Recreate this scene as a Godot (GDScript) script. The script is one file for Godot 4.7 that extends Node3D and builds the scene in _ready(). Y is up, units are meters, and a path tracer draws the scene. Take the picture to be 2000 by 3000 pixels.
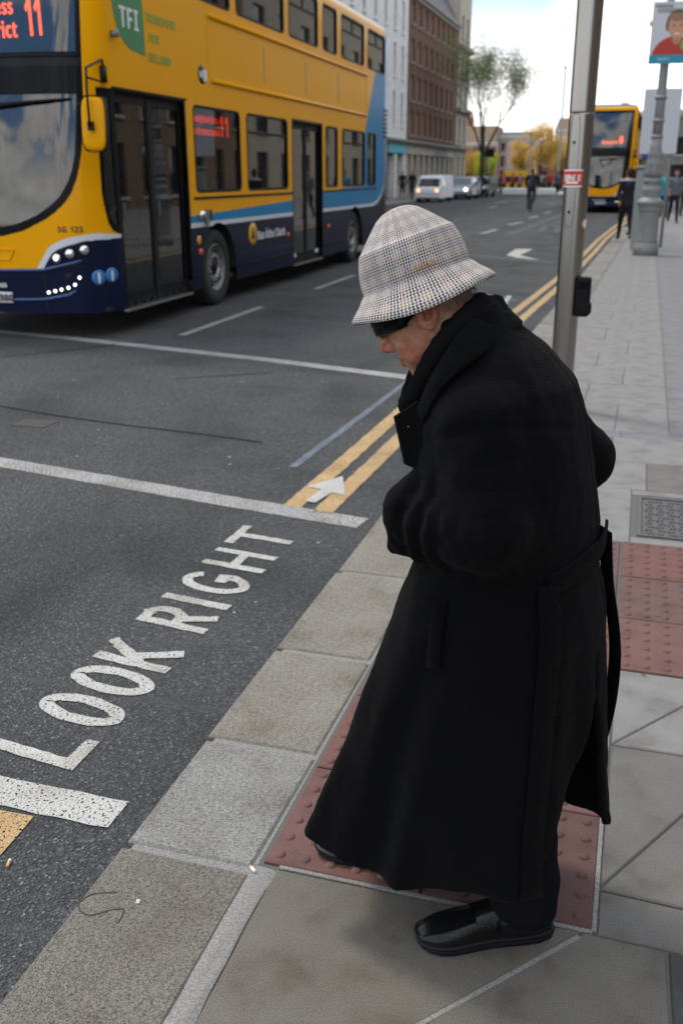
extends Node3D

const PITCH := 19.45
const YAW := 16.77
const ROAD_Y := -0.02

var M := {}
var names := {}
var rng := RandomNumberGenerator.new()
var font_bold: SystemFont
var font_plain: SystemFont


func _ready() -> void:
	rng.seed = 7
	make_camera_and_light()
	make_materials()
	build_ground()
	build_road_markings()
	build_buildings()
	build_trees()
	build_near_bus()
	build_man()
	build_street_things()
	build_vehicles()
	build_people()
	build_litter()


func make_camera_and_light() -> void:
	var cam := Camera3D.new()
	cam.name = "camera"
	cam.near = 0.05
	cam.far = 2000.0
	var lens := CameraAttributesPhysical.new()
	lens.frustum_focal_length = 35.0
	lens.frustum_focus_distance = 2.0
	lens.exposure_aperture = 5.0
	lens.exposure_multiplier = 1.0
	cam.attributes = lens
	add_child(cam)
	cam.position = Vector3(0, 1.6, 0)
	cam.rotation_degrees = Vector3(-PITCH, YAW, 0)
	cam.fov = 56.36
	cam.current = true

	var e := Environment.new()
	e.background_mode = Environment.BG_SKY
	e.tonemap_mode = Environment.TONE_MAPPER_LINEAR
	e.tonemap_exposure = 1.55
	e.sdfgi_enabled = true
	e.ssao_enabled = true
	e.ssil_enabled = true
	var sky := Sky.new()
	var sm := PanoramaSkyMaterial.new()
	sm.panorama = cloudy_sky()
	sky.sky_material = sm
	e.sky = sky
	var we := WorldEnvironment.new()
	we.name = "world_environment"
	we.environment = e
	add_child(we)

	var sun := DirectionalLight3D.new()
	sun.name = "sun"
	sun.light_energy = 0.5
	sun.light_angular_distance = 12.0
	sun.light_color = Color(1.0, 0.96, 0.9)
	sun.shadow_enabled = true
	add_child(sun)
	sun.look_at_from_position(Vector3.ZERO, Vector3(0.5, -0.95, 0.28), Vector3.UP)


# Broken white cloud over blue, the same all round.
func cloudy_sky() -> ImageTexture:
	var w := 1024
	var h := 512
	var im := Image.create(w, h, false, Image.FORMAT_RGBF)
	var n := FastNoiseLite.new()
	n.seed = 115
	n.noise_type = FastNoiseLite.TYPE_SIMPLEX_SMOOTH
	n.fractal_octaves = 6
	n.fractal_gain = 0.55
	n.frequency = 1.0
	var n2 := FastNoiseLite.new()
	n2.seed = 5
	n2.fractal_octaves = 4
	n2.frequency = 2.2
	for j in h:
		var el := (0.5 - (j + 0.5) / h) * PI
		for i in w:
			var az := ((i + 0.5) / w - 0.5) * TAU
			var d := Vector3(cos(el) * sin(az), sin(el), -cos(el) * cos(az))
			var y := maxf(d.y, 0.0)
			# clouds lie on a layer, so they grow denser and flatter towards the horizon
			var q := Vector3(d.x, 0, d.z) / (y + 0.32)
			var c := n.get_noise_3d(q.x * 1.8, 3.0, q.z * 1.8)
			var cover := smoothstep(-0.20, 0.16, c)
			cover = lerpf(cover, 1.0, smoothstep(0.18, 0.08, y) * 0.93)
			var shade := 0.84 + 0.3 * n2.get_noise_3d(q.x, 9.0, q.z)
			var blue := Color(0.16, 0.36, 0.72).lerp(Color(0.55, 0.72, 0.95), exp(-y * 7.0))
			var cloud := Color(1.02, 1.0, 0.965) * (1.42 * shade)
			var col := blue.lerp(cloud, cover)
			if d.y < 0.0:
				col = Color(0.35, 0.35, 0.34)
			im.set_pixel(i, j, col)
	return ImageTexture.create_from_image(im)


# ---------------------------------------------------------------- helpers

func lin(r: float, g: float, b: float, a := 1.0) -> Color:
	var c := Color(r, g, b).linear_to_srgb()
	c.a = a
	return c


func mat(key: String, c: Color, rough := 0.8, metal := 0.0) -> StandardMaterial3D:
	var m := StandardMaterial3D.new()
	m.resource_name = key
	m.albedo_color = c
	m.roughness = rough
	m.metallic = metal
	M[key] = m
	return m


func noise_tex(sd: int, freq: float, ramp: Array, size := 512, type := FastNoiseLite.TYPE_SIMPLEX_SMOOTH, octaves := 3, normal := 0.0) -> NoiseTexture2D:
	var n := FastNoiseLite.new()
	n.seed = sd
	n.noise_type = type
	n.frequency = freq
	n.fractal_octaves = octaves
	if type == FastNoiseLite.TYPE_CELLULAR:
		n.cellular_return_type = FastNoiseLite.RETURN_CELL_VALUE
		n.cellular_jitter = 1.0
		n.fractal_type = FastNoiseLite.FRACTAL_NONE
		if normal > 0.0:
			n.cellular_return_type = FastNoiseLite.RETURN_DISTANCE
	var t := NoiseTexture2D.new()
	t.width = size
	t.height = size
	t.seamless = true
	t.noise = n
	if normal > 0.0:
		t.as_normal_map = true
		t.bump_strength = normal
	if ramp.size() > 0:
		var g := Gradient.new()
		var off := PackedFloat32Array()
		var cols := PackedColorArray()
		for r in ramp:
			off.append(r[0])
			cols.append(r[1])
		g.offsets = off
		g.colors = cols
		t.color_ramp = g
	return t


# colour texture laid over the world, per metre
func world_tex(m: StandardMaterial3D, t: Texture2D, per_metre: float, nrm: Texture2D = null, nscale := 1.0) -> void:
	m.albedo_texture = t
	m.uv1_triplanar = true
	m.uv1_world_triplanar = true
	m.uv1_scale = Vector3.ONE * per_metre
	if nrm:
		m.normal_enabled = true
		m.normal_texture = nrm
		m.normal_scale = nscale


func coarse(m: StandardMaterial3D, t: Texture2D, per_metre: float) -> void:
	m.detail_enabled = true
	m.detail_blend_mode = BaseMaterial3D.BLEND_MODE_MUL
	m.detail_uv_layer = BaseMaterial3D.DETAIL_UV_2
	m.detail_albedo = t
	m.uv2_triplanar = true
	m.uv2_world_triplanar = true
	m.uv2_scale = Vector3.ONE * per_metre


func mk(smooth := false) -> SurfaceTool:
	var st := SurfaceTool.new()
	st.begin(Mesh.PRIMITIVE_TRIANGLES)
	st.set_smooth_group(0 if smooth else -1)
	return st


func tri(st: SurfaceTool, a: Vector3, b: Vector3, c: Vector3) -> void:
	st.add_vertex(a)
	st.add_vertex(b)
	st.add_vertex(c)


func quad(st: SurfaceTool, a: Vector3, b: Vector3, c: Vector3, d: Vector3) -> void:
	tri(st, a, b, c)
	tri(st, a, c, d)


func box(st: SurfaceTool, c: Vector3, s: Vector3, t := Transform3D()) -> void:
	var h := s * 0.5
	var p := []
	for k in 8:
		p.append(t * (c + Vector3(h.x if k & 1 else -h.x, h.y if k & 2 else -h.y, h.z if k & 4 else -h.z)))
	quad(st, p[0], p[2], p[3], p[1])
	quad(st, p[5], p[7], p[6], p[4])
	quad(st, p[4], p[6], p[2], p[0])
	quad(st, p[1], p[3], p[7], p[5])
	quad(st, p[2], p[6], p[7], p[3])
	quad(st, p[4], p[0], p[1], p[5])


func box_between(st: SurfaceTool, lo: Vector3, hi: Vector3) -> void:
	box(st, (lo + hi) * 0.5, hi - lo)


# box with its twelve edges chamfered
func cbox(st: SurfaceTool, c: Vector3, s: Vector3, b: float, t := Transform3D()) -> void:
	var h := s * 0.5
	var i := h - Vector3.ONE * b
	var axes := [Vector3.RIGHT, Vector3.UP, Vector3.BACK]
	for a in 3:
		for sg in [-1.0, 1.0]:
			var u: int = (a + 1) % 3
			var v: int = (a + 2) % 3
			var o: Vector3 = axes[a] * h[a] * sg
			var q := []
			for k in [[-1, -1], [1, -1], [1, 1], [-1, 1]]:
				q.append(t * (c + o + axes[u] * i[u] * k[0] + axes[v] * i[v] * k[1]))
			if sg > 0:
				quad(st, q[3], q[2], q[1], q[0])
			else:
				quad(st, q[0], q[1], q[2], q[3])
	for a in 3:
		var u: int = (a + 1) % 3
		var v: int = (a + 2) % 3
		for su in [-1.0, 1.0]:
			for sv in [-1.0, 1.0]:
				var e0: Vector3 = c + axes[u] * h[u] * su + axes[v] * i[v] * sv
				var e1: Vector3 = c + axes[u] * i[u] * su + axes[v] * h[v] * sv
				var r: Vector3 = axes[a] * i[a]
				quad(st, t * (e0 - r), t * (e0 + r), t * (e1 + r), t * (e1 - r))
	for sx in [-1.0, 1.0]:
		for sy in [-1.0, 1.0]:
			for sz in [-1.0, 1.0]:
				tri(st, t * (c + Vector3(h.x * sx, i.y * sy, i.z * sz)), t * (c + Vector3(i.x * sx, h.y * sy, i.z * sz)), t * (c + Vector3(i.x * sx, i.y * sy, h.z * sz)))


func inset(poly: PackedVector2Array, d: float) -> PackedVector2Array:
	var n := poly.size()
	var area := 0.0
	for k in n:
		area += poly[k].cross(poly[(k + 1) % n])
	var sg := 1.0 if area > 0 else -1.0
	var out := PackedVector2Array()
	for k in n:
		var a := poly[(k + n - 1) % n]
		var b := poly[k]
		var c := poly[(k + 1) % n]
		var d1 := (b - a).normalized()
		var d2 := (c - b).normalized()
		var n1 := Vector2(-d1.y, d1.x) * sg
		var n2 := Vector2(-d2.y, d2.x) * sg
		var m := (n1 + n2).normalized()
		var cs := maxf(m.dot(n1), 0.25)
		out.append(b + m * (d / cs))
	return out


# convex slab, polygon in x and z, top edge chamfered
func prism(st: SurfaceTool, poly: PackedVector2Array, y0: float, y1: float, bev: float) -> void:
	var n := poly.size()
	var top := inset(poly, bev)
	var mid := Vector2.ZERO
	for p in top:
		mid += p / n
	for k in n:
		var a := poly[k]
		var b := poly[(k + 1) % n]
		var c := top[k]
		var d := top[(k + 1) % n]
		quad(st, Vector3(a.x, y0, a.y), Vector3(b.x, y0, b.y), Vector3(b.x, y1 - bev, b.y), Vector3(a.x, y1 - bev, a.y))
		quad(st, Vector3(a.x, y1 - bev, a.y), Vector3(b.x, y1 - bev, b.y), Vector3(d.x, y1, d.y), Vector3(c.x, y1, c.y))
		tri(st, Vector3(c.x, y1, c.y), Vector3(d.x, y1, d.y), Vector3(mid.x, y1, mid.y))


func loft(st: SurfaceTool, rings: Array, closed := true, cap0 := false, cap1 := false) -> void:
	var n: int = rings[0].size()
	for r in rings.size() - 1:
		var A: PackedVector3Array = rings[r]
		var B: PackedVector3Array = rings[r + 1]
		for k in (n if closed else n - 1):
			var k2 := (k + 1) % n
			quad(st, A[k], B[k], B[k2], A[k2])
	for e in 2:
		if (e == 0 and cap0) or (e == 1 and cap1):
			var R: PackedVector3Array = rings[0] if e == 0 else rings[-1]
			var c := Vector3.ZERO
			for p in R:
				c += p / n
			for k in n:
				if e == 0:
					tri(st, c, R[k], R[(k + 1) % n])
				else:
					tri(st, c, R[(k + 1) % n], R[k])


func tube(st: SurfaceTool, pts: Array, radii: Array, seg := 8, caps := true) -> void:
	var rings := []
	var up := Vector3.UP
	for k in pts.size():
		var d: Vector3 = (pts[mini(k + 1, pts.size() - 1)] - pts[maxi(k - 1, 0)]).normalized()
		if absf(d.dot(up)) > 0.95:
			up = Vector3.RIGHT if absf(d.x) < 0.9 else Vector3.BACK
		var s := d.cross(up).normalized()
		var u := s.cross(d).normalized()
		up = u
		var ring := PackedVector3Array()
		for j in seg:
			var a := TAU * j / seg
			ring.append(pts[k] + (s * cos(a) + u * sin(a)) * radii[k])
		rings.append(ring)
	loft(st, rings, true, caps, caps)


func lathe(st: SurfaceTool, prof: Array, seg := 24, at := Vector3.ZERO) -> void:
	var rings := []
	for p in prof:
		var ring := PackedVector3Array()
		for j in seg:
			var a := TAU * j / seg
			ring.append(at + Vector3(cos(a) * p.x, p.y, sin(a) * p.x))
		rings.append(ring)
	loft(st, rings, true, true, true)


func ellipse_ring(c: Vector3, ax: Vector3, ay: Vector3, n := 16) -> PackedVector3Array:
	var r := PackedVector3Array()
	for k in n:
		var a := TAU * k / n
		r.append(c + ax * cos(a) + ay * sin(a))
	return r


func put(st: SurfaceTool, called: String, m: Material, parent: Node = null) -> MeshInstance3D:
	st.generate_normals()
	var o := MeshInstance3D.new()
	o.mesh = st.commit()
	o.mesh.surface_set_material(0, m)
	return node_of(o, called, parent)


func node_of(o: Node3D, called: String, parent: Node = null) -> Node3D:
	if parent:
		o.name = called
		parent.add_child(o, true)
	else:
		o.name = numbered(called)
		add_child(o)
	return o


func numbered(called: String) -> String:
	if not names.has(called):
		names[called] = 0
		return called
	names[called] += 1
	return "%s_%03d" % [called, names[called]]


func tag(o: Node, label := "", category := "", group := "", kind := "") -> Node:
	for kv in [["label", label], ["category", category], ["group", group], ["kind", kind]]:
		if kv[1] != "":
			o.set_meta(kv[0], kv[1])
	return o


func thing(called: String, label: String, category: String, at := Vector3.ZERO, turn := 0.0, group := "") -> Node3D:
	var o := Node3D.new()
	node_of(o, called)
	o.position = at
	o.rotation.y = turn
	tag(o, label, category, group)
	return o


func copy_mesh(src: MeshInstance3D, called: String, m: Material, parent: Node, t: Transform3D) -> MeshInstance3D:
	var o := MeshInstance3D.new()
	o.mesh = src.mesh
	if m:
		o.material_override = m
	o.transform = t
	node_of(o, called, parent)
	return o


# flat letters; local x runs along the text, y up the letters
func letters(text: String, height: float, m: Material, bold := true, depth := 0.003, font: Font = null) -> MeshInstance3D:
	var t := TextMesh.new()
	t.text = text
	t.font = font if font else (font_bold if bold else font_plain)
	t.font_size = 48
	t.pixel_size = height / 48.0 / 0.72
	t.depth = depth
	t.curve_step = 2.0
	t.horizontal_alignment = HORIZONTAL_ALIGNMENT_CENTER
	t.vertical_alignment = VERTICAL_ALIGNMENT_CENTER
	t.material = m
	var o := MeshInstance3D.new()
	o.mesh = t
	return o


func smin(a: float, b: float, k: float) -> float:
	var h := clampf(0.5 + 0.5 * (b - a) / k, 0.0, 1.0)
	return lerpf(b, a, h) - k * h * (1.0 - h)


func seg_d(p: Vector3, a: Vector3, b: Vector3, ra: float, rb: float) -> float:
	var ab := b - a
	var t := clampf((p - a).dot(ab) / ab.length_squared(), 0.0, 1.0)
	return (p - a - ab * t).length() - lerpf(ra, rb, t)


func ell_d(p: Vector3, c: Vector3, r: Vector3) -> float:
	var q := (p - c) / r
	var l := q.length()
	var g := (q / r).length()
	return l * (l - 1.0) / maxf(g, 0.001)


# surface nets of a distance field; only blocks near the surface are visited
func nets(f: Callable, lo: Vector3, hi: Vector3, c: float, st: SurfaceTool, col = null) -> void:
	var B := 4
	var nb := Vector3i(((hi - lo) / (c * B)).ceil())
	var n := nb * B + Vector3i.ONE
	var val := PackedFloat32Array()
	val.resize(n.x * n.y * n.z)
	val.fill(9.0)
	var sy := n.x
	var sz := n.x * n.y
	var near: Array[Vector3i] = []
	var lim := B * c * 0.87 * 1.5 + c
	for bz in nb.z + 1:
		for by in nb.y + 1:
			for bx in nb.x + 1:
				var d: float = f.call(lo + Vector3(bx + 0.5, by + 0.5, bz + 0.5) * (c * B))
				var x1 := mini(bx * B + B, n.x)
				var y1 := mini(by * B + B, n.y)
				var z1 := mini(bz * B + B, n.z)
				if absf(d) > lim:
					if d < 0.0:
						for z in range(bz * B, z1):
							for y in range(by * B, y1):
								for x in range(bx * B, x1):
									val[x + y * sy + z * sz] = d
					continue
				near.append(Vector3i(bx, by, bz))
				for z in range(bz * B, z1):
					for y in range(by * B, y1):
						for x in range(bx * B, x1):
							val[x + y * sy + z * sz] = f.call(lo + Vector3(x, y, z) * c)
	var vid := {}
	var verts := PackedVector3Array()
	var offs := [0, 1, sy, sy + 1, sz, sz + 1, sz + sy, sz + sy + 1]
	var edges := [[0, 1], [2, 3], [4, 5], [6, 7], [0, 2], [1, 3], [4, 6], [5, 7], [0, 4], [1, 5], [2, 6], [3, 7]]
	for b in near:
		for z in range(b.z * B, mini(b.z * B + B, n.z - 1)):
			for y in range(b.y * B, mini(b.y * B + B, n.y - 1)):
				for x in range(b.x * B, mini(b.x * B + B, n.x - 1)):
					var i := x + y * sy + z * sz
					var neg := 0
					for o in offs:
						if val[i + o] < 0.0:
							neg += 1
					if neg == 0 or neg == 8:
						continue
					var s := Vector3.ZERO
					var cnt := 0
					for e in edges:
						var va := val[i + offs[e[0]]]
						var vb := val[i + offs[e[1]]]
						if (va < 0.0) != (vb < 0.0):
							var t := va / (va - vb)
							var pa := Vector3(e[0] & 1, (e[0] >> 1) & 1, e[0] >> 2)
							var pb := Vector3(e[1] & 1, (e[1] >> 1) & 1, e[1] >> 2)
							s += pa.lerp(pb, t)
							cnt += 1
					vid[i] = verts.size()
					verts.append(lo + (Vector3(x, y, z) + s / cnt) * c)
	if col != null:
		pass
	for v in verts:
		if col != null:
			st.set_color(col.call(v))
		st.add_vertex(v)
	var ax := [1, sy, sz]
	for i in vid:
		for a in 3:
			var u: int = ax[(a + 1) % 3]
			var w: int = ax[(a + 2) % 3]
			var j: int = i + ax[a]
			if j >= val.size():
				continue
			if (val[i] < 0.0) == (val[j] < 0.0):
				continue
			if not (vid.has(i - u) and vid.has(i - w) and vid.has(i - u - w)):
				continue
			var q := [vid[i], vid[i - u], vid[i - u - w], vid[i - w]]
			if val[i] >= 0.0:
				q.reverse()
			for k in [0, 2, 1, 0, 3, 2]:
				st.add_index(q[k])


func make_materials() -> void:
	var sf := SystemFont.new()
	sf.font_names = PackedStringArray(["Droid Sans"])
	font_plain = sf
	font_bold = SystemFont.new()
	font_bold.font_names = PackedStringArray(["Droid Sans"])
	font_bold.font_weight = 700

	var big := noise_tex(3, 0.006, [[0.0, Color(0.64, 0.64, 0.65)], [0.45, Color(0.90, 0.90, 0.90)], [1.0, Color(1, 1, 1)]], 512, FastNoiseLite.TYPE_SIMPLEX_SMOOTH, 5)
	var stain := noise_tex(8, 0.012, [[0.0, Color(0.80, 0.78, 0.75)], [0.4, Color(0.94, 0.93, 0.92)], [1.0, Color(1, 1, 1)]], 512, FastNoiseLite.TYPE_SIMPLEX_SMOOTH, 5)

	# asphalt: crushed stone in bitumen
	var m := mat("asphalt", Color.WHITE, 0.9)
	var bump := noise_tex(21, 0.16, [], 1024, FastNoiseLite.TYPE_CELLULAR, 1, 9.0)
	world_tex(m, noise_tex(21, 0.16, [[0.0, lin(0.032, 0.034, 0.036)], [0.5, lin(0.058, 0.062, 0.063)], [0.80, lin(0.082, 0.086, 0.087)], [0.96, lin(0.14, 0.145, 0.15)], [1.0, lin(0.26, 0.27, 0.28)]], 1024, FastNoiseLite.TYPE_CELLULAR, 1), 1.0, bump, 1.0)
	coarse(m, big, 0.19)

	# worn road paint: flakes are missing where stones stand proud
	for a in [["paint_white", lin(0.56, 0.56, 0.53), 0.31], ["paint_worn", lin(0.50, 0.50, 0.49), 0.42], ["paint_yellow", lin(0.55, 0.375, 0.175), 0.31], ["paint_faint", lin(0.26, 0.33, 0.41), 0.49], ["paint_old", lin(0.26, 0.27, 0.27), 0.60]]:
		m = mat(a[0], Color.WHITE, 0.75)
		var c: Color = a[1]
		var c0 := c
		c0.a = 0.0
		world_tex(m, noise_tex(33, 0.11, [[0.0, c0], [a[2] - 0.02, c0], [a[2] + 0.02, c], [0.62, c * Color(0.9, 0.9, 0.9, 1)], [1.0, c]], 1024, FastNoiseLite.TYPE_SIMPLEX_SMOOTH, 4), 0.7, bump, 0.5)
		coarse(m, stain, 0.5)
		m.transparency = BaseMaterial3D.TRANSPARENCY_ALPHA_SCISSOR
		m.alpha_scissor_threshold = 0.5
	m = mat("tar", lin(0.026, 0.026, 0.027), 0.9)
	m.metallic_specular = 0.1

	# granite of three tones
	var gb := noise_tex(5, 0.12, [], 512, FastNoiseLite.TYPE_SIMPLEX, 3, 3.0)
	var tones := {"granite_grey": [0.165, 0.165, 0.155, 0.29, 0.288, 0.272], "granite_buff": [0.158, 0.146, 0.12, 0.26, 0.245, 0.21], "granite_brown": [0.108, 0.10, 0.085, 0.19, 0.176, 0.15]}
	for k in tones:
		var t: Array = tones[k]
		m = mat(k, Color.WHITE, 0.85)
		world_tex(m, noise_tex(14, 0.2, [[0.0, lin(t[0] * 0.55, t[1] * 0.55, t[2] * 0.55)], [0.25, lin(t[0] * 1.05, t[1] * 1.05, t[2] * 1.05)], [0.6, lin(t[3] * 0.82, t[4] * 0.82, t[5] * 0.82)], [1.0, lin(t[3] * 1.15, t[4] * 1.15, t[5] * 1.15)]], 512, FastNoiseLite.TYPE_CELLULAR, 1), 3.0, gb, 0.8)
		coarse(m, stain, 0.45)

	# concrete flags
	var fb := noise_tex(9, 0.3, [], 512, FastNoiseLite.TYPE_SIMPLEX, 2, 2.0)
	for a in [["flag", 0.140, 0.136, 0.124], ["flag_warm", 0.138, 0.130, 0.110], ["flag_cool", 0.208, 0.209, 0.204], ["flag_dark", 0.055, 0.058, 0.062], ["flag_blue", 0.17, 0.18, 0.19]]:
		m = mat(a[0], Color.WHITE, 0.85)
		world_tex(m, noise_tex(61, 0.25, [[0.0, lin(a[1] * 0.55, a[2] * 0.55, a[3] * 0.55)], [0.5, lin(a[1], a[2], a[3])], [1.0, lin(a[1] * 1.5, a[2] * 1.35, a[3] * 1.35)]], 512, FastNoiseLite.TYPE_SIMPLEX, 3), 1.5, fb, 0.5)
		coarse(m, stain, 0.9)
	# flag with the fine diamond imprint of its mould
	m = mat("flag_imprint", Color.WHITE, 0.85)
	world_tex(m, M["flag_warm"].albedo_texture, 1.5, diamond_bump(), 0.5)
	m.uv1_scale = Vector3.ONE * 1.5
	coarse(m, stain, 0.9)
	m = mat("mortar", Color.WHITE, 0.95)
	world_tex(m, noise_tex(17, 0.1, [[0.0, lin(0.12, 0.116, 0.108)], [0.5, lin(0.215, 0.21, 0.198)], [1.0, lin(0.31, 0.305, 0.29)]], 512, FastNoiseLite.TYPE_SIMPLEX, 4), 2.0, gb, 0.6)
	mat("joint_dark", lin(0.10, 0.098, 0.092), 0.95)
	m = mat("tactile_red", Color.WHITE, 0.8)
	world_tex(m, noise_tex(19, 0.2, [[0.0, lin(0.10, 0.046, 0.038)], [0.5, lin(0.142, 0.066, 0.056)], [1.0, lin(0.19, 0.10, 0.087)]], 512, FastNoiseLite.TYPE_SIMPLEX, 3), 1.6, fb, 0.4)
	coarse(m, stain, 1.3)
	for tr in [["tactile_faded", Color(1.0, 0.97, 0.95)], ["tactile_dirty", Color(0.86, 0.87, 0.87)], ["tactile_dull", Color(0.93, 0.98, 1.0)]]:
		var md: StandardMaterial3D = m.duplicate()
		md.albedo_color = tr[1]
		md.resource_name = tr[0]
		M[tr[0]] = md

	# bus
	m = mat("bus_black", lin(0.006, 0.006, 0.007), 0.35)
	m.metallic_specular = 0.25
	m = mat("bus_trim", lin(0.010, 0.010, 0.011), 0.5)
	m.metallic_specular = 0.25
	m = mat("bus_yellow", lin(0.80, 0.36, 0.003), 0.34)
	m.metallic_specular = 0.18
	m.clearcoat_enabled = true
	m.clearcoat = 0.06
	m.clearcoat_roughness = 0.06
	m = mat("bus_glass", lin(0.004, 0.0045, 0.005, 0.86), 0.02)
	m.clearcoat_enabled = true
	m.clearcoat = 0.2
	m.clearcoat_roughness = 0.01
	m.transparency = BaseMaterial3D.TRANSPARENCY_ALPHA
	m.metallic_specular = 0.65
	m = mat("bus_windscreen", lin(0.003, 0.004, 0.005, 0.70), 0.02)
	m.clearcoat_enabled = true
	m.clearcoat = 1.0
	m.clearcoat_roughness = 0.01
	m.transparency = BaseMaterial3D.TRANSPARENCY_ALPHA
	m.metallic_specular = 1.0
	m = mat("led_amber", lin(0.9, 0.2, 0.03), 0.6)
	m.emission_enabled = true
	m.emission = Color(1.0, 0.36, 0.10)
	m.emission_energy_multiplier = 4.0
	m = mat("led_red", lin(0.9, 0.1, 0.03), 0.6)
	m.emission_enabled = true
	m.emission = Color(1.0, 0.20, 0.09)
	m.emission_energy_multiplier = 2.6
	m = mat("led_white", lin(0.9, 0.9, 0.85), 0.4)
	m.emission_enabled = true
	m.emission = Color(1.0, 0.98, 0.86)
	m.emission_energy_multiplier = 2.2
	m = mat("lamp_warm", lin(0.9, 0.8, 0.6), 0.4)
	m.emission_enabled = true
	m.emission = Color(1.0, 0.66, 0.28)
	m.emission_energy_multiplier = 1.6
	mat("bus_inside", lin(0.06, 0.063, 0.066), 0.8)
	mat("bus_floor", lin(0.05, 0.055, 0.06), 0.8)
	mat("bus_seat", lin(0.02, 0.05, 0.12), 0.9)
	mat("rail_yellow", lin(0.65, 0.4, 0.03), 0.5)
	mat("white_plain", lin(0.72, 0.72, 0.72), 0.5)
	mat("logo_green", lin(0.03, 0.20, 0.055), 0.45)
	mat("text_green", lin(0.20, 0.34, 0.045), 0.5)
	mat("text_black", lin(0.035, 0.03, 0.02), 0.6)
	mat("text_white", lin(0.7, 0.7, 0.7), 0.5)
	mat("sign_blue", lin(0.03, 0.16, 0.42), 0.4)
	mat("lamp_orange", lin(0.75, 0.12, 0.01), 0.25)
	mat("lamp_amber", lin(0.7, 0.3, 0.02), 0.3)
	m = mat("reflector", lin(0.82, 0.82, 0.80), 0.12, 0.9)
	mat("rubber", lin(0.018, 0.018, 0.018), 0.85)
	mat("wheel_paint", lin(0.20, 0.20, 0.19), 0.5, 0.4)
	mat("wheel_steel", lin(0.42, 0.42, 0.42), 0.35, 0.9)
	mat("under", lin(0.01, 0.01, 0.01), 0.9)

	# man
	m = mat("coat", Color.WHITE, 0.95)
	world_tex(m, noise_tex(71, 0.2, [[0.0, lin(0.0025, 0.0025, 0.0028)], [0.6, lin(0.004, 0.004, 0.0044)], [0.86, lin(0.007, 0.007, 0.0076)], [0.93, lin(0.018, 0.018, 0.019)], [1.0, lin(0.05, 0.05, 0.052)]], 512, FastNoiseLite.TYPE_SIMPLEX, 3), 3.2, noise_tex(72, 0.22, [], 512, FastNoiseLite.TYPE_SIMPLEX, 4, 8.0), 0.75)
	m.uv1_world_triplanar = false
	m.metallic_specular = 0.10
	m.rim_enabled = true
	m.rim = 0.055
	m = mat("scarf", Color.WHITE, 1.0)
	m.albedo_color = lin(0.006, 0.006, 0.007)
	m.metallic_specular = 0.15
	mat("coat_lining", lin(0.004, 0.004, 0.005), 0.9)
	m = mat("trousers", lin(0.006, 0.006, 0.009), 0.95)
	m.metallic_specular = 0.2
	m = mat("shoe_leather", lin(0.006, 0.006, 0.006), 0.26)
	m.normal_enabled = true
	m.uv1_triplanar = true
	m.uv1_scale = Vector3.ONE * 5.0
	m.normal_texture = noise_tex(77, 0.03, [], 512, FastNoiseLite.TYPE_SIMPLEX_SMOOTH, 4, 6.0)
	m.normal_scale = 0.35
	m.metallic_specular = 0.38
	m = mat("shoe_sole", lin(0.008, 0.009, 0.012), 0.45)
	m.metallic_specular = 0.3
	mat("sock", lin(0.008, 0.008, 0.016), 0.95)
	m = mat("skin", Color.WHITE, 0.55)
	world_tex(m, noise_tex(81, 0.02, [[0.0, lin(0.22, 0.075, 0.045)], [0.35, lin(0.33, 0.145, 0.085)], [0.65, lin(0.40, 0.20, 0.12)], [1.0, lin(0.47, 0.26, 0.17)]], 512, FastNoiseLite.TYPE_SIMPLEX_SMOOTH, 5), 4.0, noise_tex(82, 0.05, [], 512, FastNoiseLite.TYPE_SIMPLEX_SMOOTH, 4, 5.0), 0.45)
	m.uv1_world_triplanar = false
	m.vertex_color_use_as_albedo = true
	m.subsurf_scatter_enabled = true
	m.subsurf_scatter_strength = 0.06
	m = mat("skin_red", lin(0.46, 0.14, 0.10), 0.5)
	m.subsurf_scatter_enabled = true
	m.subsurf_scatter_strength = 0.15
	mat("lip", lin(0.34, 0.10, 0.085), 0.5)
	mat("hair_grey", lin(0.20, 0.17, 0.15), 0.7)
	m = mat("sunglass", lin(0.004, 0.004, 0.0045), 0.18)
	m.metallic_specular = 0.25
	mat("gold", lin(0.6, 0.4, 0.12), 0.3, 0.9)
	m = mat("hat_cloth", Color.WHITE, 0.95)
	m.albedo_texture = houndstooth()
	m.normal_enabled = true
	m.normal_texture = noise_tex(91, 0.3, [], 256, FastNoiseLite.TYPE_SIMPLEX, 2, 3.0)
	m.normal_scale = 0.4
	m.rim_enabled = true
	m.rim = 0.2
	mat("hat_under", lin(0.03, 0.03, 0.03), 0.95)
	mat("hat_badge", lin(0.40, 0.22, 0.07), 0.8)

	# street
	m = mat("steel", lin(0.31, 0.30, 0.285), 0.25, 1.0)
	m.normal_enabled = true
	mat("steel_plain", lin(0.5, 0.5, 0.5), 0.3, 1.0)
	m = mat("black_plastic", lin(0.006, 0.006, 0.007), 0.45)
	m.metallic_specular = 0.25
	mat("sticker_red", lin(0.50, 0.025, 0.02), 0.5)
	m = mat("cast_iron", Color.WHITE, 0.55)
	world_tex(m, noise_tex(24, 0.05, [[0.0, lin(0.13, 0.135, 0.135)], [0.5, lin(0.22, 0.23, 0.23)], [1.0, lin(0.28, 0.29, 0.29)]], 256, FastNoiseLite.TYPE_SIMPLEX, 4), 1.5)
	m = mat("iron_cover", Color.WHITE, 0.7)
	world_tex(m, noise_tex(25, 0.05, [[0.0, lin(0.06, 0.056, 0.056)], [1.0, lin(0.105, 0.10, 0.10)]], 256, FastNoiseLite.TYPE_SIMPLEX, 4), 2.0)
	mat("board_white", lin(0.55, 0.58, 0.62), 0.6)
	# buildings
	m = mat("brick_wall", Color.WHITE, 0.9)
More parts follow.
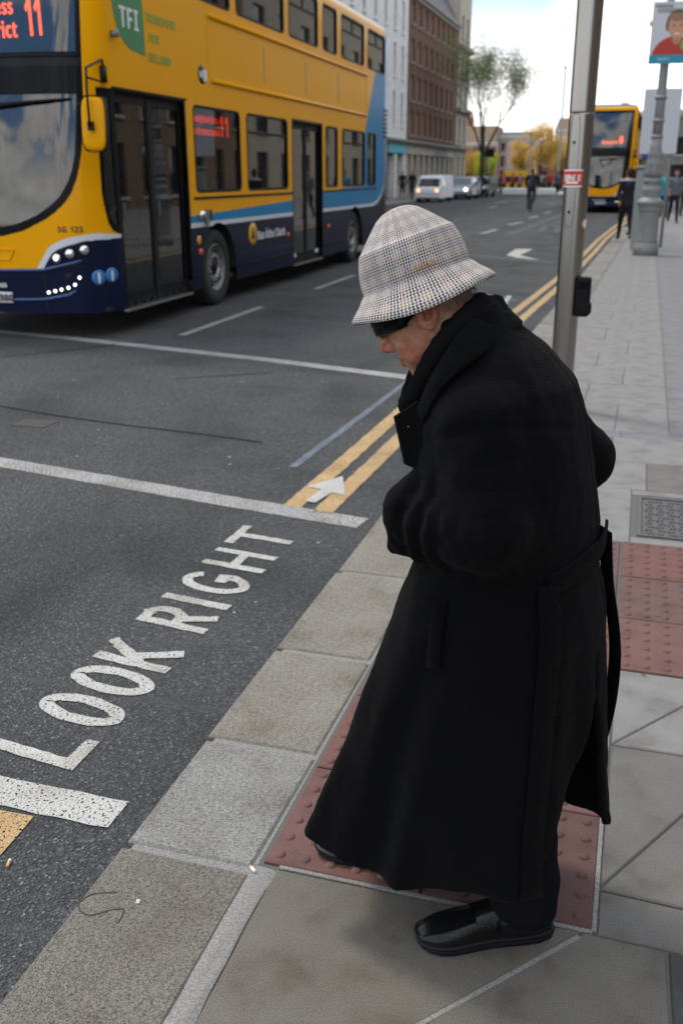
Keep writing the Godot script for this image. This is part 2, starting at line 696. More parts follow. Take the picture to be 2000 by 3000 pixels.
	world_tex(m, noise_tex(41, 0.09, [[0.0, lin(0.085, 0.036, 0.018)], [0.5, lin(0.13, 0.055, 0.027)], [1.0, lin(0.18, 0.085, 0.045)]], 512, FastNoiseLite.TYPE_SIMPLEX, 5), 0.25)
	for a in [["white_render", 0.66, 0.65, 0.62], ["cream_stone", 0.40, 0.36, 0.29], ["grey_stone", 0.24, 0.23, 0.21], ["red_brick_far", 0.30, 0.11, 0.06], ["pink_stone", 0.55, 0.43, 0.38], ["brown_stone", 0.20, 0.14, 0.09], ["pale_stone", 0.52, 0.50, 0.46], ["blue_front", 0.03, 0.10, 0.36]]:
		m = mat(a[0], Color.WHITE, 0.9)
		world_tex(m, noise_tex(42, 0.03, [[0.0, lin(a[1] * 0.78, a[2] * 0.77, a[3] * 0.75)], [0.5, lin(a[1], a[2], a[3])], [1.0, lin(minf(a[1] * 1.1, 0.85), minf(a[2] * 1.1, 0.85), minf(a[3] * 1.1, 0.85))]], 512, FastNoiseLite.TYPE_SIMPLEX, 5), 0.12)
	mat("slate", lin(0.045, 0.05, 0.06), 0.6)
	m = mat("window_glass", lin(0.02, 0.025, 0.03), 0.04)
	m.metallic_specular = 0.7
	mat("window_frame", lin(0.45, 0.45, 0.43), 0.6)
	mat("window_dark_frame", lin(0.06, 0.05, 0.045), 0.6)
	mat("sign_cyan", lin(0.02, 0.40, 0.46), 0.5)
	mat("bark", lin(0.030, 0.024, 0.019), 0.9)
	for a in [["leaf_green", 0.10, 0.125, 0.04], ["leaf_gold", 0.50, 0.33, 0.07], ["leaf_lime", 0.34, 0.38, 0.03]]:
		m = mat(a[0], lin(a[1], a[2], a[3]), 0.7)
		m.backlight_enabled = true
		m.backlight = lin(a[1] * 0.8, a[2] * 0.8, a[3] * 0.8)
	# vehicles and people
	mat("van_white", lin(0.68, 0.69, 0.70), 0.35)
	mat("car_silver", lin(0.42, 0.45, 0.48), 0.3, 0.4)
	mat("car_dark", lin(0.022, 0.026, 0.03), 0.25)
	m = mat("car_glass", lin(0.012, 0.016, 0.02), 0.03)
	m.metallic_specular = 0.8
	m = mat("figure", Color.WHITE, 0.9)
	m.vertex_color_use_as_albedo = true
	mat("yellow_box", lin(0.75, 0.42, 0.02), 0.5)
	mat("barrier_white", lin(0.75, 0.75, 0.73), 0.6)
	mat("paper", lin(0.72, 0.71, 0.68), 0.9)
	mat("filter_tip", lin(0.62, 0.30, 0.13), 0.9)


func diamond_bump() -> ImageTexture:
	var n := 512
	var im := Image.create(n, n, false, Image.FORMAT_RGBA8)
	for y in n:
		for x in n:
			var a := sin((x + y) * TAU * 64.0 / n) * sin((x - y) * TAU * 64.0 / n)
			var v := 0.5 + 0.5 * a
			im.set_pixel(x, y, Color(v, v, v))
	im.bump_map_to_normal_map(2.5)
	return ImageTexture.create_from_image(im)


# four-colour star check: rows of small broken checks, tan where two light bands cross
func houndstooth() -> ImageTexture:
	var cell := 16
	var cells := 24
	var n := cell * cells
	var im := Image.create(n, n, false, Image.FORMAT_RGB8)
	var ground := lin(0.60, 0.57, 0.535)
	im.fill(ground)
	var star := ["....##..", "..####..", ".######.", ".######.", ".#######", "..#####.", "..####..", "..##...."]
	for cy in cells:
		for cx in cells:
			var bx := (cx / 3) % 2
			var by := (cy / 3) % 2
			var c := lin(0.04, 0.032, 0.034)
			if bx == 0 and by == 0:
				c = lin(0.25, 0.175, 0.11)
			elif bx == 0 or by == 0:
				c = lin(0.06, 0.05, 0.05) if (cx + cy) % 2 else lin(0.16, 0.10, 0.12)
			for y in 8:
				for x in 8:
					if star[y][x] == "#":
						im.fill_rect(Rect2i(cx * cell + x * 2 - 1 + (cy % 2) * 2, cy * cell + y * 2, 2, 2), c)
	im.generate_mipmaps()
	return ImageTexture.create_from_image(im)


# ---------------------------------------------------------------- ground

# the kerb bends slightly away from the carriageway further up the street
func kerb_shift(z: float) -> float:
	return maxf(0.0, -z - 6.0) * 0.0175


func rect_poly(x0: float, x1: float, z0: float, z1: float) -> PackedVector2Array:
	return PackedVector2Array([Vector2(x0, z0), Vector2(x1, z0), Vector2(x1, z1), Vector2(x0, z1)])


func build_ground() -> void:
	var st := mk()
	quad(st, Vector3(-600, ROAD_Y, -600), Vector3(-600, ROAD_Y, 300), Vector3(600, ROAD_Y, 300), Vector3(600, ROAD_Y, -600))
	tag(put(st, "road", M.asphalt), "", "", "", "structure")

	# bed of the near footpath, with the pointing between the stones
	var path := thing("footpath", "", "")
	tag(path, "", "", "", "structure")
	st = mk()
	for k in 60:
		var z0 := 12.0 - k * 2.0
		var z1 := z0 - 2.0
		var a := -0.80 + kerb_shift(z0)
		var b := -0.80 + kerb_shift(z1)
		quad(st, Vector3(a, -0.008, z0), Vector3(a, -0.008, z1), Vector3(b, -0.008, z1), Vector3(b, -0.008, z0))
		quad(st, Vector3(a, -0.008, z0), Vector3(12.3, -0.008, z0), Vector3(12.3, -0.008, z1), Vector3(b, -0.008, z1))
	put(st, "bed", M.joint_dark, path)
	# far part of the path, where single flags can no longer be told apart
	st = mk()
	for k in 12:
		var z0 := -30.0 - k * 6.0
		var z1 := z0 - 6.0
		quad(st, Vector3(-0.74 + kerb_shift(z0), 0.0, z0), Vector3(12.3, 0.0, z0), Vector3(12.3, 0.0, z1), Vector3(-0.74 + kerb_shift(z1), 0.0, z1))
	quad(st, Vector3(1.9, 0.0, 12), Vector3(12.3, 0.0, 12), Vector3(12.3, 0.0, -30), Vector3(1.9, 0.0, -30))
	put(st, "paving", M.flag_cool, path)

	# kerb
	var kerb := thing("kerb", "", "")
	tag(kerb, "", "", "", "structure")
	st = mk()
	for k in 50:
		var z0 := 4.0 - k * 0.75
		var z1 := z0 - 0.75
		if z1 > -5.0:
			quad(st, Vector3(-1.085, -0.007, z0), Vector3(-0.755, -0.007, z0), Vector3(-0.755, -0.007, z1), Vector3(-1.085, -0.007, z1))
		else:
			quad(st, Vector3(-1.085 + kerb_shift(z0), -0.007, z0), Vector3(-0.755 + kerb_shift(z0), -0.007, z0), Vector3(-0.755 + kerb_shift(z1), -0.007, z1), Vector3(-1.085 + kerb_shift(z1), -0.007, z1))
	put(st, "pointing", M.mortar, kerb)
	var joints := [0.6, -0.55, -1.765, -2.27, -2.87, -3.61, -4.55, -5.4]
	while joints[-1] > -32.0:
		joints.append(joints[-1] - rng.randf_range(0.75, 1.05))
	var tone := ["granite_buff", "granite_brown", "granite_grey", "granite_buff", "granite_buff", "granite_buff", "granite_buff", "granite_grey"]
	for k in joints.size() - 1:
		var z0: float = joints[k] - 0.012
		var z1: float = joints[k + 1] + 0.012
		st = mk()
		var o := rng.randf_range(-0.006, 0.006)
		var s0 := kerb_shift(z0)
		var s1 := kerb_shift(z1)
		prism(st, PackedVector2Array([Vector2(-1.105 + s0 + o, z0), Vector2(-0.766 + s0, z0), Vector2(-0.760 + s1, z1), Vector2(-1.105 + s1 + o, z1)]), -0.1, 0.0, 0.007)
		put(st, "kerbstone", M[tone[k] if k < tone.size() else tone[rng.randi() % tone.size()]], kerb)
	# far side of the street
	var far := thing("far_footpath", "", "")
	tag(far, "", "", "", "structure")
	st = mk()
	box_between(st, Vector3(-30, -0.1, -130), Vector3(-13.75, 0.07, 20))
	put(st, "paving", M.flag_cool, far)
	for k in 75:
		st = mk()
		var z := 10.0 - k * 1.5
		prism(st, rect_poly(-13.74, -13.45, z, z - 1.48), -0.1, 0.08, 0.015)
		put(st, "kerbstone", M.granite_grey, far)

	# strip of mortar between kerb and flags
	st = mk(true)
	var rows := []
	for k in 60:
		var z := 4.0 - k * 0.098
		var ring := PackedVector3Array()
		for j in 6:
			var t := j / 5.0
			ring.append(Vector3(lerpf(-0.768, -0.704, t) + rng.randf_range(-0.005, 0.005), -0.004 + 0.004 * sin(t * PI) + rng.randf_range(-0.0030, 0.0025), z))
		rows.append(ring)
	loft(st, rows, false)
	put(st, "mortar_strip", M.mortar, path)

	# pale pointing along the cut joints
	for l in [[v2(0.018, -1.775), v2(-0.271, -1.443), v2(-0.69, -0.96)], [v2(0.0485, -1.80), v2(0.0485, -3.05)], [v2(-0.70, -1.7955), v2(0.045, -1.7965)]]:
		st = mk()
		for k in l.size() - 1:
			var d: Vector2 = (l[k + 1] - l[k]).normalized()
			var nn := Vector2(-d.y, d.x) * 0.0055
			prism(st, PackedVector2Array([l[k] - nn, l[k] + nn, l[k + 1] + nn, l[k + 1] - nn]), -0.02, 0.0005, 0.001)
		put(st, "pointing", M.mortar, path)
	flags(path)
	tactile(path)


func flag(path: Node, poly: Array, m: String, y := 0.0, bev := 0.004) -> void:
	var st := mk()
	prism(st, inset(PackedVector2Array(poly), 0.0018 if m == "flag_cool" or m == "flag_blue" else 0.003), -0.03, y + rng.randf_range(-0.0025, 0.0), bev)
	put(st, "flagstone", M[m], path)


func v2(x: float, z: float) -> Vector2:
	return Vector2(x, z)


func flags(path: Node) -> void:
	# cut flags round the dropped kerb
	flag(path, [v2(-0.706, -1.79), v2(0.026, -1.793), v2(-0.271, -1.443), v2(-0.706, -0.94)], "flag_imprint")
	flag(path, [v2(0.026, -1.793), v2(0.205, -1.787), v2(0.225, -0.94), v2(-0.706, -0.94), v2(-0.271, -1.443)], "flag_imprint")
	flag(path, [v2(0.205, -1.787), v2(0.62, -1.78), v2(0.62, -0.94), v2(0.225, -0.94)], "flag_dark")
	flag(path, [v2(0.62, -1.78), v2(1.9, -1.78), v2(1.9, -0.94), v2(0.62, -0.94)], "flag")
	for k in 6:
		for j in 3:
			flag(path, [v2(-0.706 + j * 0.869, -0.94 + k * 0.6), v2(0.163 + j * 0.869, -0.94 + k * 0.6), v2(0.163 + j * 0.869, -0.34 + k * 0.6), v2(-0.706 + j * 0.869, -0.34 + k * 0.6)], ["flag", "flag_warm"][(j + k) % 2])
	flag(path, [v2(0.052, -1.79), v2(1.9, -1.76), v2(1.9, -1.86), v2(0.052, -1.94)], "flag")
	flag(path, [v2(0.052, -1.94), v2(1.9, -1.86), v2(1.9, -2.58), v2(0.42, -2.582)], "flag")
	flag(path, [v2(0.052, -1.94), v2(0.42, -2.582), v2(0.06, -2.583)], "flag")
	flag(path, [v2(0.06, -2.583), v2(1.9, -2.58), v2(1.9, -3.06), v2(0.41, -3.06)], "flag_cool")
	flag(path, [v2(0.06, -2.583), v2(0.41, -3.06), v2(0.06, -3.06)], "flag_cool")
	# round the chamber cover
	flag(path, [v2(-0.72, -4.32), v2(0.085, -4.32), v2(0.085, -5.14), v2(-0.72, -5.14)], "flag_cool")
	flag(path, [v2(0.085, -4.32), v2(1.9, -4.32), v2(1.9, -4.40), v2(0.085, -4.40)], "flag_cool")
	flag(path, [v2(0.085, -5.06), v2(1.9, -5.06), v2(1.9, -5.14), v2(0.085, -5.14)], "flag_cool")
	flag(path, [v2(0.76, -4.40), v2(1.9, -4.40), v2(1.9, -5.06), v2(0.76, -5.06)], "flag_cool")
	chamber_cover(path)
	for a in [[-5.14, -5.68, [-0.72, -0.3, 0.16, 0.62, 1.15, 1.9]], [-5.68, -6.25, [-0.72, -0.05, 0.42, 0.9, 1.9]], [-6.25, -6.42, [-0.72, 0.0, 0.6, 1.2, 1.9]]]:
		var xs: Array = a[2]
		for k in xs.size() - 1:
			flag(path, [v2(xs[k], a[0]), v2(xs[k + 1], a[0]), v2(xs[k + 1], a[1]), v2(xs[k], a[1])], "flag_blue" if a[0] == -6.25 else ["flag_cool", "flag"][(k + 1) % 2])
	# regular paving up the street: pale flags next to the kerb, a darker run beyond
	var z := -6.42
	var row := 0
	while z > -30.0:
		var d := 0.76
		var s0 := kerb_shift(z)
		var s1 := kerb_shift(z - d)
		var xm := -0.30 if row % 2 else -0.05
		var e0 := 0.30 + s0 * 0.15
		var e1 := 0.30 + s1 * 0.15
		flag(path, [v2(-0.735 + s0, z), v2(xm + s0 * 0.5, z), v2(xm + s1 * 0.5, z - d), v2(-0.735 + s1, z - d)], "flag_cool")
		flag(path, [v2(xm + s0 * 0.5, z), v2(e0, z), v2(e1, z - d), v2(xm + s1 * 0.5, z - d)], "flag_cool")
		for h in 2:
			var za := z - d * 0.5 * h
			var zb := za - d * 0.5
			flag(path, [v2(e0, za), v2(0.95, za), v2(0.95, zb), v2(e1, zb)], "flag_blue")
		flag(path, [v2(0.95, z), v2(1.9, z), v2(1.9, z - d), v2(0.95, z - d)], "flag_cool")
		z -= d
		row += 1


func chamber_cover(path: Node) -> void:
	var st := mk()
	var x0 := 0.115
	var x1 := 0.735
	var z0 := -4.43
	var z1 := -5.03
	for b in [[x0, x1, z0, z0 - 0.02], [x0, x1, z1 + 0.02, z1], [x0, x0 + 0.02, z0 - 0.02, z1 + 0.02], [x1 - 0.02, x1, z0 - 0.02, z1 + 0.02]]:
		box_between(st, Vector3(b[0], -0.03, b[3]), Vector3(b[1], 0.0, b[2]))
	box_between(st, Vector3(x0 + 0.026, -0.03, z1 + 0.026), Vector3(x1 - 0.026, -0.006, z0 - 0.026))
	var n := 0
	for j in 11:
		for i in 11:
			n += 1
			var c := Vector3(x0 + 0.055 + i * 0.051, -0.004, z0 - 0.055 - j * 0.049)
			if (i + j) % 2:
				box(st, c, Vector3(0.034, 0.007, 0.012))
				box(st, c + Vector3(0, 0, 0.019), Vector3(0.034, 0.007, 0.012))
			else:
				box(st, c, Vector3(0.012, 0.007, 0.034))
				box(st, c + Vector3(0.019, 0, 0), Vector3(0.012, 0.007, 0.034))
	var o := put(st, "chamber_cover", M.iron_cover)
	tag(o, "square cast iron access cover set in the footpath behind the red tactile paving", "manhole cover")


func blister_slab(size: float, count: int) -> ArrayMesh:
	var st := mk()
	var h := size * 0.5 - 0.002
	prism(st, rect_poly(-h, h, -h, h), -0.03, 0.0, 0.003)
	st.set_smooth_group(0)
	for j in count:
		for i in count:
			var c := Vector3((i + 0.5) / count * size - size * 0.5, 0, (j + 0.5) / count * size - size * 0.5)
			var prof := [[0.0145, -0.001], [0.0125, 0.003], [0.0095, 0.0055], [0.004, 0.0065]]
			var rings := []
			for p in prof:
				rings.append(ellipse_ring(c + Vector3(0, p[1], 0), Vector3(p[0], 0, 0), Vector3(0, 0, p[0]), 10))
			loft(st, rings, true, false, true)
	st.generate_normals()
	return st.commit()


func tactile(path: Node) -> void:
	var slab := blister_slab(0.394, 6)
	slab.surface_set_material(0, M.tactile_red)
	var at := []
	for j in 7:
		for i in 2:
			if j < 6:
				at.append(Vector2(-0.745 + 0.197 + i * 0.396, -1.80 - 0.21 - j * 0.42))
	for j in 3:
		for i in 5:
			at.append(Vector2(0.052 + 0.21 + i * 0.42, -3.068 - 0.21 - j * 0.42))
	var k := 0
	for p in at:
		var o := MeshInstance3D.new()
		o.mesh = slab
		o.position = Vector3(p.x, rng.randf_range(-0.0012, 0.0012), p.y)
		o.scale = Vector3(1.0 if k < 12 else 1.06, 1, 1.06)
		o.material_override = M[["tactile_red", "tactile_dirty", "tactile_faded", "tactile_dull"][rng.randi() % 4]]
		node_of(o, "tactile_slab", path)
		k += 1


# ---------------------------------------------------------------- paint on the road

func rp(x: float, z: float, lift := 0.004) -> Vector3:
	return Vector3(x * 1.0125, ROAD_Y + lift, z * 1.0125)


func finer(pts: Array, step: float) -> Array:
	var out := []
	for k in pts.size() - 1:
		var a: Vector2 = pts[k]
		var b: Vector2 = pts[k + 1]
		var m := clampi(int((b - a).length() / step), 1, 80)
		for i in m:
			out.append(a.lerp(b, float(i) / m))
	out.append(pts[-1])
	return out


func ribbon(pts: Array, width: float, called: String, m: String, parent: Node, closed := false, lift := 0.004) -> MeshInstance3D:
	var st := mk()
	# near the viewer the edges of the paint are ragged
	if not closed and pts[0].y > -12.0:
		pts = finer(pts, 0.05)
	var n := pts.size()
	var L := []
	var R := []
	for k in n:
		var a: Vector2 = pts[(k - 1 + n) % n] if closed else pts[maxi(k - 1, 0)]
		var b: Vector2 = pts[(k + 1) % n] if closed else pts[mini(k + 1, n - 1)]
		var d := (b - a).normalized()
		var nn := Vector2(-d.y, d.x)
		if not closed and k > 0 and k < n - 1:
			var d1: Vector2 = (pts[k] - a).normalized()
			nn = nn / maxf(0.5, nn.dot(Vector2(-d1.y, d1.x)))
		var rough := 0.0035 if n > 8 else 0.0
		L.append(pts[k] + nn * (width * 0.5 + rng.randf_range(-rough, rough)))
		R.append(pts[k] - nn * (width * 0.5 + rng.randf_range(-rough, rough)))
	for k in (n if closed else n - 1):
		var j := (k + 1) % n
		quad(st, rp(L[k].x, L[k].y, lift), rp(R[k].x, R[k].y, lift), rp(R[j].x, R[j].y, lift), rp(L[j].x, L[j].y, lift))
	return put(st, called, M[m], parent)


# strokes of a letter: x along the word (0 to w), y up the letter (0 to 1)
func road_letter(parent: Node, strokes: Array, z0: float, w: float, called := "letter") -> void:
	var st := mk()
	var sw := 0.045
	var lift := 0.004
	for s in strokes:
		var pts := []
		for p in s:
			pts.append(Vector2(lerpf(-1.40, -1.70, p.y), z0 - p.x * w + lerpf(0.02, -0.02, p.y)))
		if pts.size() < 4:
			pts = finer(pts, 0.03)
		var n := pts.size()
		var L := []
		var R := []
		for k in n:
			var a: Vector2 = pts[maxi(k - 1, 0)]
			var b: Vector2 = pts[mini(k + 1, n - 1)]
			var d := (b - a).normalized()
			var nn := Vector2(-d.y, d.x)
			if k > 0 and k < n - 1:
				var d1: Vector2 = (pts[k] - a).normalized()
				nn = nn / maxf(0.6, nn.dot(Vector2(-d1.y, d1.x)))
			L.append(pts[k] + nn * (sw * 0.5 + rng.randf_range(-0.003, 0.003)))
			R.append(pts[k] - nn * (sw * 0.5 + rng.randf_range(-0.003, 0.003)))
		for k in n - 1:
			quad(st, rp(L[k].x, L[k].y, lift), rp(R[k].x, R[k].y, lift), rp(R[k + 1].x, R[k + 1].y, lift), rp(L[k + 1].x, L[k + 1].y, lift))
		lift += 0.0004
	put(st, called, M.paint_white, parent)


func arc(cx: float, cy: float, rx: float, ry: float, a0: float, a1: float, n := 16) -> Array:
	var out := []
	for k in n + 1:
		var a := deg_to_rad(lerpf(a0, a1, float(k) / n))
		out.append(Vector2(cx + rx * cos(a), cy + ry * sin(a)))
	return out


func build_road_markings() -> void:
	var t := thing("road_lettering", "white LOOK RIGHT lettering painted on the asphalt beside the granite kerb", "road marking")
	var L := [[v2(0, 1), v2(0, 0.07), v2(1, 0.07)]]
	var O := [arc(0.5, 0.5, 0.5, 0.45, 90, 455, 28)]
	var K := [[v2(0, 1), v2(0, 0)], [v2(0.95, 1.0), v2(0.08, 0.42)], [v2(0.3, 0.56), v2(1, 0.0)]]
	var bowl := [v2(0, 0.93), v2(0.5, 0.93)] + arc(0.5, 0.70, 0.42, 0.23, 90, -90, 10) + [v2(0, 0.47)]
	var R := [[v2(0, 0), v2(0, 1)], bowl, [v2(0.4, 0.47), v2(0.95, 0)]]
	var I := [[v2(0, 0), v2(0, 1)]]
	var G := [arc(0.5, 0.5, 0.5, 0.44, 40, 345, 26) + [v2(0.98, 0.45), v2(0.55, 0.45)]]
	var H := [[v2(0, 0), v2(0, 1)], [v2(1, 0), v2(1, 1)], [v2(0, 0.5), v2(1, 0.5)]]
	var T := [[v2(0, 0.93), v2(1, 0.93)], [v2(0.5, 0.93), v2(0.5, 0)]]
	for a in [[L, -2.037, 0.13], [O, -2.242, 0.108], [O, -2.432, 0.112], [K, -2.62, 0.125], [R, -2.93, 0.115], [I, -3.145, 0.1], [G, -3.262, 0.15], [H, -3.522, 0.146], [T, -3.757, 0.235]]:
		road_letter(t, a[0], a[1], a[2])

	var g := "white lines across the carriageway"
	tag(ribbon([v2(-9.5, -5.62), v2(-6.0, -5.04), v2(-3.50, -4.60), v2(-1.963, -4.33), v2(-1.16, -4.20)], 0.15, "crossing_line", "paint_worn", null), "white crossing line between the LOOK RIGHT lettering and the yellow line ends", "road marking", g)
	tag(ribbon([v2(-12.5, -9.87), v2(-5.56, -8.70), v2(-3.2, -8.15), v2(-1.73, -7.72)], 0.16, "stop_line", "paint_worn", null), "white line across the road in front of the near bus", "road marking", g)
	tag(ribbon([v2(-4.2, -1.84), v2(-2.2, -1.86), v2(-1.175, -1.857)], 0.115, "crossing_line", "paint_white", null), "broad white line beside the letter L at the kerb", "road marking", g)
	tag(ribbon([v2(-1.435, -1.785), v2(-1.425, -1.45), v2(-1.42, 1.5)], 0.105, "yellow_line", "paint_yellow", null), "short stretch of yellow line lying on the asphalt next to a cigarette end", "road marking")
	tag(ribbon([v2(-1.66, -1.785), v2(-1.65, -1.45), v2(-1.65, 1.5)], 0.105, "yellow_line", "paint_yellow", null), "yellow line running out of the picture nearer the middle of the road", "road marking")
	var ya := []
	var yb := []
	for p in [[-1.572, -4.34], [-1.546, -5.309], [-1.516, -7.0], [-1.416, -11.686], [-1.24, -16.294], [-1.12, -22.063], [-1.06, -26.807], [-0.5, -45.0]]:
		ya.append(v2(p[0], p[1]))
		yb.append(v2(p[0] + 0.176, p[1] + 0.06))
	tag(ribbon(ya, 0.102, "yellow_line", "paint_yellow", null), "outer of the two parallel yellow lines along the kerb", "road marking", "double yellow lines")
	tag(ribbon(yb, 0.102, "yellow_line", "paint_yellow", null), "inner of the two parallel yellow lines along the kerb", "road marking", "double yellow lines")
	# small arrow sprayed over the yellow line ends
	var st := mk()
	var y := 0.0075
	var ap := [v2(-1.53, -4.43), v2(-1.475, -4.42), v2(-1.44, -4.60), v2(-1.36, -4.58), v2(-1.47, -4.90), v2(-1.60, -4.66), v2(-1.51, -4.64)]
	for k in [[0, 1, 2], [0, 2, 6], [6, 2, 4], [2, 3, 4], [6, 4, 5]]:
		tri(st, rp(ap[k[0]].x, ap[k[0]].y, y), rp(ap[k[1]].x, ap[k[1]].y, y), rp(ap[k[2]].x, ap[k[2]].y, y))
	tag(put(st, "sprayed_arrow", M.paint_white), "small white arrow sprayed across the ends of the double yellow lines", "road marking")
	tag(ribbon([v2(-1.80, -5.0), v2(-1.76, -6.2), v2(-1.71, -7.75), v2(-1.62, -11.0)], 0.05, "chalk_line", "paint_faint", null), "faint pale blue line sprayed beside the double yellow lines", "road marking")
	tag(ribbon([v2(-1.56, -11.4), v2(-1.68, -13.7)], 0.07, "lane_mark", "paint_white", null), "short white dash beside the yellow lines behind the hat", "road marking")
	tag(ribbon([v2(-2.3, -14.15), v2(-1.53, -13.2)], 0.06, "chalk_line", "paint_faint", null), "faint pale line across the road behind the tweed hat", "road marking")
	# lane dashes
	g = "dashes along the lanes"
	var lab := ["white lane dash lying in front of the bus entrance door", "white lane dash beside the front wheel of the near bus", "white lane dash partly hidden behind the tweed hat"]
	var k := 0
	for a in [[-9.2, -11.6], [-13.7, -15.9], [-18.2, -20.4]]:
		tag(ribbon([v2(-4.53, a[0]), v2(-4.56, a[1])], 0.10, "lane_dash", "paint_worn", null), lab[k], "road marking", g)
		k += 1
	var far := [[-4.39, -28.5, -4.28, -30.7, "first"], [-4.30, -33.8, -4.10, -35.9, "second"], [-4.22, -39.2, -4.1, -41.4, "third"], [-4.15, -44.2, -4.06, -47.0, "fourth"], [-5.42, -58.5, -5.06, -60.5, "fifth"]]
	for a in far:
		tag(ribbon([v2(a[0], a[1]), v2(a[2], a[3])], 0.17, "lane_dash", "paint_worn", null), "%s white lane dash up the road from the hat towards the cyclist" % a[4], "road marking", "far lane dashes")
	far = [[-7.56, -51.0, -7.5, -53.3, "nearer"], [-8.6, -60.7, -8.3, -64.0, "further"]]
	for a in far:
		tag(ribbon([v2(a[0], a[1]), v2(a[2], a[3])], 0.2, "lane_dash", "paint_worn", null), "%s white lane dash on the road beside the parked van" % a[4], "road marking", "far lane dashes")
	# arrow ahead, and the worn text further on
	var st2 := mk()
	var ap2 := [v2(-2.67, -20.85), v2(-2.70, -22.66), v2(-2.33, -22.76), v2(-2.40, -20.92), v2(-1.87, -19.80), v2(-2.40, -20.30)]
	for q in [[0, 1, 2], [0, 2, 3], [0, 3, 5], [5, 3, 4]]:
		tri(st2, rp(ap2[q[0]].x, ap2[q[0]].y), rp(ap2[q[1]].x, ap2[q[1]].y), rp(ap2[q[2]].x, ap2[q[2]].y))
	tag(put(st2, "lane_arrow", M.paint_white), "bent white lane arrow on the road between the hat and the steel pole", "road marking")
	tag(ribbon([v2(-3.9, -21.0), v2(-3.2, -20.56), v2(-2.57, -20.06), v2(-1.53, -19.2)], 0.10, "chalk_line", "paint_faint", null, false, 0.003), "faint pale line crossing the road under the bent lane arrow", "road marking")
	var lt := thing("lane_lettering", "worn white lane lettering stretched along the road beside the steel pole", "road marking")
	for a in [[[v2(-3.60, -28.3), v2(-3.49, -31.76), v2(-3.50, -34.1)], 0.24], [[v2(-3.5, -34.3), v2(-2.7, -34.4)], 0.5], [[v2(-2.66, -34.0), v2(-2.36, -29.6)], 0.22], [[v2(-3.05, -33.5), v2(-2.9, -30.2)], 0.18], [[v2(-3.48, -35.4), v2(-3.25, -43.0)], 0.26], [[v2(-2.9, -36.0), v2(-2.7, -42.0)], 0.2]]:
		ribbon(a[0], a[1], "letter", "paint_old", lt)
	# sealed cracks in the surface
	tag(ribbon([v2(-6.5, -6.35), v2(-5.4, -6.06), v2(-4.372, -5.845), v2(-3.8, -5.70), v2(-3.124, -5.592), v2(-2.6, -5.53), v2(-2.163, -5.455)], 0.032, "tar_seam", "tar", null, false, 0.002), "thin dark tar seam across the asphalt before the crossing line", "road seam")
	tag(ribbon([v2(-5.9, -7.2), v2(-5.2, -8.0), v2(-4.7, -8.75)], 0.03, "tar_seam", "tar", null, false, 0.002), "thin dark tar seam under the front corner of the near bus", "road seam")
	tag(ribbon([v2(-3.6, -7.1), v2(-2.9, -7.6)], 0.02, "tar_seam", "tar", null, false, 0.002), "short dark tar seam between the two white crossing lines", "road seam")
	st = mk()
	var gx := -3.83
	box_between(st, rp(gx - 0.13, -5.56, -0.001), rp(gx + 0.13, -5.38, 0.004))
	tag(put(st, "gully_cover", mat("rusty_iron", lin(0.05, 0.040, 0.036), 0.9)), "small rusty iron cover flush with the asphalt", "manhole cover")


# ---------------------------------------------------------------- double-deck bus
# s runs round the bus from the middle of the front (-MID) past the near corner (0) along the door side to the back,
# v is the height above the road. u runs back along the bus, w across it from the door side.

const BUS_R := 0.5
const BUS_LEN := 11.9
const BUS_RR := 0.3
const MID := 1.5354
const S_END := 13.32


func bus_plan(s: float) -> Array:
	# [u, w, normal u, normal w]
	if s >= BUS_LEN + BUS_RR * PI / 2:
		return [BUS_LEN + BUS_RR, BUS_RR + s - BUS_LEN - BUS_RR * PI / 2, 1.0, 0.0]
	if s >= BUS_LEN:
		var t := (s - BUS_LEN) / BUS_RR
		return [BUS_LEN + BUS_RR * sin(t), BUS_RR * (1 - cos(t)), sin(t), -cos(t)]
	if s >= 0.0:
		return [s, 0.0, 0.0, -1.0]
	if s > -BUS_R * PI / 2:
		var t := -s / BUS_R
		return [-BUS_R * sin(t), BUS_R * (1 - cos(t)), -sin(t), -cos(t)]
	var w := BUS_R + (-s - BUS_R * PI / 2)
	var k := (w - 1.25) / 0.75
	return [-BUS_R - 0.06 * (1 - k * k), w, -1.0, 0.0]


# point of the skin, moved outwards by off; far true gives the mirrored half
func skin(s: float, v: float, off := 0.0, far := false) -> Vector3:
	var p := bus_plan(s)
	var u: float = p[0] + p[2] * off
	var w: float = p[1] + p[3] * off
	if p[0] < 0.0:
		u += (p[0] / -BUS_R) * 0.036 * pow(maxf(0.0, v - 0.9), 2.0)
	if far:
		w = 2.5 - w
	return Vector3(-w, v, -u)


func skin_basis(s: float, v: float) -> Basis:
	var a := skin(s - 0.01, v)
	var b := skin(s + 0.01, v)
	var n := (skin(s, v, 0.02) - skin(s, v)).normalized()
	var x := (b - a).normalized()
	var z := n
	var y := z.cross(x).normalized()
	return Basis(x, y, z)


func tab(x: float, t: Array) -> float:
	if x <= t[0][0]:
		return t[0][1]
	for k in t.size() - 1:
		if x <= t[k + 1][0]:
			return lerpf(t[k][1], t[k + 1][1], (x - t[k][0]) / (t[k + 1][0] - t[k][0]))
	return t[-1][1]


# how far a rounded rectangle's edge lies in from its straight edge
func corner(s: float, a: float, b: float, r: float) -> float:
	var d := minf(s - a, b - s)
	if d >= r:
		return 0.0
	d = r - maxf(d, 0.0)
	return r - sqrt(maxf(r * r - d * d, 0.0))


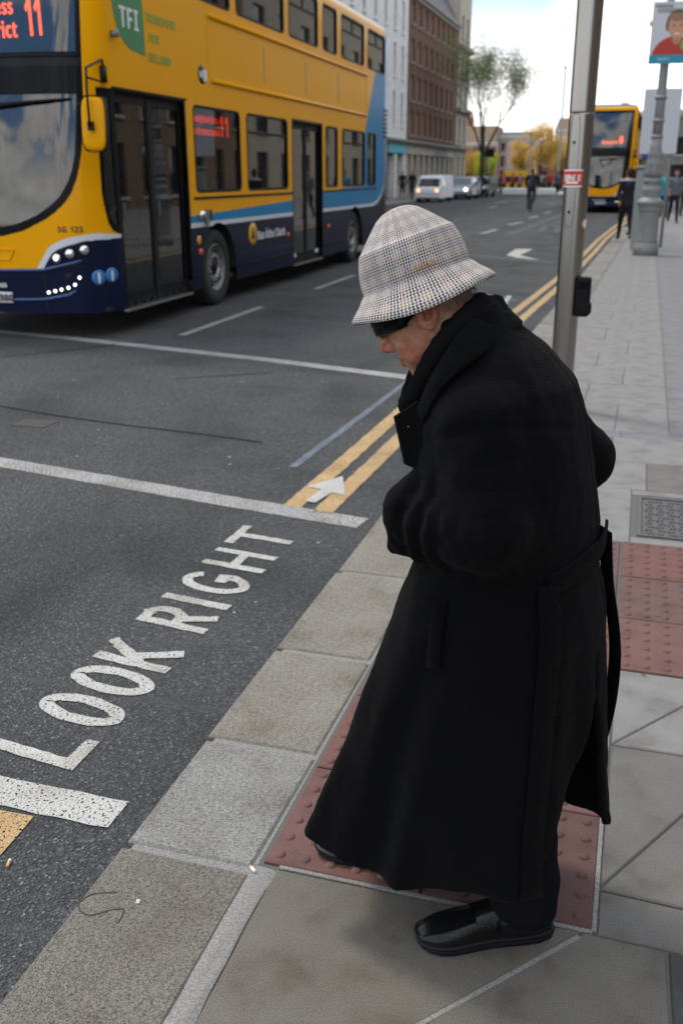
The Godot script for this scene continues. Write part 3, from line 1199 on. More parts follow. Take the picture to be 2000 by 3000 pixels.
func screen_low(s: float) -> float:
	return tab(-s, [[0.40, 2.3], [0.44, 1.85], [0.47, 1.70], [0.51, 1.57], [0.57, 1.44], [0.64, 1.35], [0.74, 1.265], [0.86, 1.19], [1.1, 1.08], [1.32, 1.03], [1.54, 1.01]])


func hole_lo(h: Dictionary, s: float) -> float:
	if h.kind == "screen":
		return tab(-s, [[0.465, 2.3], [0.50, 1.86], [0.54, 1.68], [0.60, 1.54], [0.68, 1.42], [0.80, 1.32], [0.95, 1.23], [1.15, 1.155], [1.35, 1.115], [1.54, 1.10]])
	if h.kind == "quarter":
		return tab(s, [[-0.215, 1.42], [-0.19, 1.28], [-0.16, 1.2], [-0.11, 1.14], [-0.03, 1.10]])
	if h.kind == "arch":
		return -1.0
	return h.v0 + corner(s, h.a, h.b, h.r)


func hole_hi(h: Dictionary, s: float) -> float:
	if h.kind == "arch":
		var d: float = (s - h.c) / h.rad
		return 0.44 + sqrt(maxf(0.0, 1.0 - d * d)) * (h.rad + 0.02)
	return h.v1 - corner(s, h.a, h.b, h.r)


func bus_holes() -> Array:
	var out := []
	for a in [[1.92, 3.42], [3.65, 5.36], [7.35, 8.10], [8.38, 10.02], [10.24, 10.90]]:
		out.append({"kind": "window", "a": a[0], "b": a[1], "v0": 1.41, "v1": 2.40, "r": 0.09})
	for a in [[0.35, 1.75], [1.95, 3.2], [3.40, 5.28], [5.49, 6.95], [7.22, 8.05], [8.32, 9.90], [10.18, 11.60]]:
		out.append({"kind": "upper_window", "a": a[0], "b": a[1], "v0": 3.54, "v1": 4.24, "r": 0.08})
	out.append({"kind": "door", "a": 0.03, "b": 1.68, "v0": 0.26, "v1": 2.41, "r": 0.01})
	out.append({"kind": "door", "a": 5.60, "b": 7.14, "v0": 0.26, "v1": 2.39, "r": 0.01})
	out.append({"kind": "arch", "a": 1.97, "b": 3.13, "c": 2.55, "rad": 0.58})
	out.append({"kind": "arch", "a": 8.72, "b": 9.88, "c": 9.30, "rad": 0.58})
	out.append({"kind": "screen", "a": -MID, "b": -0.465, "v0": 1.1, "v1": 2.36, "r": 0.0})
	out.append({"kind": "upper_screen", "a": -MID, "b": -0.45, "v0": 2.73, "v1": 4.15, "r": 0.0})
	out.append({"kind": "quarter", "a": -0.215, "b": -0.03, "v0": 1.1, "v1": 2.34, "r": 0.0})
	return out


# paint scheme of the coachwork
func livery() -> ImageTexture:
	var W := 2048
	var H := 640
	var s0 := -MID
	var ds := (S_END + MID) / W
	var im := Image.create(W, H, false, Image.FORMAT_RGB8)
	var yellow := lin(0.80, 0.36, 0.003)
	var navy := lin(0.008, 0.012, 0.036)
	var blue := lin(0.02, 0.21, 0.42)
	var white := lin(0.62, 0.64, 0.66)
	var black := lin(0.010, 0.010, 0.011)
	var grey := lin(0.022, 0.023, 0.026)
	var vp := 4.55 / H
	for i in W:
		var s := s0 + (i + 0.5) * ds
		var runs := [[0.0, 4.6, yellow]]
		if s < -0.02:
			var top := tab(-s, [[0.0, 1.035], [0.05, 1.035], [0.36, 1.06], [0.63, 1.02], [0.78, 0.965], [0.85, 0.92], [0.92, 0.82], [0.99, 0.72], [1.0, 0.705], [1.6, 0.70]])
			var bot := tab(-s, [[0.0, 1.0], [0.05, 1.0], [0.47, 0.985], [0.66, 0.935], [0.76, 0.90], [0.82, 0.86], [0.87, 0.79], [0.92, 0.715], [0.93, 0.70], [1.6, 0.70]])
			runs.append([0.0, top, white])
			runs.append([0.0, bot, navy])
			if s > -0.26:
				runs.append([tab(s, [[-0.26, 1.45], [-0.235, 1.28], [-0.2, 1.14], [-0.15, 1.075], [-0.08, 1.045], [0.0, 1.035]]), 2.42, black])
			if s < -0.40:
				runs.append([screen_low(s), 2.42, black])
				runs.append([2.42, 2.62, black])
				runs.append([2.60, 4.25, grey if s > -0.2 else black])
				runs.append([2.595, 2.68, grey])
		else:
			runs.append([0.0, 1.06, white])
			runs.append([0.0, 1.005, navy])
			var bt := tab(s, [[1.7, 1.14], [5.5, 1.235], [7.2, 1.33], [8.3, 1.365], [8.6, 1.39], [10.02, 1.4], [10.05, 2.45], [10.78, 3.5]])
			if s > 10.05:
				bt = tab(s, [[10.05, 2.45], [10.78, 3.5]])
				runs.append([1.06, bt, blue])
			else:
				runs.append([1.06, bt, blue])
			if s > 10.78:
				runs.append([1.06, 3.55 if s < 11.62 else 4.5, blue])
			if s > 10.7:
				var c := tab(s, [[10.7, 1.0], [11.1, 1.05], [11.45, 1.18], [11.7, 1.38], [11.95, 1.75], [12.1, 2.1], [12.2, 2.6]])
				runs.append([0.0, c + 0.07, white])
				runs.append([0.0, c, navy])
			if s < 1.72:
				runs.append([0.2, 2.43, black])
			if s > 5.56 and s < 7.18:
				runs.append([0.2, 2.42, black])
		runs.append([4.40, 4.6, white])
		for r in runs:
			var y0 := clampi(int((4.55 - r[1]) / vp), 0, H)
			var y1 := clampi(int((4.55 - r[0]) / vp), 0, H)
			if y1 > y0:
				im.fill_rect(Rect2i(i, y0, 1, y1 - y0), r[2])
	return ImageTexture.create_from_image(im)


func bus_columns(holes: Array) -> Array:
	var cuts := []
	var s := -MID
	while s < S_END:
		cuts.append(s)
		s += 0.09 if s < 0.0 or s > 11.8 else 0.4
	cuts.append(S_END)
	for h in holes:
		var n := 6
		if h.kind == "arch":
			for k in 17:
				cuts.append(h.c - h.rad * cos(PI * k / 16.0))
		elif h.kind in ["screen", "quarter"]:
			for k in 25:
				cuts.append(lerpf(h.a, h.b, k / 24.0))
		else:
			cuts.append(h.a)
			cuts.append(h.b)
			for k in n:
				var d: float = h.r * (1 - cos(PI / 2 * (k + 1) / n))
				cuts.append(h.a + d)
				cuts.append(h.b - d)
	cuts.sort()
	var out := [cuts[0]]
	for c in cuts:
		if c - out[-1] > 0.004:
			out.append(c)
	return out


func bus_shell(holes: Array, far: bool, m: Material, parent: Node, called: String) -> void:
	var st := mk()
	st.set_smooth_group(0)
	var cols := bus_columns(holes)
	var vs := [0.27, 0.7, 1.0, 1.4, 2.0, 2.7, 3.4, 4.0, 4.30]
	for c in cols.size() - 1:
		var a: float = cols[c]
		var b: float = cols[c + 1]
		var mid := (a + b) * 0.5
		var ivals := [[0.27, 4.30, 0.27, 4.30]]
		for h in holes:
			if mid <= h.a or mid >= h.b:
				continue
			if far and (h.kind == "door"):
				continue
			var la := hole_lo(h, a)
			var lb := hole_lo(h, b)
			var ha := hole_hi(h, a)
			var hb := hole_hi(h, b)
			var nxt := []
			for iv in ivals:
				var lm: float = (iv[0] + iv[2]) * 0.5
				var hm: float = (iv[1] + iv[3]) * 0.5
				if (ha + hb) * 0.5 <= lm or (la + lb) * 0.5 >= hm:
					nxt.append(iv)
					continue
				if (la + lb) * 0.5 > lm:
					nxt.append([iv[0], la, iv[2], lb])
				if (ha + hb) * 0.5 < hm:
					nxt.append([ha, iv[1], hb, iv[3]])
			ivals = nxt
		for iv in ivals:
			var n := maxi(1, int(ceil((iv[1] - iv[0]) / 0.45)))
			for k in n:
				var q := [[a, lerpf(iv[0], iv[1], float(k) / n)], [b, lerpf(iv[2], iv[3], float(k) / n)], [b, lerpf(iv[2], iv[3], float(k + 1) / n)], [a, lerpf(iv[0], iv[1], float(k + 1) / n)]]
				if far:
					q.reverse()
				for t in [[0, 2, 1], [0, 3, 2]]:
					for i in t:
						st.set_uv(Vector2((q[i][0] + MID) / (S_END + MID), 1.0 - q[i][1] / 4.55))
						st.add_vertex(skin(q[i][0], q[i][1], 0.0, far))
	# rounded edge of the roof
	var prof := [[4.30, 0.0], [4.37, -0.02], [4.43, -0.07], [4.47, -0.16], [4.49, -0.35]]
	for c in cols.size() - 1:
		for k in 4:
			var q := [[cols[c], prof[k]], [cols[c + 1], prof[k]], [cols[c + 1], prof[k + 1]], [cols[c], prof[k + 1]]]
			if far:
				q.reverse()
			for t in [[0, 2, 1], [0, 3, 2]]:
				for i in t:
					st.set_uv(Vector2((q[i][0] + MID) / (S_END + MID), 1.0 - q[i][1][0] / 4.55))
					st.add_vertex(skin(q[i][0], q[i][1][0], q[i][1][1], far))
		var a1 := skin(cols[c], 4.49, -0.35, far)
		var b1 := skin(cols[c + 1], 4.49, -0.35, far)
		for v in ([a1, Vector3(-1.25, 4.5, b1.z), b1, a1, Vector3(-1.25, 4.5, a1.z), Vector3(-1.25, 4.5, b1.z)]):
			st.set_uv(Vector2(0.5, 0.005))
			st.add_vertex(v)
	put(st, called, m, parent)


func outline_of(h: Dictionary) -> Array:
	var top := []
	var low := []
	var n := 40
	for k in n + 1:
		var t := float(k) / n
		t = 0.5 - 0.5 * cos(PI * t)
		var s := lerpf(h.a, h.b, t)
		top.append(Vector2(s, hole_hi(h, s)))
		low.append(Vector2(s, hole_lo(h, s)))
	low.reverse()
	return top + low


func skin_pane(h: Dictionary, off: float, far: bool, m: Material, parent: Node, called: String) -> MeshInstance3D:
	var st := mk(true)
	var n := 24
	var rows := 6
	for k in n:
		var ta := 0.5 - 0.5 * cos(PI * k / n)
		var tb := 0.5 - 0.5 * cos(PI * (k + 1) / n)
		var a := lerpf(h.a, h.b, ta)
		var b := lerpf(h.a, h.b, tb)
		for r in rows:
			var f0 := float(r) / rows
			var f1 := float(r + 1) / rows
			quad(st, skin(a, lerpf(hole_lo(h, a), hole_hi(h, a), f0), off, far), skin(a, lerpf(hole_lo(h, a), hole_hi(h, a), f1), off, far),
				skin(b, lerpf(hole_lo(h, b), hole_hi(h, b), f1), off, far), skin(b, lerpf(hole_lo(h, b), hole_hi(h, b), f0), off, far))
	return put(st, called, m, parent)


func skin_strip(pts: Array, width: float, off: float, m: Material, parent: Node, called: String, closed := true, thick := 0.02, far := false) -> MeshInstance3D:
	# flat band on the skin along a closed outline, lying inside it
	var st := mk()
	var n := pts.size()
	var mid := Vector2.ZERO
	for p in pts:
		mid += p / n
	var ins := []
	for k in n:
		var a: Vector2 = pts[(k + n - 1) % n] if closed else pts[maxi(k - 1, 0)]
		var b: Vector2 = pts[(k + 1) % n] if closed else pts[mini(k + 1, n - 1)]
		var d := (b - a).normalized()
		var nn := Vector2(-d.y, d.x)
		if closed and nn.dot(mid - pts[k]) < 0.0:
			nn = -nn
		ins.append(pts[k] + nn * width)
	for k in (n if closed else n - 1):
		var j := (k + 1) % n
		var A := skin(pts[k].x, pts[k].y, off, far)
		var B := skin(pts[j].x, pts[j].y, off, far)
		var C := skin(ins[j].x, ins[j].y, off, far)
		var D := skin(ins[k].x, ins[k].y, off, far)
		quad(st, A, B, C, D)
		quad(st, skin(pts[k].x, pts[k].y, off - thick, far), skin(pts[j].x, pts[j].y, off - thick, far), B, A)
		quad(st, D, C, skin(ins[j].x, ins[j].y, off - thick, far), skin(ins[k].x, ins[k].y, off - thick, far))
	return put(st, called, m, parent)


func skin_box(s0: float, s1: float, v0: float, v1: float, off: float, m: Material, parent: Node, called: String, n := 1, thick := 0.03) -> MeshInstance3D:
	var st := mk()
	for k in n:
		var a := lerpf(s0, s1, float(k) / n)
		var b := lerpf(s0, s1, float(k + 1) / n)
		quad(st, skin(a, v0, off), skin(a, v1, off), skin(b, v1, off), skin(b, v0, off))
		quad(st, skin(a, v1, off), skin(a, v1, off - thick), skin(b, v1, off - thick), skin(b, v1, off))
		quad(st, skin(a, v0, off - thick), skin(a, v0, off), skin(b, v0, off), skin(b, v0, off - thick))
	quad(st, skin(s0, v0, off - thick), skin(s0, v1, off - thick), skin(s0, v1, off), skin(s0, v0, off))
	quad(st, skin(s1, v0, off), skin(s1, v1, off), skin(s1, v1, off - thick), skin(s1, v0, off - thick))
	return put(st, called, m, parent)


func skin_disc(s: float, v: float, r: float, m: Material, parent: Node, called: String, bulge := 0.012, off := 0.004) -> MeshInstance3D:
	var st := mk(true)
	var b := skin_basis(s, v)
	var c := skin(s, v, off)
	loft(st, [ellipse_ring(c - b.z * 0.012, b.x * r, b.y * r, 16), ellipse_ring(c + b.z * bulge * 0.3, b.x * r, b.y * r, 16), ellipse_ring(c + b.z * bulge, b.x * r * 0.6, b.y * r * 0.6, 16)], true, false, true)
	return put(st, called, m, parent)


func skin_text(text: String, s: float, v: float, height: float, m: Material, parent: Node, called: String, off := 0.004, squeeze := 1.0, bold := true) -> MeshInstance3D:
	var o := letters(text, height, m, bold)
	var b := skin_basis(s, v)
	o.transform = Transform3D(b.scaled_local(Vector3(squeeze, 1, 1)), skin(s, v, off))
	node_of(o, called, parent)
	return o


func bus_wheel(u: float, far: bool, parent: Node) -> void:
	var w := Node3D.new()
	node_of(w, "wheel", parent)
	w.position = Vector3(-(0.16 if not far else 2.34), 0.48, -u)
	var dir := 1.0 if not far else -1.0
	var turn := Basis(Vector3.BACK, -PI / 2 * dir)
	var st := mk(true)
	# lathe axis is y: outwards of the bus
	var prof := [[0.24, -0.16], [0.42, -0.15], [0.475, -0.12], [0.482, -0.05], [0.482, 0.06], [0.47, 0.10], [0.42, 0.125], [0.31, 0.11], [0.285, 0.09]]
	var rings := []
	for p in prof:
		var r := ellipse_ring(Vector3(0, p[1], 0), Vector3(p[0], 0, 0), Vector3(0, 0, p[0]), 36)
		rings.append(r)
	loft(st, rings)
	var t := put(st, "tyre", M.rubber, w)
	t.basis = turn
	st = mk(true)
	rings = []
	for p in [[0.30, 0.10], [0.288, 0.115], [0.275, 0.09], [0.255, 0.04], [0.20, 0.035], [0.185, 0.06]]:
		rings.append(ellipse_ring(Vector3(0, p[1], 0), Vector3(p[0], 0, 0), Vector3(0, 0, p[0]), 36))
	loft(st, rings)
	t = put(st, "rim", M.wheel_paint, w)
	t.basis = turn
	st = mk()
	rings = []
	for p in [[0.185, 0.05], [0.182, 0.085], [0.135, 0.09], [0.125, 0.06], [0.10, 0.05]]:
		rings.append(ellipse_ring(Vector3(0, p[1], 0), Vector3(p[0], 0, 0), Vector3(0, 0, p[0]), 30))
	loft(st, rings)
	for k in 10:
		var a := TAU * k / 10
		lathe(st, [Vector2(0.016, 0.07), Vector2(0.016, 0.108), Vector2(0.008, 0.112)], 6, Vector3(cos(a) * 0.158, 0, sin(a) * 0.158))
	t = put(st, "hub_ring", M.wheel_steel, w)
	t.basis = turn
	st = mk(true)
	lathe(st, [Vector2(0.115, 0.04), Vector2(0.10, 0.075), Vector2(0.07, 0.095), Vector2(0.0, 0.10)], 20)
	t = put(st, "hub_cap", M.bus_trim, w)
	t.basis = turn
	st = mk()
	for k in 10:
		var a := TAU * k / 10
		box(st, Vector3(cos(a) * 0.228, 0.045, sin(a) * 0.228), Vector3(0.03, 0.012, 0.03), Transform3D())
	t = put(st, "hand_hole", M.under, w)
	t.basis = turn


func build_near_bus() -> void:
	var bus := thing("double_deck_bus", "yellow and blue double-deck city bus on route 11 filling the road beyond the man", "bus", Vector3(-5.153, ROAD_Y, -9.225), deg_to_rad(0.975), "yellow double-deck buses")
	var holes := bus_holes()
	var paint := mat("bus_paint", Color.WHITE, 0.3)
	paint.albedo_texture = livery()
	paint.texture_repeat = false
	paint.clearcoat_enabled = true
	paint.metallic_specular = 0.18
	paint.clearcoat = 0.07
	paint.clearcoat_roughness = 0.05
	paint.normal_enabled = true
	paint.normal_texture = noise_tex(99, 0.008, [], 512, FastNoiseLite.TYPE_SIMPLEX_SMOOTH, 2, 2.2)
	paint.normal_scale = 0.22
	bus_shell(holes, false, paint, bus, "bodywork")
	bus_shell(holes, true, paint, bus, "far_bodywork")
	# panes and rubber gaskets
	for h in holes:
		match h.kind:
			"window", "upper_window":
				for far in [false, true]:
					var p := skin_pane(h, -0.022, far, M.bus_glass, bus, "window")
					skin_strip(outline_of(h), 0.028, 0.004, M.bus_trim, p, "gasket", true, 0.035, far)
					if h.b - h.a > 1.3 and not far:
						# hopper rail across the top of the pane
						var y: float = h.v1 - 0.24
						if h.kind == "upper_window" or h.a > 3.5:
							skin_box(h.a + 0.02, h.b - 0.02, y - 0.016, y + 0.016, -0.008, M.bus_trim, p, "hopper_rail", 1, 0.012)
							skin_box((h.a + h.b) * 0.5 - 0.012, (h.a + h.b) * 0.5 + 0.012, y + 0.016, h.v1 - 0.02, -0.009, M.bus_trim, p, "hopper_bar", 1, 0.012)
			"screen":
				for far in [false, true]:
					skin_pane(h, -0.02, far, M.bus_windscreen, bus, "windscreen")
			"upper_screen":
				for far in [false, true]:
					skin_pane(h, -0.012, far, M.bus_windscreen, bus, "upper_windscreen")
			"quarter":
				skin_pane(h, -0.02, false, M.bus_glass, bus, "corner_window")
	skin_box(-MID, -0.43, 2.69, 2.715, 0.012, M.bus_trim, bus, "screen_frame", 12, 0.02)
	skin_box(-0.46, -0.435, 2.715, 4.2, 0.010, M.bus_trim, bus, "screen_frame", 1, 0.02)
	doors(bus, 0.03, 1.68, 0.26, 2.41)
	doors(bus, 5.60, 7.14, 0.26, 2.39)
	inside(bus)
	# mouldings of the between-decks panel
	var rails := [[[2.49, 3.41], [10.1, 3.41]], [[2.53, 2.70], [10.1, 2.70]]]
	for r in rails:
		var st := mk(true)
		tube(st, [skin(r[0][0], r[0][1], 0.006), skin(6.3, r[0][1], 0.006), skin(r[1][0], r[1][1], 0.006)], [0.026, 0.026, 0.026], 8)
		put(st, "advert_rail", M.bus_yellow, bus)
	for s in [2.46, 10.08]:
		skin_box(s - 0.008, s + 0.008, 2.70, 3.41, 0.004, M.bus_yellow, bus, "advert_edge", 1, 0.01)
	var seam := mat("panel_tape", lin(0.40, 0.27, 0.13), 0.6)
	for s in [4.40, 6.30, 8.15]:
		skin_box(s - 0.02, s + 0.02, 2.80, 3.27, 0.003, seam, bus, "panel_seam", 1, 0.01)
	for r in [[1.85, 5.55], [7.2, 11.0]]:
		skin_box(r[0], r[1], 1.335 if r[0] < 5 else 1.345, 1.362, 0.01, M.bus_trim, bus, "rubbing_strip", 2, 0.015)
	for r in [[3.2, 5.5], [7.25, 8.6], [1.72, 1.95], [10.0, 11.8]]:
		skin_box(r[0], r[1], 0.43, 0.455, 0.012, M.bus_paint if false else M.bus_trim, bus, "skirt_strip", 2, 0.02)
	# door cover line above the entrance
	skin_box(0.0, 1.75, 2.425, 2.445, 0.012, M.bus_trim, bus, "gutter", 2, 0.02)
	# rear louvres
	for k in 7:
		skin_box(11.55, 12.0, 2.35 + k * 0.085, 2.385 + k * 0.085, 0.006, M.bus_black, bus, "louvre", 2, 0.02)
	for k in 9:
		skin_box(11.5, 12.05, 0.5 + k * 0.08, 0.535 + k * 0.08, 0.006, M.bus_black, bus, "louvre", 2, 0.02)
	for u in [2.55, 9.30]:
		for far in [false, true]:
			bus_wheel(u, far, bus)
	# arches, floor pan
	var st := mk()
	for u in [2.55, 9.30]:
		for side in 2:
			var x0 := -0.01 if side == 0 else -2.49
			var x1 := -0.55 if side == 0 else -1.95
			for k in 16:
				var a := PI * k / 16.0
				var b := PI * (k + 1) / 16.0
				quad(st, Vector3(x0, 0.44 + sin(a) * 0.61, -(u - cos(a) * 0.59)), Vector3(x0, 0.44 + sin(b) * 0.61, -(u - cos(b) * 0.59)), Vector3(x1, 0.44 + sin(b) * 0.61, -(u - cos(b) * 0.59)), Vector3(x1, 0.44 + sin(a) * 0.61, -(u - cos(a) * 0.59)))
	for r in [[-0.3, 1.9], [3.2, 8.6], [9.95, 11.9]]:
		box_between(st, Vector3(-2.45, 0.28, -r[1]), Vector3(-0.05, 0.32, -r[0]))
	box_between(st, Vector3(-1.95, 0.28, -11.9), Vector3(-0.55, 0.33, 0.3))
	put(st, "wheel_arch", M.under, bus)
	front_of_bus(bus)
	side_of_bus(bus)
	signs_of_bus(bus, "Business", "District", "11", "Sandyford Bus.", "Via Drumcondra")

	# the second bus, further up the street, is of the same make
	var other: Node3D = bus.duplicate()
	other.name = numbered("double_deck_bus")
	add_child(other)
	other.position = Vector3(-0.62, ROAD_Y, -46.6)
	other.rotation.y = deg_to_rad(-1.2)
	tag(other, "yellow double-deck bus showing route 40, far up the street behind the steel pole", "bus", "yellow double-deck buses")
	for c in other.get_children():
		if str(c.name).begins_with("destination") or str(c.name).begins_with("side_display"):
			other.remove_child(c)
			c.free()
	signs_of_bus(other, "", "Parnell St.", "40", "", "")


func doors(bus: Node, a: float, b: float, v0: float, v1: float) -> void:
	var mid := (a + b) * 0.5
	for k in 2:
		var s0 := a if k == 0 else mid
		var s1 := mid if k == 0 else b
		var st := mk()
		var f := 0.07
		var d := -0.05
		# leaf frame of four members
		for r in [[s0, s0 + f, v0, v1], [s1 - f, s1, v0, v1], [s0 + f, s1 - f, v0, v0 + 0.16], [s0 + f, s1 - f, v1 - 0.10, v1]]:
			var p0 := skin(r[0], r[2], d)
			var p1 := skin(r[1], r[3], d)
			box_between(st, Vector3(minf(p0.x, p1.x) - 0.03, p0.y, minf(p0.z, p1.z) + 0.002), Vector3(maxf(p0.x, p1.x), p1.y, maxf(p0.z, p1.z) - 0.002))
		var leaf := put(st, "door_leaf", M.bus_trim, bus)
		st = mk()
		var q0 := skin(s0 + f, v0 + 0.16, d - 0.012)
		var q1 := skin(s1 - f, v1 - 0.10, d - 0.012)
		quad(st, Vector3(q0.x, q0.y, q0.z), Vector3(q0.x, q1.y, q0.z), Vector3(q0.x, q1.y, q1.z), Vector3(q0.x, q0.y, q1.z))
		put(st, "pane", M.bus_glass, leaf)
		st = mk(true)
		tube(st, [skin(s0 + f + 0.06, v0 + 0.9, d - 0.06), skin(s0 + f + 0.06, v0 + 1.2, d - 0.07)], [0.014, 0.014], 6)
		put(st, "grab_handle", M.white_plain, leaf)
		st = mk()
		box(st, skin(s0 + 0.16, v0 + 1.0, d - 0.008), Vector3(0.004, 0.17, 0.07))
		put(st, "notice", M.bus_inside, leaf)
	skin_box(a, b, v0 - 0.02, v0 + 0.005, 0.004, M.reflector, bus, "door_sill", 1, 0.06)
	skin_box(mid - 0.015, mid + 0.015, v0, v1, -0.042, M.rubber, bus, "door_seal", 1, 0.02)


func inside(bus: Node) -> void:
	var st := mk()
	box_between(st, Vector3(-2.42, 0.30, -11.6), Vector3(-0.08, 0.36, 0.0))
	put(st, "lower_floor", M.bus_floor, bus)
	st = mk()
	box_between(st, Vector3(-2.45, 2.46, -11.8), Vector3(-0.05, 2.60, -0.05))
	put(st, "upper_floor", M.bus_inside, bus)
	st = mk()
	box_between(st, Vector3(-2.42, 0.36, -11.65), Vector3(-0.08, 2.46, -11.55))
	box_between(st, Vector3(-2.42, 2.60, -11.65), Vector3(-0.08, 4.3, -11.55))
	box_between(st, Vector3(-2.40, 4.30, -11.7), Vector3(-0.10, 4.33, -0.3))
	put(st, "bulkhead", M.bus_inside, bus)
	# cab
	st = mk()
	box_between(st, Vector3(-2.40, 0.36, -1.3), Vector3(-1.05, 1.9, -1.22))
	box_between(st, Vector3(-1.12, 0.36, -1.22), Vector3(-1.05, 1.25, -0.1))
	put(st, "cab_partition", M.bus_black, bus)
	st = mk(true)
	var rings := []
	for k in 9:
		var x := lerpf(-1.95, -0.6, k / 8.0)
		rings.append(PackedVector3Array([Vector3(x, 0.9, 0.5), Vector3(x, 1.12, 0.42), Vector3(x, 1.16, 0.15), Vector3(x, 0.9, 0.1)]))
	loft(st, rings)
	put(st, "dashboard", M.bus_black, bus)
	st = mk(true)
	tube(st, [Vector3(-1.75, 0.9, -0.3), Vector3(-1.75, 1.2, -0.1)], [0.03, 0.03], 6)
	for k in 16:
		pass
	var wheel := []
	for k in 17:
		var a := TAU * k / 16.0
		wheel.append(Vector3(-1.75 + cos(a) * 0.22, 1.2 + sin(a) * 0.10, -0.1 + sin(a) * -0.19))
	var rr := []
	rr.resize(17)
	rr.fill(0.016)
	tube(st, wheel, rr, 6, false)
	put(st, "steering_wheel", M.bus_black, bus)
	# seats of both decks
	var seat := mk()
	cbox(seat, Vector3(0, 0.42, 0), Vector3(0.86, 0.12, 0.44), 0.03)
	cbox(seat, Vector3(0, 0.78, -0.22), Vector3(0.86, 0.66, 0.09), 0.035)
	box(seat, Vector3(0, 0.2, 0), Vector3(0.08, 0.4, 0.3))
	var first: MeshInstance3D = null
	for deck in 2:
		for k in (9 if deck == 0 else 13):
			for side in 2:
				var z := -3.4 - k * 0.85 if deck == 0 else -0.9 - k * 0.82
				if deck == 0 and side == 0 and z < -5.3 and z > -7.4:
					continue
				var p := Vector3(-0.58 if side == 0 else -1.92, 0.36 if deck == 0 else 2.60, z)
				if first == null:
					first = put(seat, "seat", M.bus_seat, bus)
					first.position = p
				else:
					copy_mesh(first, "seat", null, bus, Transform3D(Basis(), p))
	for p in [Vector3(-0.75, 0.36, -1.75), Vector3(-1.5, 0.36, -2.4), Vector3(-0.75, 0.36, -5.4), Vector3(-0.75, 0.36, -7.3), Vector3(-1.35, 0.36, -4.5)]:
		st = mk(true)
		tube(st, [p, p + Vector3(0, 2.1, 0)], [0.017, 0.017], 6)
		put(st, "handrail", M.rail_yellow, bus)
	st = mk()
	box(st, Vector3(-0.95, 2.38, -1.2), Vector3(0.25, 0.02, 0.06))
	put(st, "ceiling_lamp", M.lamp_warm, bus)


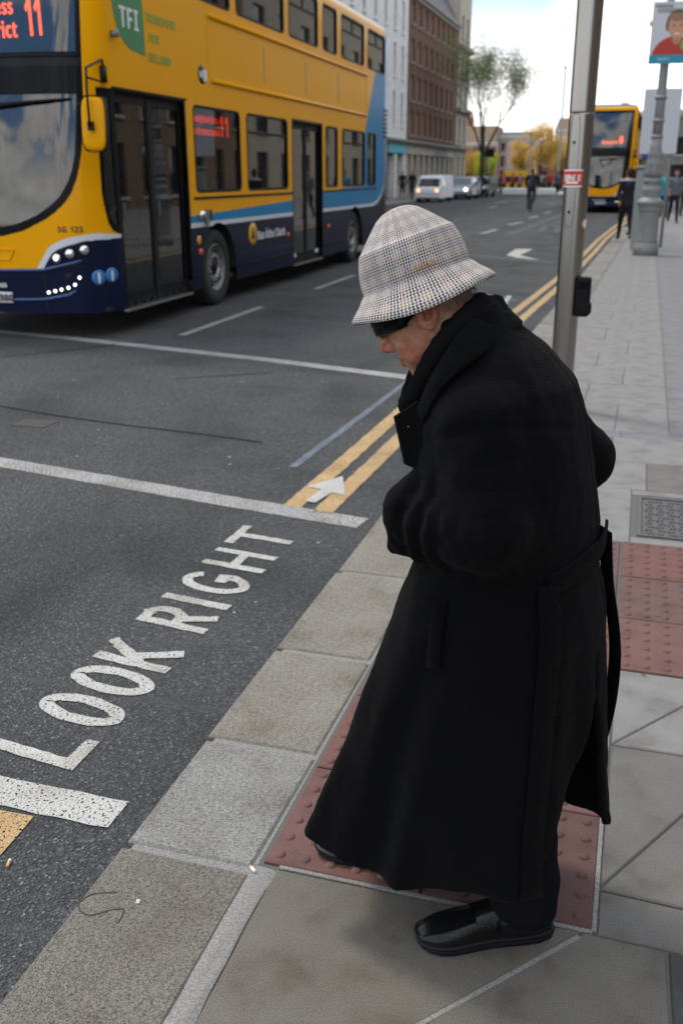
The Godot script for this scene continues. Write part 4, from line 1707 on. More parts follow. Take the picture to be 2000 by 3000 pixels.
func front_of_bus(bus: Node) -> void:
	# bumper line, headlamps, running lights
	for far in [false, true]:
		var st := mk(true)
		var pts := []
		for k in 14:
			var s := lerpf(-MID, -0.52, k / 13.0)
			pts.append(skin(s, tab(-s, [[0.5, 0.80], [0.92, 0.705], [1.6, 0.69]]), 0.008, far))
		var rr := []
		rr.resize(pts.size())
		rr.fill(0.016)
		tube(st, pts, rr, 6)
		var trim := mat("bumper_blue", lin(0.03, 0.075, 0.20), 0.25)
		put(st, "bumper_bead", trim, bus)
		st = mk(true)
		pts = []
		for k in 14:
			var s := lerpf(-MID, -0.60, k / 13.0)
			pts.append(skin(s, tab(-s, [[0.55, 0.53], [0.66, 0.46], [0.93, 0.41], [1.6, 0.39]]), 0.008, far))
		tube(st, pts, rr, 6)
		put(st, "bumper_bead", trim, bus)
	var lamp := [[-0.77, 0.82], [-0.63, 0.865], [-0.485, 0.90]]
	for p in lamp:
		var b := skin_basis(p[0], p[1])
		var c := skin(p[0], p[1], 0.004)
		var st := mk(true)
		var d := []
		for r in [[0.062, 0.0], [0.06, 0.008], [0.046, 0.008], [0.040, 0.003]]:
			d.append(ellipse_ring(c + b.z * r[1], b.x * r[0], b.y * r[0], 20))
		loft(st, d)
		var o := put(st, "headlamp", M.bus_trim, bus)
		st = mk(true)
		d = []
		for r in [[0.046, 0.004], [0.04, 0.014], [0.022, 0.02]]:
			d.append(ellipse_ring(c + b.z * r[1], b.x * r[0], b.y * r[0], 20))
		loft(st, d, true, false, true)
		put(st, "lens", M.reflector, o)
		if p[0] < -0.7:
			st = mk(true)
			loft(st, [ellipse_ring(c + b.z * 0.021, b.x * 0.02, b.y * 0.02, 12), ellipse_ring(c + b.z * 0.024, b.x * 0.012, b.y * 0.012, 12)], true, false, true)
			put(st, "bulb", M.led_white, o)
	for p in [[-0.89, 0.48], [-0.82, 0.495], [-0.75, 0.51], [-0.675, 0.53], [-0.605, 0.56], [-0.555, 0.63]]:
		skin_disc(p[0], p[1], 0.0145, M.led_white, bus, "running_light", 0.01)
	skin_disc(-0.66, 0.645, 0.035, M.under, bus, "fog_lamp", 0.004)
	# shut line of the corner panel
	skin_box(-0.925, -0.915, 0.30, 0.70, 0.003, M.under, bus, "panel_gap", 1, 0.01)
	skin_box(-0.90, -0.50, 0.735, 0.75, 0.003, M.under, bus, "panel_gap", 6, 0.01)
	# round step badges
	for p in [[-0.36, 0.625, 0.075], [-0.21, 0.64, 0.075]]:
		var o := skin_disc(p[0], p[1], p[2], M.sign_blue, bus, "step_badge", 0.003)
		var b := skin_basis(p[0], p[1])
		var c := skin(p[0], p[1], 0.009)
		var st := mk()
		loft(st, [ellipse_ring(c + b.y * 0.038, b.x * 0.012, b.y * 0.012, 10), ellipse_ring(c + b.y * 0.038 + b.z * 0.002, b.x * 0.012, b.y * 0.012, 10)], true, false, true)
		box(st, Vector3.ZERO, Vector3(0.026, 0.05, 0.004), Transform3D(b, c + b.y * 0.004))
		box(st, Vector3.ZERO, Vector3(0.018, 0.045, 0.0035), Transform3D(b, c - b.y * 0.034))
		put(st, "pictogram", M.text_white, o)
	# lower grille pocket on the yellow front
	var pk := [Vector2(-MID, 0.90), Vector2(-1.22, 0.90), Vector2(-1.28, 0.80), Vector2(-MID, 0.80)]
	var st2 := mk()
	for k in 4:
		var a: Vector2 = pk[k]
		var b: Vector2 = pk[(k + 1) % 4]
		tube(st2, [skin(a.x, a.y, 0.004), skin(b.x, b.y, 0.004)], [0.009, 0.009], 6)
	put(st2, "grille_edge", M.bus_yellow, bus)
	# number plate
	var pl := skin_box(-1.78, -1.29, 0.37, 0.475, 0.02, M.white_plain, bus, "number_plate", 4, 0.02)
	var tx := letters("172-D-2980", 0.07, M.text_black)
	tx.transform = Transform3D(skin_basis(-MID, 0.42), skin(-1.52, 0.42, 0.028))
	node_of(tx, "plate_number", pl)
	skin_text("www.dublinbus", -1.62, 0.55, 0.055, M.text_white, bus, "web_address", 0.012, 1.0)
	# fleet number, letter by letter round the corner
	var fn := Node3D.new()
	node_of(fn, "fleet_number", bus)
	var at := [["S", -0.715], ["G", -0.665], ["1", -0.585], ["2", -0.545], ["3", -0.50]]
	for a in at:
		skin_text(a[0], a[1], 1.10, 0.055, M.text_black, fn, "numeral", 0.003)
	# wipers
	for a in [[-1.7, -0.55, 2.30, 2.335]]:
		var st := mk(true)
		var pts := []
		var rr := []
		for k in 12:
			var t := k / 11.0
			pts.append(skin(lerpf(-1.75, -0.52, t), lerpf(2.22, 2.31, t), 0.03))
			rr.append(0.034 * (1.0 - t * 0.8))
		tube(st, pts, rr, 8)
		put(st, "wiper", M.bus_trim, bus)
	# mirror on its bracket
	var mr := Node3D.new()
	node_of(mr, "mirror", bus)
	var c := skin(-0.40, 2.07, 0.36)
	var b := Basis(Vector3.UP, deg_to_rad(8)) * Basis(Vector3.BACK, deg_to_rad(-2))
	var stm := mk(true)
	var rings := []
	for z in [[-0.04, 0.9], [-0.03, 1.0], [0.005, 1.0], [0.02, 0.95], [0.026, 0.8]]:
		var r := PackedVector3Array()
		for k in 40:
			var a := TAU * k / 40
			var cx := signf(cos(a)) * pow(absf(cos(a)), 0.45)
			var cy := signf(sin(a)) * pow(absf(sin(a)), 0.45)
			r.append(c + b * (Vector3(cx * 0.116 * z[1], cy * 0.238 * z[1], z[0])))
		rings.append(r)
	loft(stm, rings, true, true, true)
	put(stm, "housing", M.bus_yellow, mr)
	stm = mk()
	rings = []
	for z in [[-0.03, 1.03], [-0.03, 1.07], [0.012, 1.07], [0.012, 1.03]]:
		var r := PackedVector3Array()
		for k in 40:
			var a := TAU * k / 40
			var cx := signf(cos(a)) * pow(absf(cos(a)), 0.45)
			var cy := signf(sin(a)) * pow(absf(sin(a)), 0.45)
			r.append(c + b * (Vector3(cx * 0.114 * z[1], cy * 0.236 * z[1], z[0])))
		rings.append(r)
	loft(stm, rings)
	put(stm, "rim", M.bus_trim, mr)
	stm = mk()
	box(stm, c + Vector3(0.0, -0.02, 0.062), Vector3(0.055, 0.08, 0.03))
	put(stm, "clamp", M.bus_black, mr)
	stm = mk(true)
	var hook := skin(-0.16, 2.62, 0.02)
	var knee := Vector3(c.x - 0.01, 2.55, c.z + 0.05)
	tube(stm, [skin(-0.16, 2.48, 0.03), hook, hook + Vector3(0.0, 0.05, 0.02), knee, Vector3(c.x - 0.005, 2.3, c.z + 0.075), c + Vector3(0, -0.02, 0.08)], [0.013, 0.013, 0.013, 0.013, 0.012, 0.012], 8)
	tube(stm, [Vector3(c.x - 0.008, 2.47, c.z + 0.055), skin(-0.17, 2.47, 0.02)], [0.010, 0.010], 6)
	box(stm, skin(-0.16, 2.54, 0.02), Vector3(0.05, 0.15, 0.05))
	put(stm, "bracket", M.bus_trim, mr)
	# inner hanging mirror in the cab, drawn by the dark round shape behind the glass
	stm = mk(true)
	lathe(stm, [Vector2(0.0, -0.3), Vector2(0.3, -0.2), Vector2(0.36, 0.1), Vector2(0.2, 0.32), Vector2(0.0, 0.35)], 20, skin(-1.25, 1.65, -0.5))
	put(stm, "driver_seat", M.bus_black, bus)


func side_of_bus(bus: Node) -> void:
	# camera pod at the top of the front corner
	var st := mk(true)
	var c := skin(0.07, 2.92, 0.0)
	tube(st, [c, c + Vector3(0.07, 0, 0.0), c + Vector3(0.075, 0, 0.0)], [0.036, 0.036, 0.02], 14)
	put(st, "camera_pod", M.wheel_paint, bus)
	# crest of the operator: leaf-shaped green panel with letters
	var leaf := [Vector2(0.11, 3.46), Vector2(0.105, 3.30), Vector2(0.14, 3.10), Vector2(0.21, 2.96), Vector2(0.32, 2.87), Vector2(0.45, 2.82), Vector2(0.78, 2.79), Vector2(0.78, 3.16), Vector2(0.77, 3.30), Vector2(0.73, 3.46)]
	st = mk()
	var mid := Vector2(0.5, 3.2)
	for k in leaf.size():
		var a: Vector2 = leaf[k]
		var b: Vector2 = leaf[(k + 1) % leaf.size()]
		tri(st, skin(mid.x, mid.y, 0.003), skin(b.x, b.y, 0.003), skin(a.x, a.y, 0.003))
		quad(st, skin(a.x, a.y, 0.003), skin(b.x, b.y, 0.003), skin(b.x, b.y, -0.004), skin(a.x, a.y, -0.004))
	var crest := put(st, "operator_crest", M.logo_green, bus)
	skin_text("TFI", 0.45, 3.10, 0.19, M.text_white, crest, "lettering", 0.006, 1.05)
	skin_text("TRANSPORT", 1.20, 3.17, 0.085, M.text_green, bus, "operator_name", 0.004, 1.1)
	skin_text("FOR", 1.0, 2.98, 0.085, M.text_green, bus, "operator_name", 0.004, 1.1)
	skin_text("IRELAND", 1.12, 2.79, 0.085, M.text_green, bus, "operator_name", 0.004, 1.1)
	# wireless sign
	var o := skin_disc(2.24, 2.745, 0.105, M.bus_black, bus, "wireless_sign", 0.004)
	skin_box(2.25, 2.37, 2.675, 2.80, 0.012, M.text_white, o, "plate", 1, 0.008)
	skin_text("WiFi", 2.235, 2.74, 0.075, M.text_white, o, "lettering", 0.016)
	# lamps and fillers behind the entrance
	skin_disc(1.93, 0.86, 0.055, M.lamp_amber, bus, "reflector", 0.012)
	skin_disc(1.96, 0.72, 0.04, M.lamp_orange, bus, "side_marker", 0.02)
	for p in [[5.3, 0.74], [7.5, 0.76], [11.4, 0.72]]:
		skin_disc(p[0], p[1], 0.035, M.lamp_orange, bus, "side_marker", 0.02)
	st = mk(true)
	tube(st, [skin(1.98, 1.155, 0.0), skin(1.99, 1.155, 0.05), skin(2.0, 1.155, 0.07)], [0.055, 0.05, 0.02], 14)
	put(st, "side_mirror", M.reflector, bus)
	st = mk()
	loft(st, [ellipse_ring(skin(2.16, 1.12, 0.02), Vector3(0, 0.10, 0), Vector3(0, 0, 0.06), 16), ellipse_ring(skin(2.16, 1.12, 0.035), Vector3(0, 0.10, 0), Vector3(0, 0, 0.06), 16)], true, true, true)
	put(st, "push_plate", M.wheel_paint, bus)
	skin_box(2.30, 2.345, 1.08, 1.20, 0.01, M.bus_black, bus, "door_valve", 1, 0.02)
	# emblem and name
	var em := skin_disc(3.78, 0.83, 0.155, mat("emblem_yellow", lin(0.62, 0.33, 0.02), 0.5), bus, "emblem", 0.004)
	skin_box(3.70, 3.86, 0.77, 0.81, 0.010, M.text_black, em, "tower", 1, 0.006)
	skin_box(3.73, 3.83, 0.815, 0.86, 0.010, M.text_black, em, "tower", 1, 0.006)
	skin_box(3.76, 3.80, 0.865, 0.91, 0.010, M.text_black, em, "tower", 1, 0.006)
	skin_text("Bus Átha Cliath", 4.56, 0.80, 0.115, M.text_white, bus, "company_name", 0.004, 1.02)
	skin_box(5.66, 5.82, 0.36, 0.42, -0.045, M.text_white, bus, "door_notice", 1, 0.004)
	skin_box(6.86, 7.02, 0.36, 0.42, -0.045, M.text_white, bus, "door_notice", 1, 0.004)


func signs_of_bus(bus: Node, l1: String, l2: String, num: String, sd1: String, sd2: String) -> void:
	var d := Node3D.new()
	node_of(d, "destination_display", bus)
	var st := mk()
	var y := 2.93
	box_between(st, Vector3(-2.1, 2.82, 0.02), Vector3(-0.42, 3.35, 0.27))
	put(st, "display_box", M.bus_black, d)
	var z := 0.285
	for a in [[l1, -1.12, 3.14, 0.13, 0.75], [l2, -1.07, 2.94, 0.14, 0.75], [num, -0.615, 3.04, 0.33, 0.40]]:
		if a[0] == "":
			continue
		var o := letters(a[0], a[3], M.led_amber)
		o.position = Vector3(a[1], a[2], z)
		o.scale = Vector3(a[4], 1, 1)
		node_of(o, "destination_text", d)
	if sd1 != "":
		var sdp := Node3D.new()
		node_of(sdp, "side_display", bus)
		st = mk()
		box_between(st, Vector3(-0.16, 1.98, -3.32), Vector3(-0.075, 2.37, -2.02))
		put(st, "display_box", M.bus_trim, sdp)
		for a in [[sd1, -2.44, 2.26, 0.085], [sd2, -2.44, 2.12, 0.085], [num, -3.05, 2.19, 0.24]]:
			var o := letters(a[0], a[3], M.led_red)
			o.position = Vector3(-0.070, a[2], a[1])
			o.rotation.y = PI / 2
			node_of(o, "destination_text", sdp)


# ---------------------------------------------------------------- the old man in the long coat
# local axes: x along the picture to the right, y up, z towards the viewer. He walks towards -x, turned a little away.

const FACE := 22.0
var coat_noise := FastNoiseLite.new()
# height: middle x, middle z, half depth along the walk, half width across it
var coat_tab := [
	[0.10, 0.030, -0.02, 0.330, 0.245],
	[0.20, 0.035, -0.02, 0.318, 0.245],
	[0.35, 0.052, -0.02, 0.288, 0.245],
	[0.57, 0.080, -0.02, 0.250, 0.245],
	[0.80, 0.108, -0.02, 0.200, 0.235],
	[0.92, 0.112, -0.03, 0.180, 0.225],
	[1.05, 0.098, -0.04, 0.172, 0.225],
	[1.15, 0.090, -0.05, 0.158, 0.215],
	[1.22, 0.082, -0.055, 0.138, 0.190],
	[1.28, 0.064, -0.06, 0.105, 0.150],
	[1.33, 0.030, -0.06, 0.075, 0.095],
	[1.40, -0.005, -0.06, 0.060, 0.065],
]


func coat_row(y: float) -> PackedFloat32Array:
	var t := coat_tab
	var k := 0
	while k < t.size() - 2 and y > t[k + 1][0]:
		k += 1
	var f := clampf((y - t[k][0]) / (t[k + 1][0] - t[k][0]), 0.0, 1.0)
	return PackedFloat32Array([lerpf(t[k][1], t[k + 1][1], f), lerpf(t[k][2], t[k + 1][2], f), lerpf(t[k][3], t[k + 1][3], f), lerpf(t[k][4], t[k + 1][4], f)])


# torso and skirt of the coat without sleeves
func coat_body(p: Vector3) -> float:
	var r := coat_row(p.y)
	var cb := cos(deg_to_rad(FACE))
	var sb := sin(deg_to_rad(FACE))
	var dx := p.x - r[0]
	var dz := p.z - r[1]
	var f := -cb * dx - sb * dz
	var w := -sb * dx + cb * dz
	var a := atan2(w / r[3], f / r[2])
	var q := pow(pow(absf(f / r[2]), 2.3) + pow(absf(w / r[3]), 2.3), 1.0 / 2.3)
	var rad := minf(r[2], r[3])
	var d := (q - 1.0) * rad * 0.92
	# hanging folds, deepest at the hem
	var low := clampf((0.95 - p.y) / 0.8, 0.0, 1.0)
	var fold := 0.016 * sin(a * 5.0 + 0.6 + p.y * 1.2) + 0.012 * sin(a * 9.0 - 1.1 - p.y * 2.0) + 0.006 * sin(a * 17.0 + p.y * 3.0)
	d += fold * low * low
	# long crease down the near front
	var cr := a - 0.62
	d -= 0.016 * exp(-cr * cr * 70.0) * low
	# one in the front by the pocket
	cr = a - 1.15
	d += 0.008 * exp(-cr * cr * 40.0) * clampf((0.8 - p.y) * 3.0, 0.0, 1.0)
	# pulled-in waist under the belt
	d += 0.010 * exp(-pow((p.y - 0.86) / 0.05, 2.0))
	# middle seam of the back
	var back := wrapf(a - PI, -PI, PI)
	if p.y > 0.75:
		d += 0.004 * exp(-back * back * 900.0)
	return d


func coat_hem(p: Vector3) -> float:
	# distance below the hem, or into the open vent at the back
	var r := coat_row(p.y)
	var cb := cos(deg_to_rad(FACE))
	var sb := sin(deg_to_rad(FACE))
	var dx := p.x - r[0]
	var dz := p.z - r[1]
	var a := atan2((-sb * dx + cb * dz) / r[3], (-cb * dx - sb * dz) / r[2])
	var hem := 0.158 + 0.006 * sin(a * 4.0) + 0.045 * maxf(0.0, cos(a)) + 0.06 * smoothstep(1.0, 2.2, absf(a)) - p.y
	var t := clampf((0.62 - p.y) / 0.46, 0.0, 1.0)
	var vent := (0.66 * t - absf(wrapf(a - 2.86, -PI, PI))) * 0.26
	return maxf(hem, vent)


const SH_L := Vector3(0.02, 1.165, 0.095)
const EL_L := Vector3(0.035, 0.984, 0.170)
const WR_L := Vector3(-0.082, 0.962, 0.06)
const SH_R := Vector3(0.14, 1.18, -0.19)
const EL_R := Vector3(0.308, 1.000, -0.25)
const WR_R := Vector3(0.02, 0.93, -0.26)


func coat_d(p: Vector3) -> float:
	var d := coat_body(p)
	# near sleeve, wide, with creases over the elbow
	var n := coat_noise.get_noise_3d(p.x * 22.0, p.y * 22.0, p.z * 22.0)
	var up := seg_d(p, SH_L, EL_L, 0.078, 0.072)
	var along := clampf((p - EL_L).dot(WR_L - EL_L) / (WR_L - EL_L).length_squared(), 0.0, 1.0)
	var fo := seg_d(p, EL_L, WR_L, 0.072, 0.076)
	fo += 0.011 * sin(along * 21.0 + p.y * 26.0 + n * 2.0) * along
	var sl := smin(up, fo, 0.03)
	# soft creases running round the bend of the arm and slack ones down from the shoulder
	var bend := exp(-pow((p - EL_L).length() / 0.13, 2.0))
	var st_a := sin((p.x * 0.55 + p.y * 0.8 - p.z * 0.3) * 95.0 + coat_noise.get_noise_3d(p.x * 18.0, p.y * 18.0, p.z * 18.0) * 5.0)
	sl += 0.0050 * bend * (absf(st_a) - 0.5)
	sl += 0.0045 * sin((p.x + p.y * 0.25) * 58.0 + n * 3.0) * clampf((1.16 - p.y) * 5.0, 0.0, 1.0) * (1.0 - bend)
	sl += 0.005 * n
	d = smin(d, sl, 0.034)
	# far sleeve
	var s2 := smin(seg_d(p, SH_R, EL_R, 0.080, 0.064), seg_d(p, EL_R, WR_R, 0.064, 0.062), 0.03)
	d = smin(d, s2, 0.03)
	# drop of the shoulder seam
	var e := (p - SH_L).dot((EL_L - SH_L).normalized())
	if p.z > 0.02 and p.y > 1.0:
		d += 0.004 * exp(-pow((e - 0.02) / 0.008, 2.0)) * clampf(p.z * 12.0, 0.0, 1.0)
	d += 0.0018 * coat_noise.get_noise_3d(p.x * 60.0, p.y * 40.0, p.z * 60.0) + 0.006 * coat_noise.get_noise_3d(p.x * 14.0, p.y * 7.0, p.z * 14.0)
	# hollow below the waist
	if p.y < 0.7:
		var inner := d + 0.016
		d = maxf(d, -inner)
		d = -smin(-d, -coat_hem(p), 0.014)
	d = maxf(d, p.y - 1.355 - p.x * 0.35)
	return d


func head_frame() -> Transform3D:
	var b := Basis(Vector3.UP, deg_to_rad(-20.0)) * Basis(Vector3.BACK, deg_to_rad(27.0)) * Basis(Vector3.RIGHT, deg_to_rad(2.0))
	return Transform3D(b, Vector3(-0.058, 1.358, -0.080))


# head in its own frame: looks along -x, ears at the origin
func head_d(p: Vector3) -> float:
	var m := Vector3(p.x, p.y, absf(p.z))
	var d := ell_d(p, Vector3(-0.002, 0.035, 0), Vector3(0.090, 0.088, 0.074))
	d = smin(d, ell_d(p, Vector3(-0.044, -0.03, 0), Vector3(0.058, 0.085, 0.058)), 0.03)
	d = smin(d, seg_d(m, Vector3(0.0, -0.045, 0.047), Vector3(-0.066, -0.104, 0.010), 0.024, 0.022), 0.025)
	d = smin(d, ell_d(m, Vector3(-0.05, -0.055, 0.034), Vector3(0.034, 0.036, 0.026)), 0.02)
	d = smin(d, seg_d(m, Vector3(-0.092, 0.026, 0.0), Vector3(-0.086, 0.026, 0.036), 0.012, 0.010), 0.015)
	# nose
	d = smin(d, seg_d(p, Vector3(-0.096, 0.006, 0), Vector3(-0.117, -0.034, 0), 0.009, 0.0145), 0.010)
	d = smin(d, ell_d(m, Vector3(-0.104, -0.039, 0.013), Vector3(0.013, 0.010, 0.0085)), 0.006)
	# lips
	d = smin(d, seg_d(m, Vector3(-0.0985, -0.0665, 0), Vector3(-0.086, -0.068, 0.024), 0.0085, 0.004), 0.006)
	d = smin(d, seg_d(m, Vector3(-0.0965, -0.0785, 0), Vector3(-0.085, -0.075, 0.022), 0.0085, 0.004), 0.006)
	var slit := seg_d(m, Vector3(-0.106, -0.0725, 0), Vector3(-0.088, -0.0725, 0.026), 0.0032, 0.0024)
	d = -smin(-d, slit, 0.002)
	# fold from nose to mouth, hollow of the cheek, eye sockets
	d += 0.003 * exp(-pow(seg_d(m, Vector3(-0.098, -0.042, 0.024), Vector3(-0.078, -0.085, 0.037), 0.0, 0.0) / 0.004, 2.0))
	d = smin(d, d + 0.01, 0.01) if false else d
	d = -smin(-d, ell_d(m, Vector3(-0.097, 0.004, 0.032), Vector3(0.014, 0.013, 0.018)), 0.008)
	# jowl and neck
	d = smin(d, seg_d(p, Vector3(0.022, -0.045, 0), Vector3(0.035, -0.165, 0.01), 0.057, 0.056), 0.035)
	d = smin(d, seg_d(m, Vector3(-0.03, -0.095, 0.012), Vector3(0.0, -0.16, 0.02), 0.018, 0.022), 0.03)
	# ear
	var q := m - Vector3(0.010, -0.004, 0.078)
	q = Basis(Vector3.UP, -0.35) * q
	q = Basis(Vector3.BACK, 0.25) * q
	q -= Vector3(0, 0, 0.004)
	var ear := ell_d(q, Vector3.ZERO, Vector3(0.022, 0.036, 0.011))
	ear = -smin(-ear, ell_d(q, Vector3(-0.002, 0.004, 0.012), Vector3(0.0135, 0.024, 0.0115)), 0.003)
	ear = smin(ear, ell_d(q, Vector3(-0.010, -0.002, 0.006), Vector3(0.005, 0.009, 0.006)), 0.004)
	d = smin(d, ear, 0.006)
	d += 0.0011 * coat_noise.get_noise_3d(p.x * 160.0, p.y * 160.0, p.z * 160.0) + 0.0022 * coat_noise.get_noise_3d(p.x * 55.0, p.y * 85.0, p.z * 55.0)
	return d


# flushed skin of nose, lips, cheeks and ears
func skin_tint(p: Vector3) -> Color:
	var m := Vector3(p.x, p.y, absf(p.z))
	var f := exp(-pow((m - Vector3(-0.122, -0.036, 0.0)).length() / 0.024, 2.0))
	f = maxf(f, exp(-pow((m - Vector3(0.012, 0.0, 0.085)).length() / 0.026, 2.0)) * 0.9)
	var n := coat_noise.get_noise_3d(p.x * 120.0, p.y * 120.0, p.z * 120.0)
	f = maxf(f, exp(-pow((m - Vector3(-0.055, -0.06, 0.055)).length() / 0.035, 2.0)) * clampf(0.45 + n * 1.6, 0.0, 0.9))
	var c := Color.WHITE.lerp(Color(1.0, 0.56, 0.50), clampf(f, 0.0, 1.0))
	if m.x < -0.083 and absf(m.y + 0.0725) < 0.011 and m.z < 0.026:
		c = Color(0.85, 0.42, 0.42)
	return c


func body_d(p: Vector3) -> float:
	var d := seg_d(p, Vector3(0.05, 1.17, -0.06), Vector3(0.11, 0.85, -0.03), 0.085, 0.13)
	d = smin(d, seg_d(p, Vector3(0.04, 1.19, -0.06), Vector3(0.01, 1.28, -0.07), 0.055, 0.05), 0.03)
	for s in [[SH_L, EL_L, WR_L], [SH_R, EL_R, WR_R]]:
		d = smin(d, seg_d(p, s[0], s[1], 0.05, 0.042), 0.03)
		d = smin(d, seg_d(p, s[1], s[2], 0.042, 0.03), 0.02)
	# hands held together before the body, each with its fingers
	for s in [[WR_L, Vector3(-0.10, 0.93, -0.05), 1.0], [WR_R, Vector3(-0.09, 0.93, -0.12), -1.0]]:
		var w: Vector3 = s[0]
		var h: Vector3 = s[1]
		d = smin(d, seg_d(p, w, h, 0.026, 0.032), 0.02)
		for k in 4:
			var a := h + Vector3(0.012 * (k - 1.5), 0.02 - 0.012 * k, 0.0)
			var b := a + Vector3(-0.02, -0.01, -0.04 * s[2])
			d = minf(d, seg_d(p, a, b, 0.0095, 0.009))
			d = minf(d, seg_d(p, b, b + Vector3(0.02, -0.02, -0.015 * s[2]), 0.009, 0.008))
		d = minf(d, seg_d(p, h, h + Vector3(-0.02, 0.035, -0.02 * s[2]), 0.011, 0.009))
	for s in [[Vector3(0.12, 0.82, 0.05), Vector3(0.13, 0.46, 0.10), Vector3(0.165, 0.08, 0.125)], [Vector3(0.10, 0.82, -0.10), Vector3(-0.02, 0.46, -0.15), Vector3(-0.10, 0.08, -0.16)]]:
		d = smin(d, seg_d(p, s[0], s[1], 0.085, 0.055), 0.03)
		d = smin(d, seg_d(p, s[1], s[2], 0.055, 0.04), 0.02)
	return d


func trouser_d(p: Vector3) -> float:
	var d := 9.0
	for s in [[Vector3(0.12, 0.80, 0.05), Vector3(0.135, 0.46, 0.10), Vector3(0.165, 0.115, 0.118)], [Vector3(0.10, 0.80, -0.10), Vector3(-0.02, 0.46, -0.15), Vector3(-0.105, 0.12, -0.16)]]:
		d = minf(d, smin(seg_d(p, s[0], s[1], 0.10, 0.075), seg_d(p, s[1], s[2], 0.075, 0.078), 0.03))
	d += 0.004 * sin(p.y * 60.0 + p.x * 30.0) * clampf((0.3 - p.y) * 6.0, 0.0, 1.0)
	return maxf(d, 0.075 - p.y)


func shoe(parent: Node, at: Vector3, turn: float, tilt: float) -> void:
	# toe towards -x of its own frame, heel at x = 0.15
	var root := Node3D.new()
	node_of(root, "shoe", parent)
	root.position = at
	root.rotation = Vector3(0, turn, tilt)
	var prof := [ # x, half width, top height, sole lift
		[0.152, 0.016, 0.050, 0.006], [0.146, 0.027, 0.062, 0.002], [0.12, 0.035, 0.074, 0.0], [0.08, 0.037, 0.078, 0.0], [0.045, 0.036, 0.080, 0.0], [0.01, 0.036, 0.082, 0.0],
		[-0.02, 0.039, 0.079, 0.0], [-0.05, 0.043, 0.071, 0.0], [-0.08, 0.0455, 0.062, 0.0], [-0.105, 0.044, 0.055, 0.002], [-0.128, 0.037, 0.047, 0.006], [-0.143, 0.026, 0.037, 0.010], [-0.150, 0.012, 0.029, 0.013]]
	var st := mk(true)
	var rings := []
	for q in prof:
		var r := PackedVector3Array()
		for k in 21:
			var a := PI * k / 20.0
			var c := cos(a)
			var s := sin(a)
			var y: float = 0.024 + (q[2] - 0.024) * pow(s, 0.55)
			# apron seam along the top of the toe
			if q[0] < 0.0:
				y += 0.0030 * exp(-pow((absf(c) - 0.66) / 0.07, 2.0)) - (0.002 if absf(c) < 0.60 else 0.0)
			r.append(Vector3(q[0], y, signf(c) * pow(absf(c), 0.8) * q[1] * (1.0 - 0.12 * s)))
		rings.append(r)
	loft(st, rings, false)
	for e in [0, rings.size() - 1]:
		var R: PackedVector3Array = rings[e]
		for k in R.size() - 1:
			tri(st, R[k], R[k + 1], Vector3(R[0].x, 0.024, 0))
	put(st, "upper", M.shoe_leather, root)
	# tongue and saddle
	st = mk(true)
	rings = []
	for j in 6:
		var x := lerpf(-0.028, 0.022, j / 5.0)
		var r := PackedVector3Array()
		for k in 13:
			var a := lerpf(0.12, 0.88, k / 12.0) * PI
			r.append(Vector3(x, 0.027 + (lerpf(0.086, 0.098, j / 5.0) - 0.024) * pow(sin(a), 0.5), cos(a) * (0.0385 - 0.002 * j * 0.2)))
		rings.append(r)
	loft(st, rings, false)
	put(st, "saddle", M.shoe_leather, root)
	st = mk(true)
	tube(st, [Vector3(0.022, 0.045, 0.039), Vector3(0.024, 0.085, 0.025), Vector3(0.024, 0.098, 0.0), Vector3(0.024, 0.085, -0.025), Vector3(0.022, 0.045, -0.039)], [0.0035, 0.0035, 0.0035, 0.0035, 0.0035], 6)
	put(st, "collar_roll", M.shoe_leather, root)
	# sole with welt and heel
	st = mk()
	st.set_smooth_group(0)
	rings = []
	var lev := [[0.0, 0.985], [0.004, 1.03], [0.012, 1.05], [0.0135, 1.02], [0.0155, 1.02], [0.017, 1.09], [0.023, 1.10], [0.0255, 1.03]]
	for l in lev:
		var r := PackedVector3Array()
		for q in prof:
			r.append(Vector3(q[0] * (1.0 + (l[1] - 1.0) * 0.35), l[0] + q[3] * (1.0 - l[0] / 0.0255 * 0.7), q[1] * l[1] + 0.002))
		for k in prof.size():
			var q: Array = prof[prof.size() - 1 - k]
			r.append(Vector3(q[0] * (1.0 + (l[1] - 1.0) * 0.35), l[0] + q[3] * (1.0 - l[0] / 0.0255 * 0.7), -(q[1] * l[1] + 0.002)))
		rings.append(r)
	loft(st, rings, true, true, true)
	put(st, "sole", M.shoe_sole, root)
	st = mk(true)
	tube(st, [Vector3(0.085, 0.06, 0.0), Vector3(0.09, 0.16, 0.0)], [0.034, 0.04], 14)
	put(st, "sock", M.sock, root)


func cloth_band(parent: Node, called: String, pts: Array, width: float, axis: Array, m: Material, thick := 0.008) -> void:
	# flat strap through pts; axis gives the direction of its width at each point
	var st := mk(true)
	var rings := []
	var n := pts.size()
	for k in n:
		var d: Vector3 = (pts[mini(k + 1, n - 1)] - pts[maxi(k - 1, 0)]).normalized()
		var a: Vector3 = (axis[k] as Vector3)
		a = (a - d * a.dot(d)).normalized()
		var t := d.cross(a).normalized() * thick * 0.5
		var h := a * width * 0.5
		rings.append(PackedVector3Array([pts[k] - h * 0.96 - t, pts[k] - h, pts[k] - h * 0.96 + t, pts[k] + h * 0.96 + t, pts[k] + h, pts[k] + h * 0.96 - t]))
	loft(st, rings, true, true, true)
	put(st, called, m, parent)


# a point on the coat a little outside it, found by walking in from outside
func on_coat(p: Vector3, dir: Vector3, off: float) -> Vector3:
	var t := 0.5
	var q := p + dir * t
	for k in 60:
		var d := coat_d(q)
		if d < 0.001:
			break
		q -= dir * maxf(d * 0.6, 0.001)
	return q + dir * off


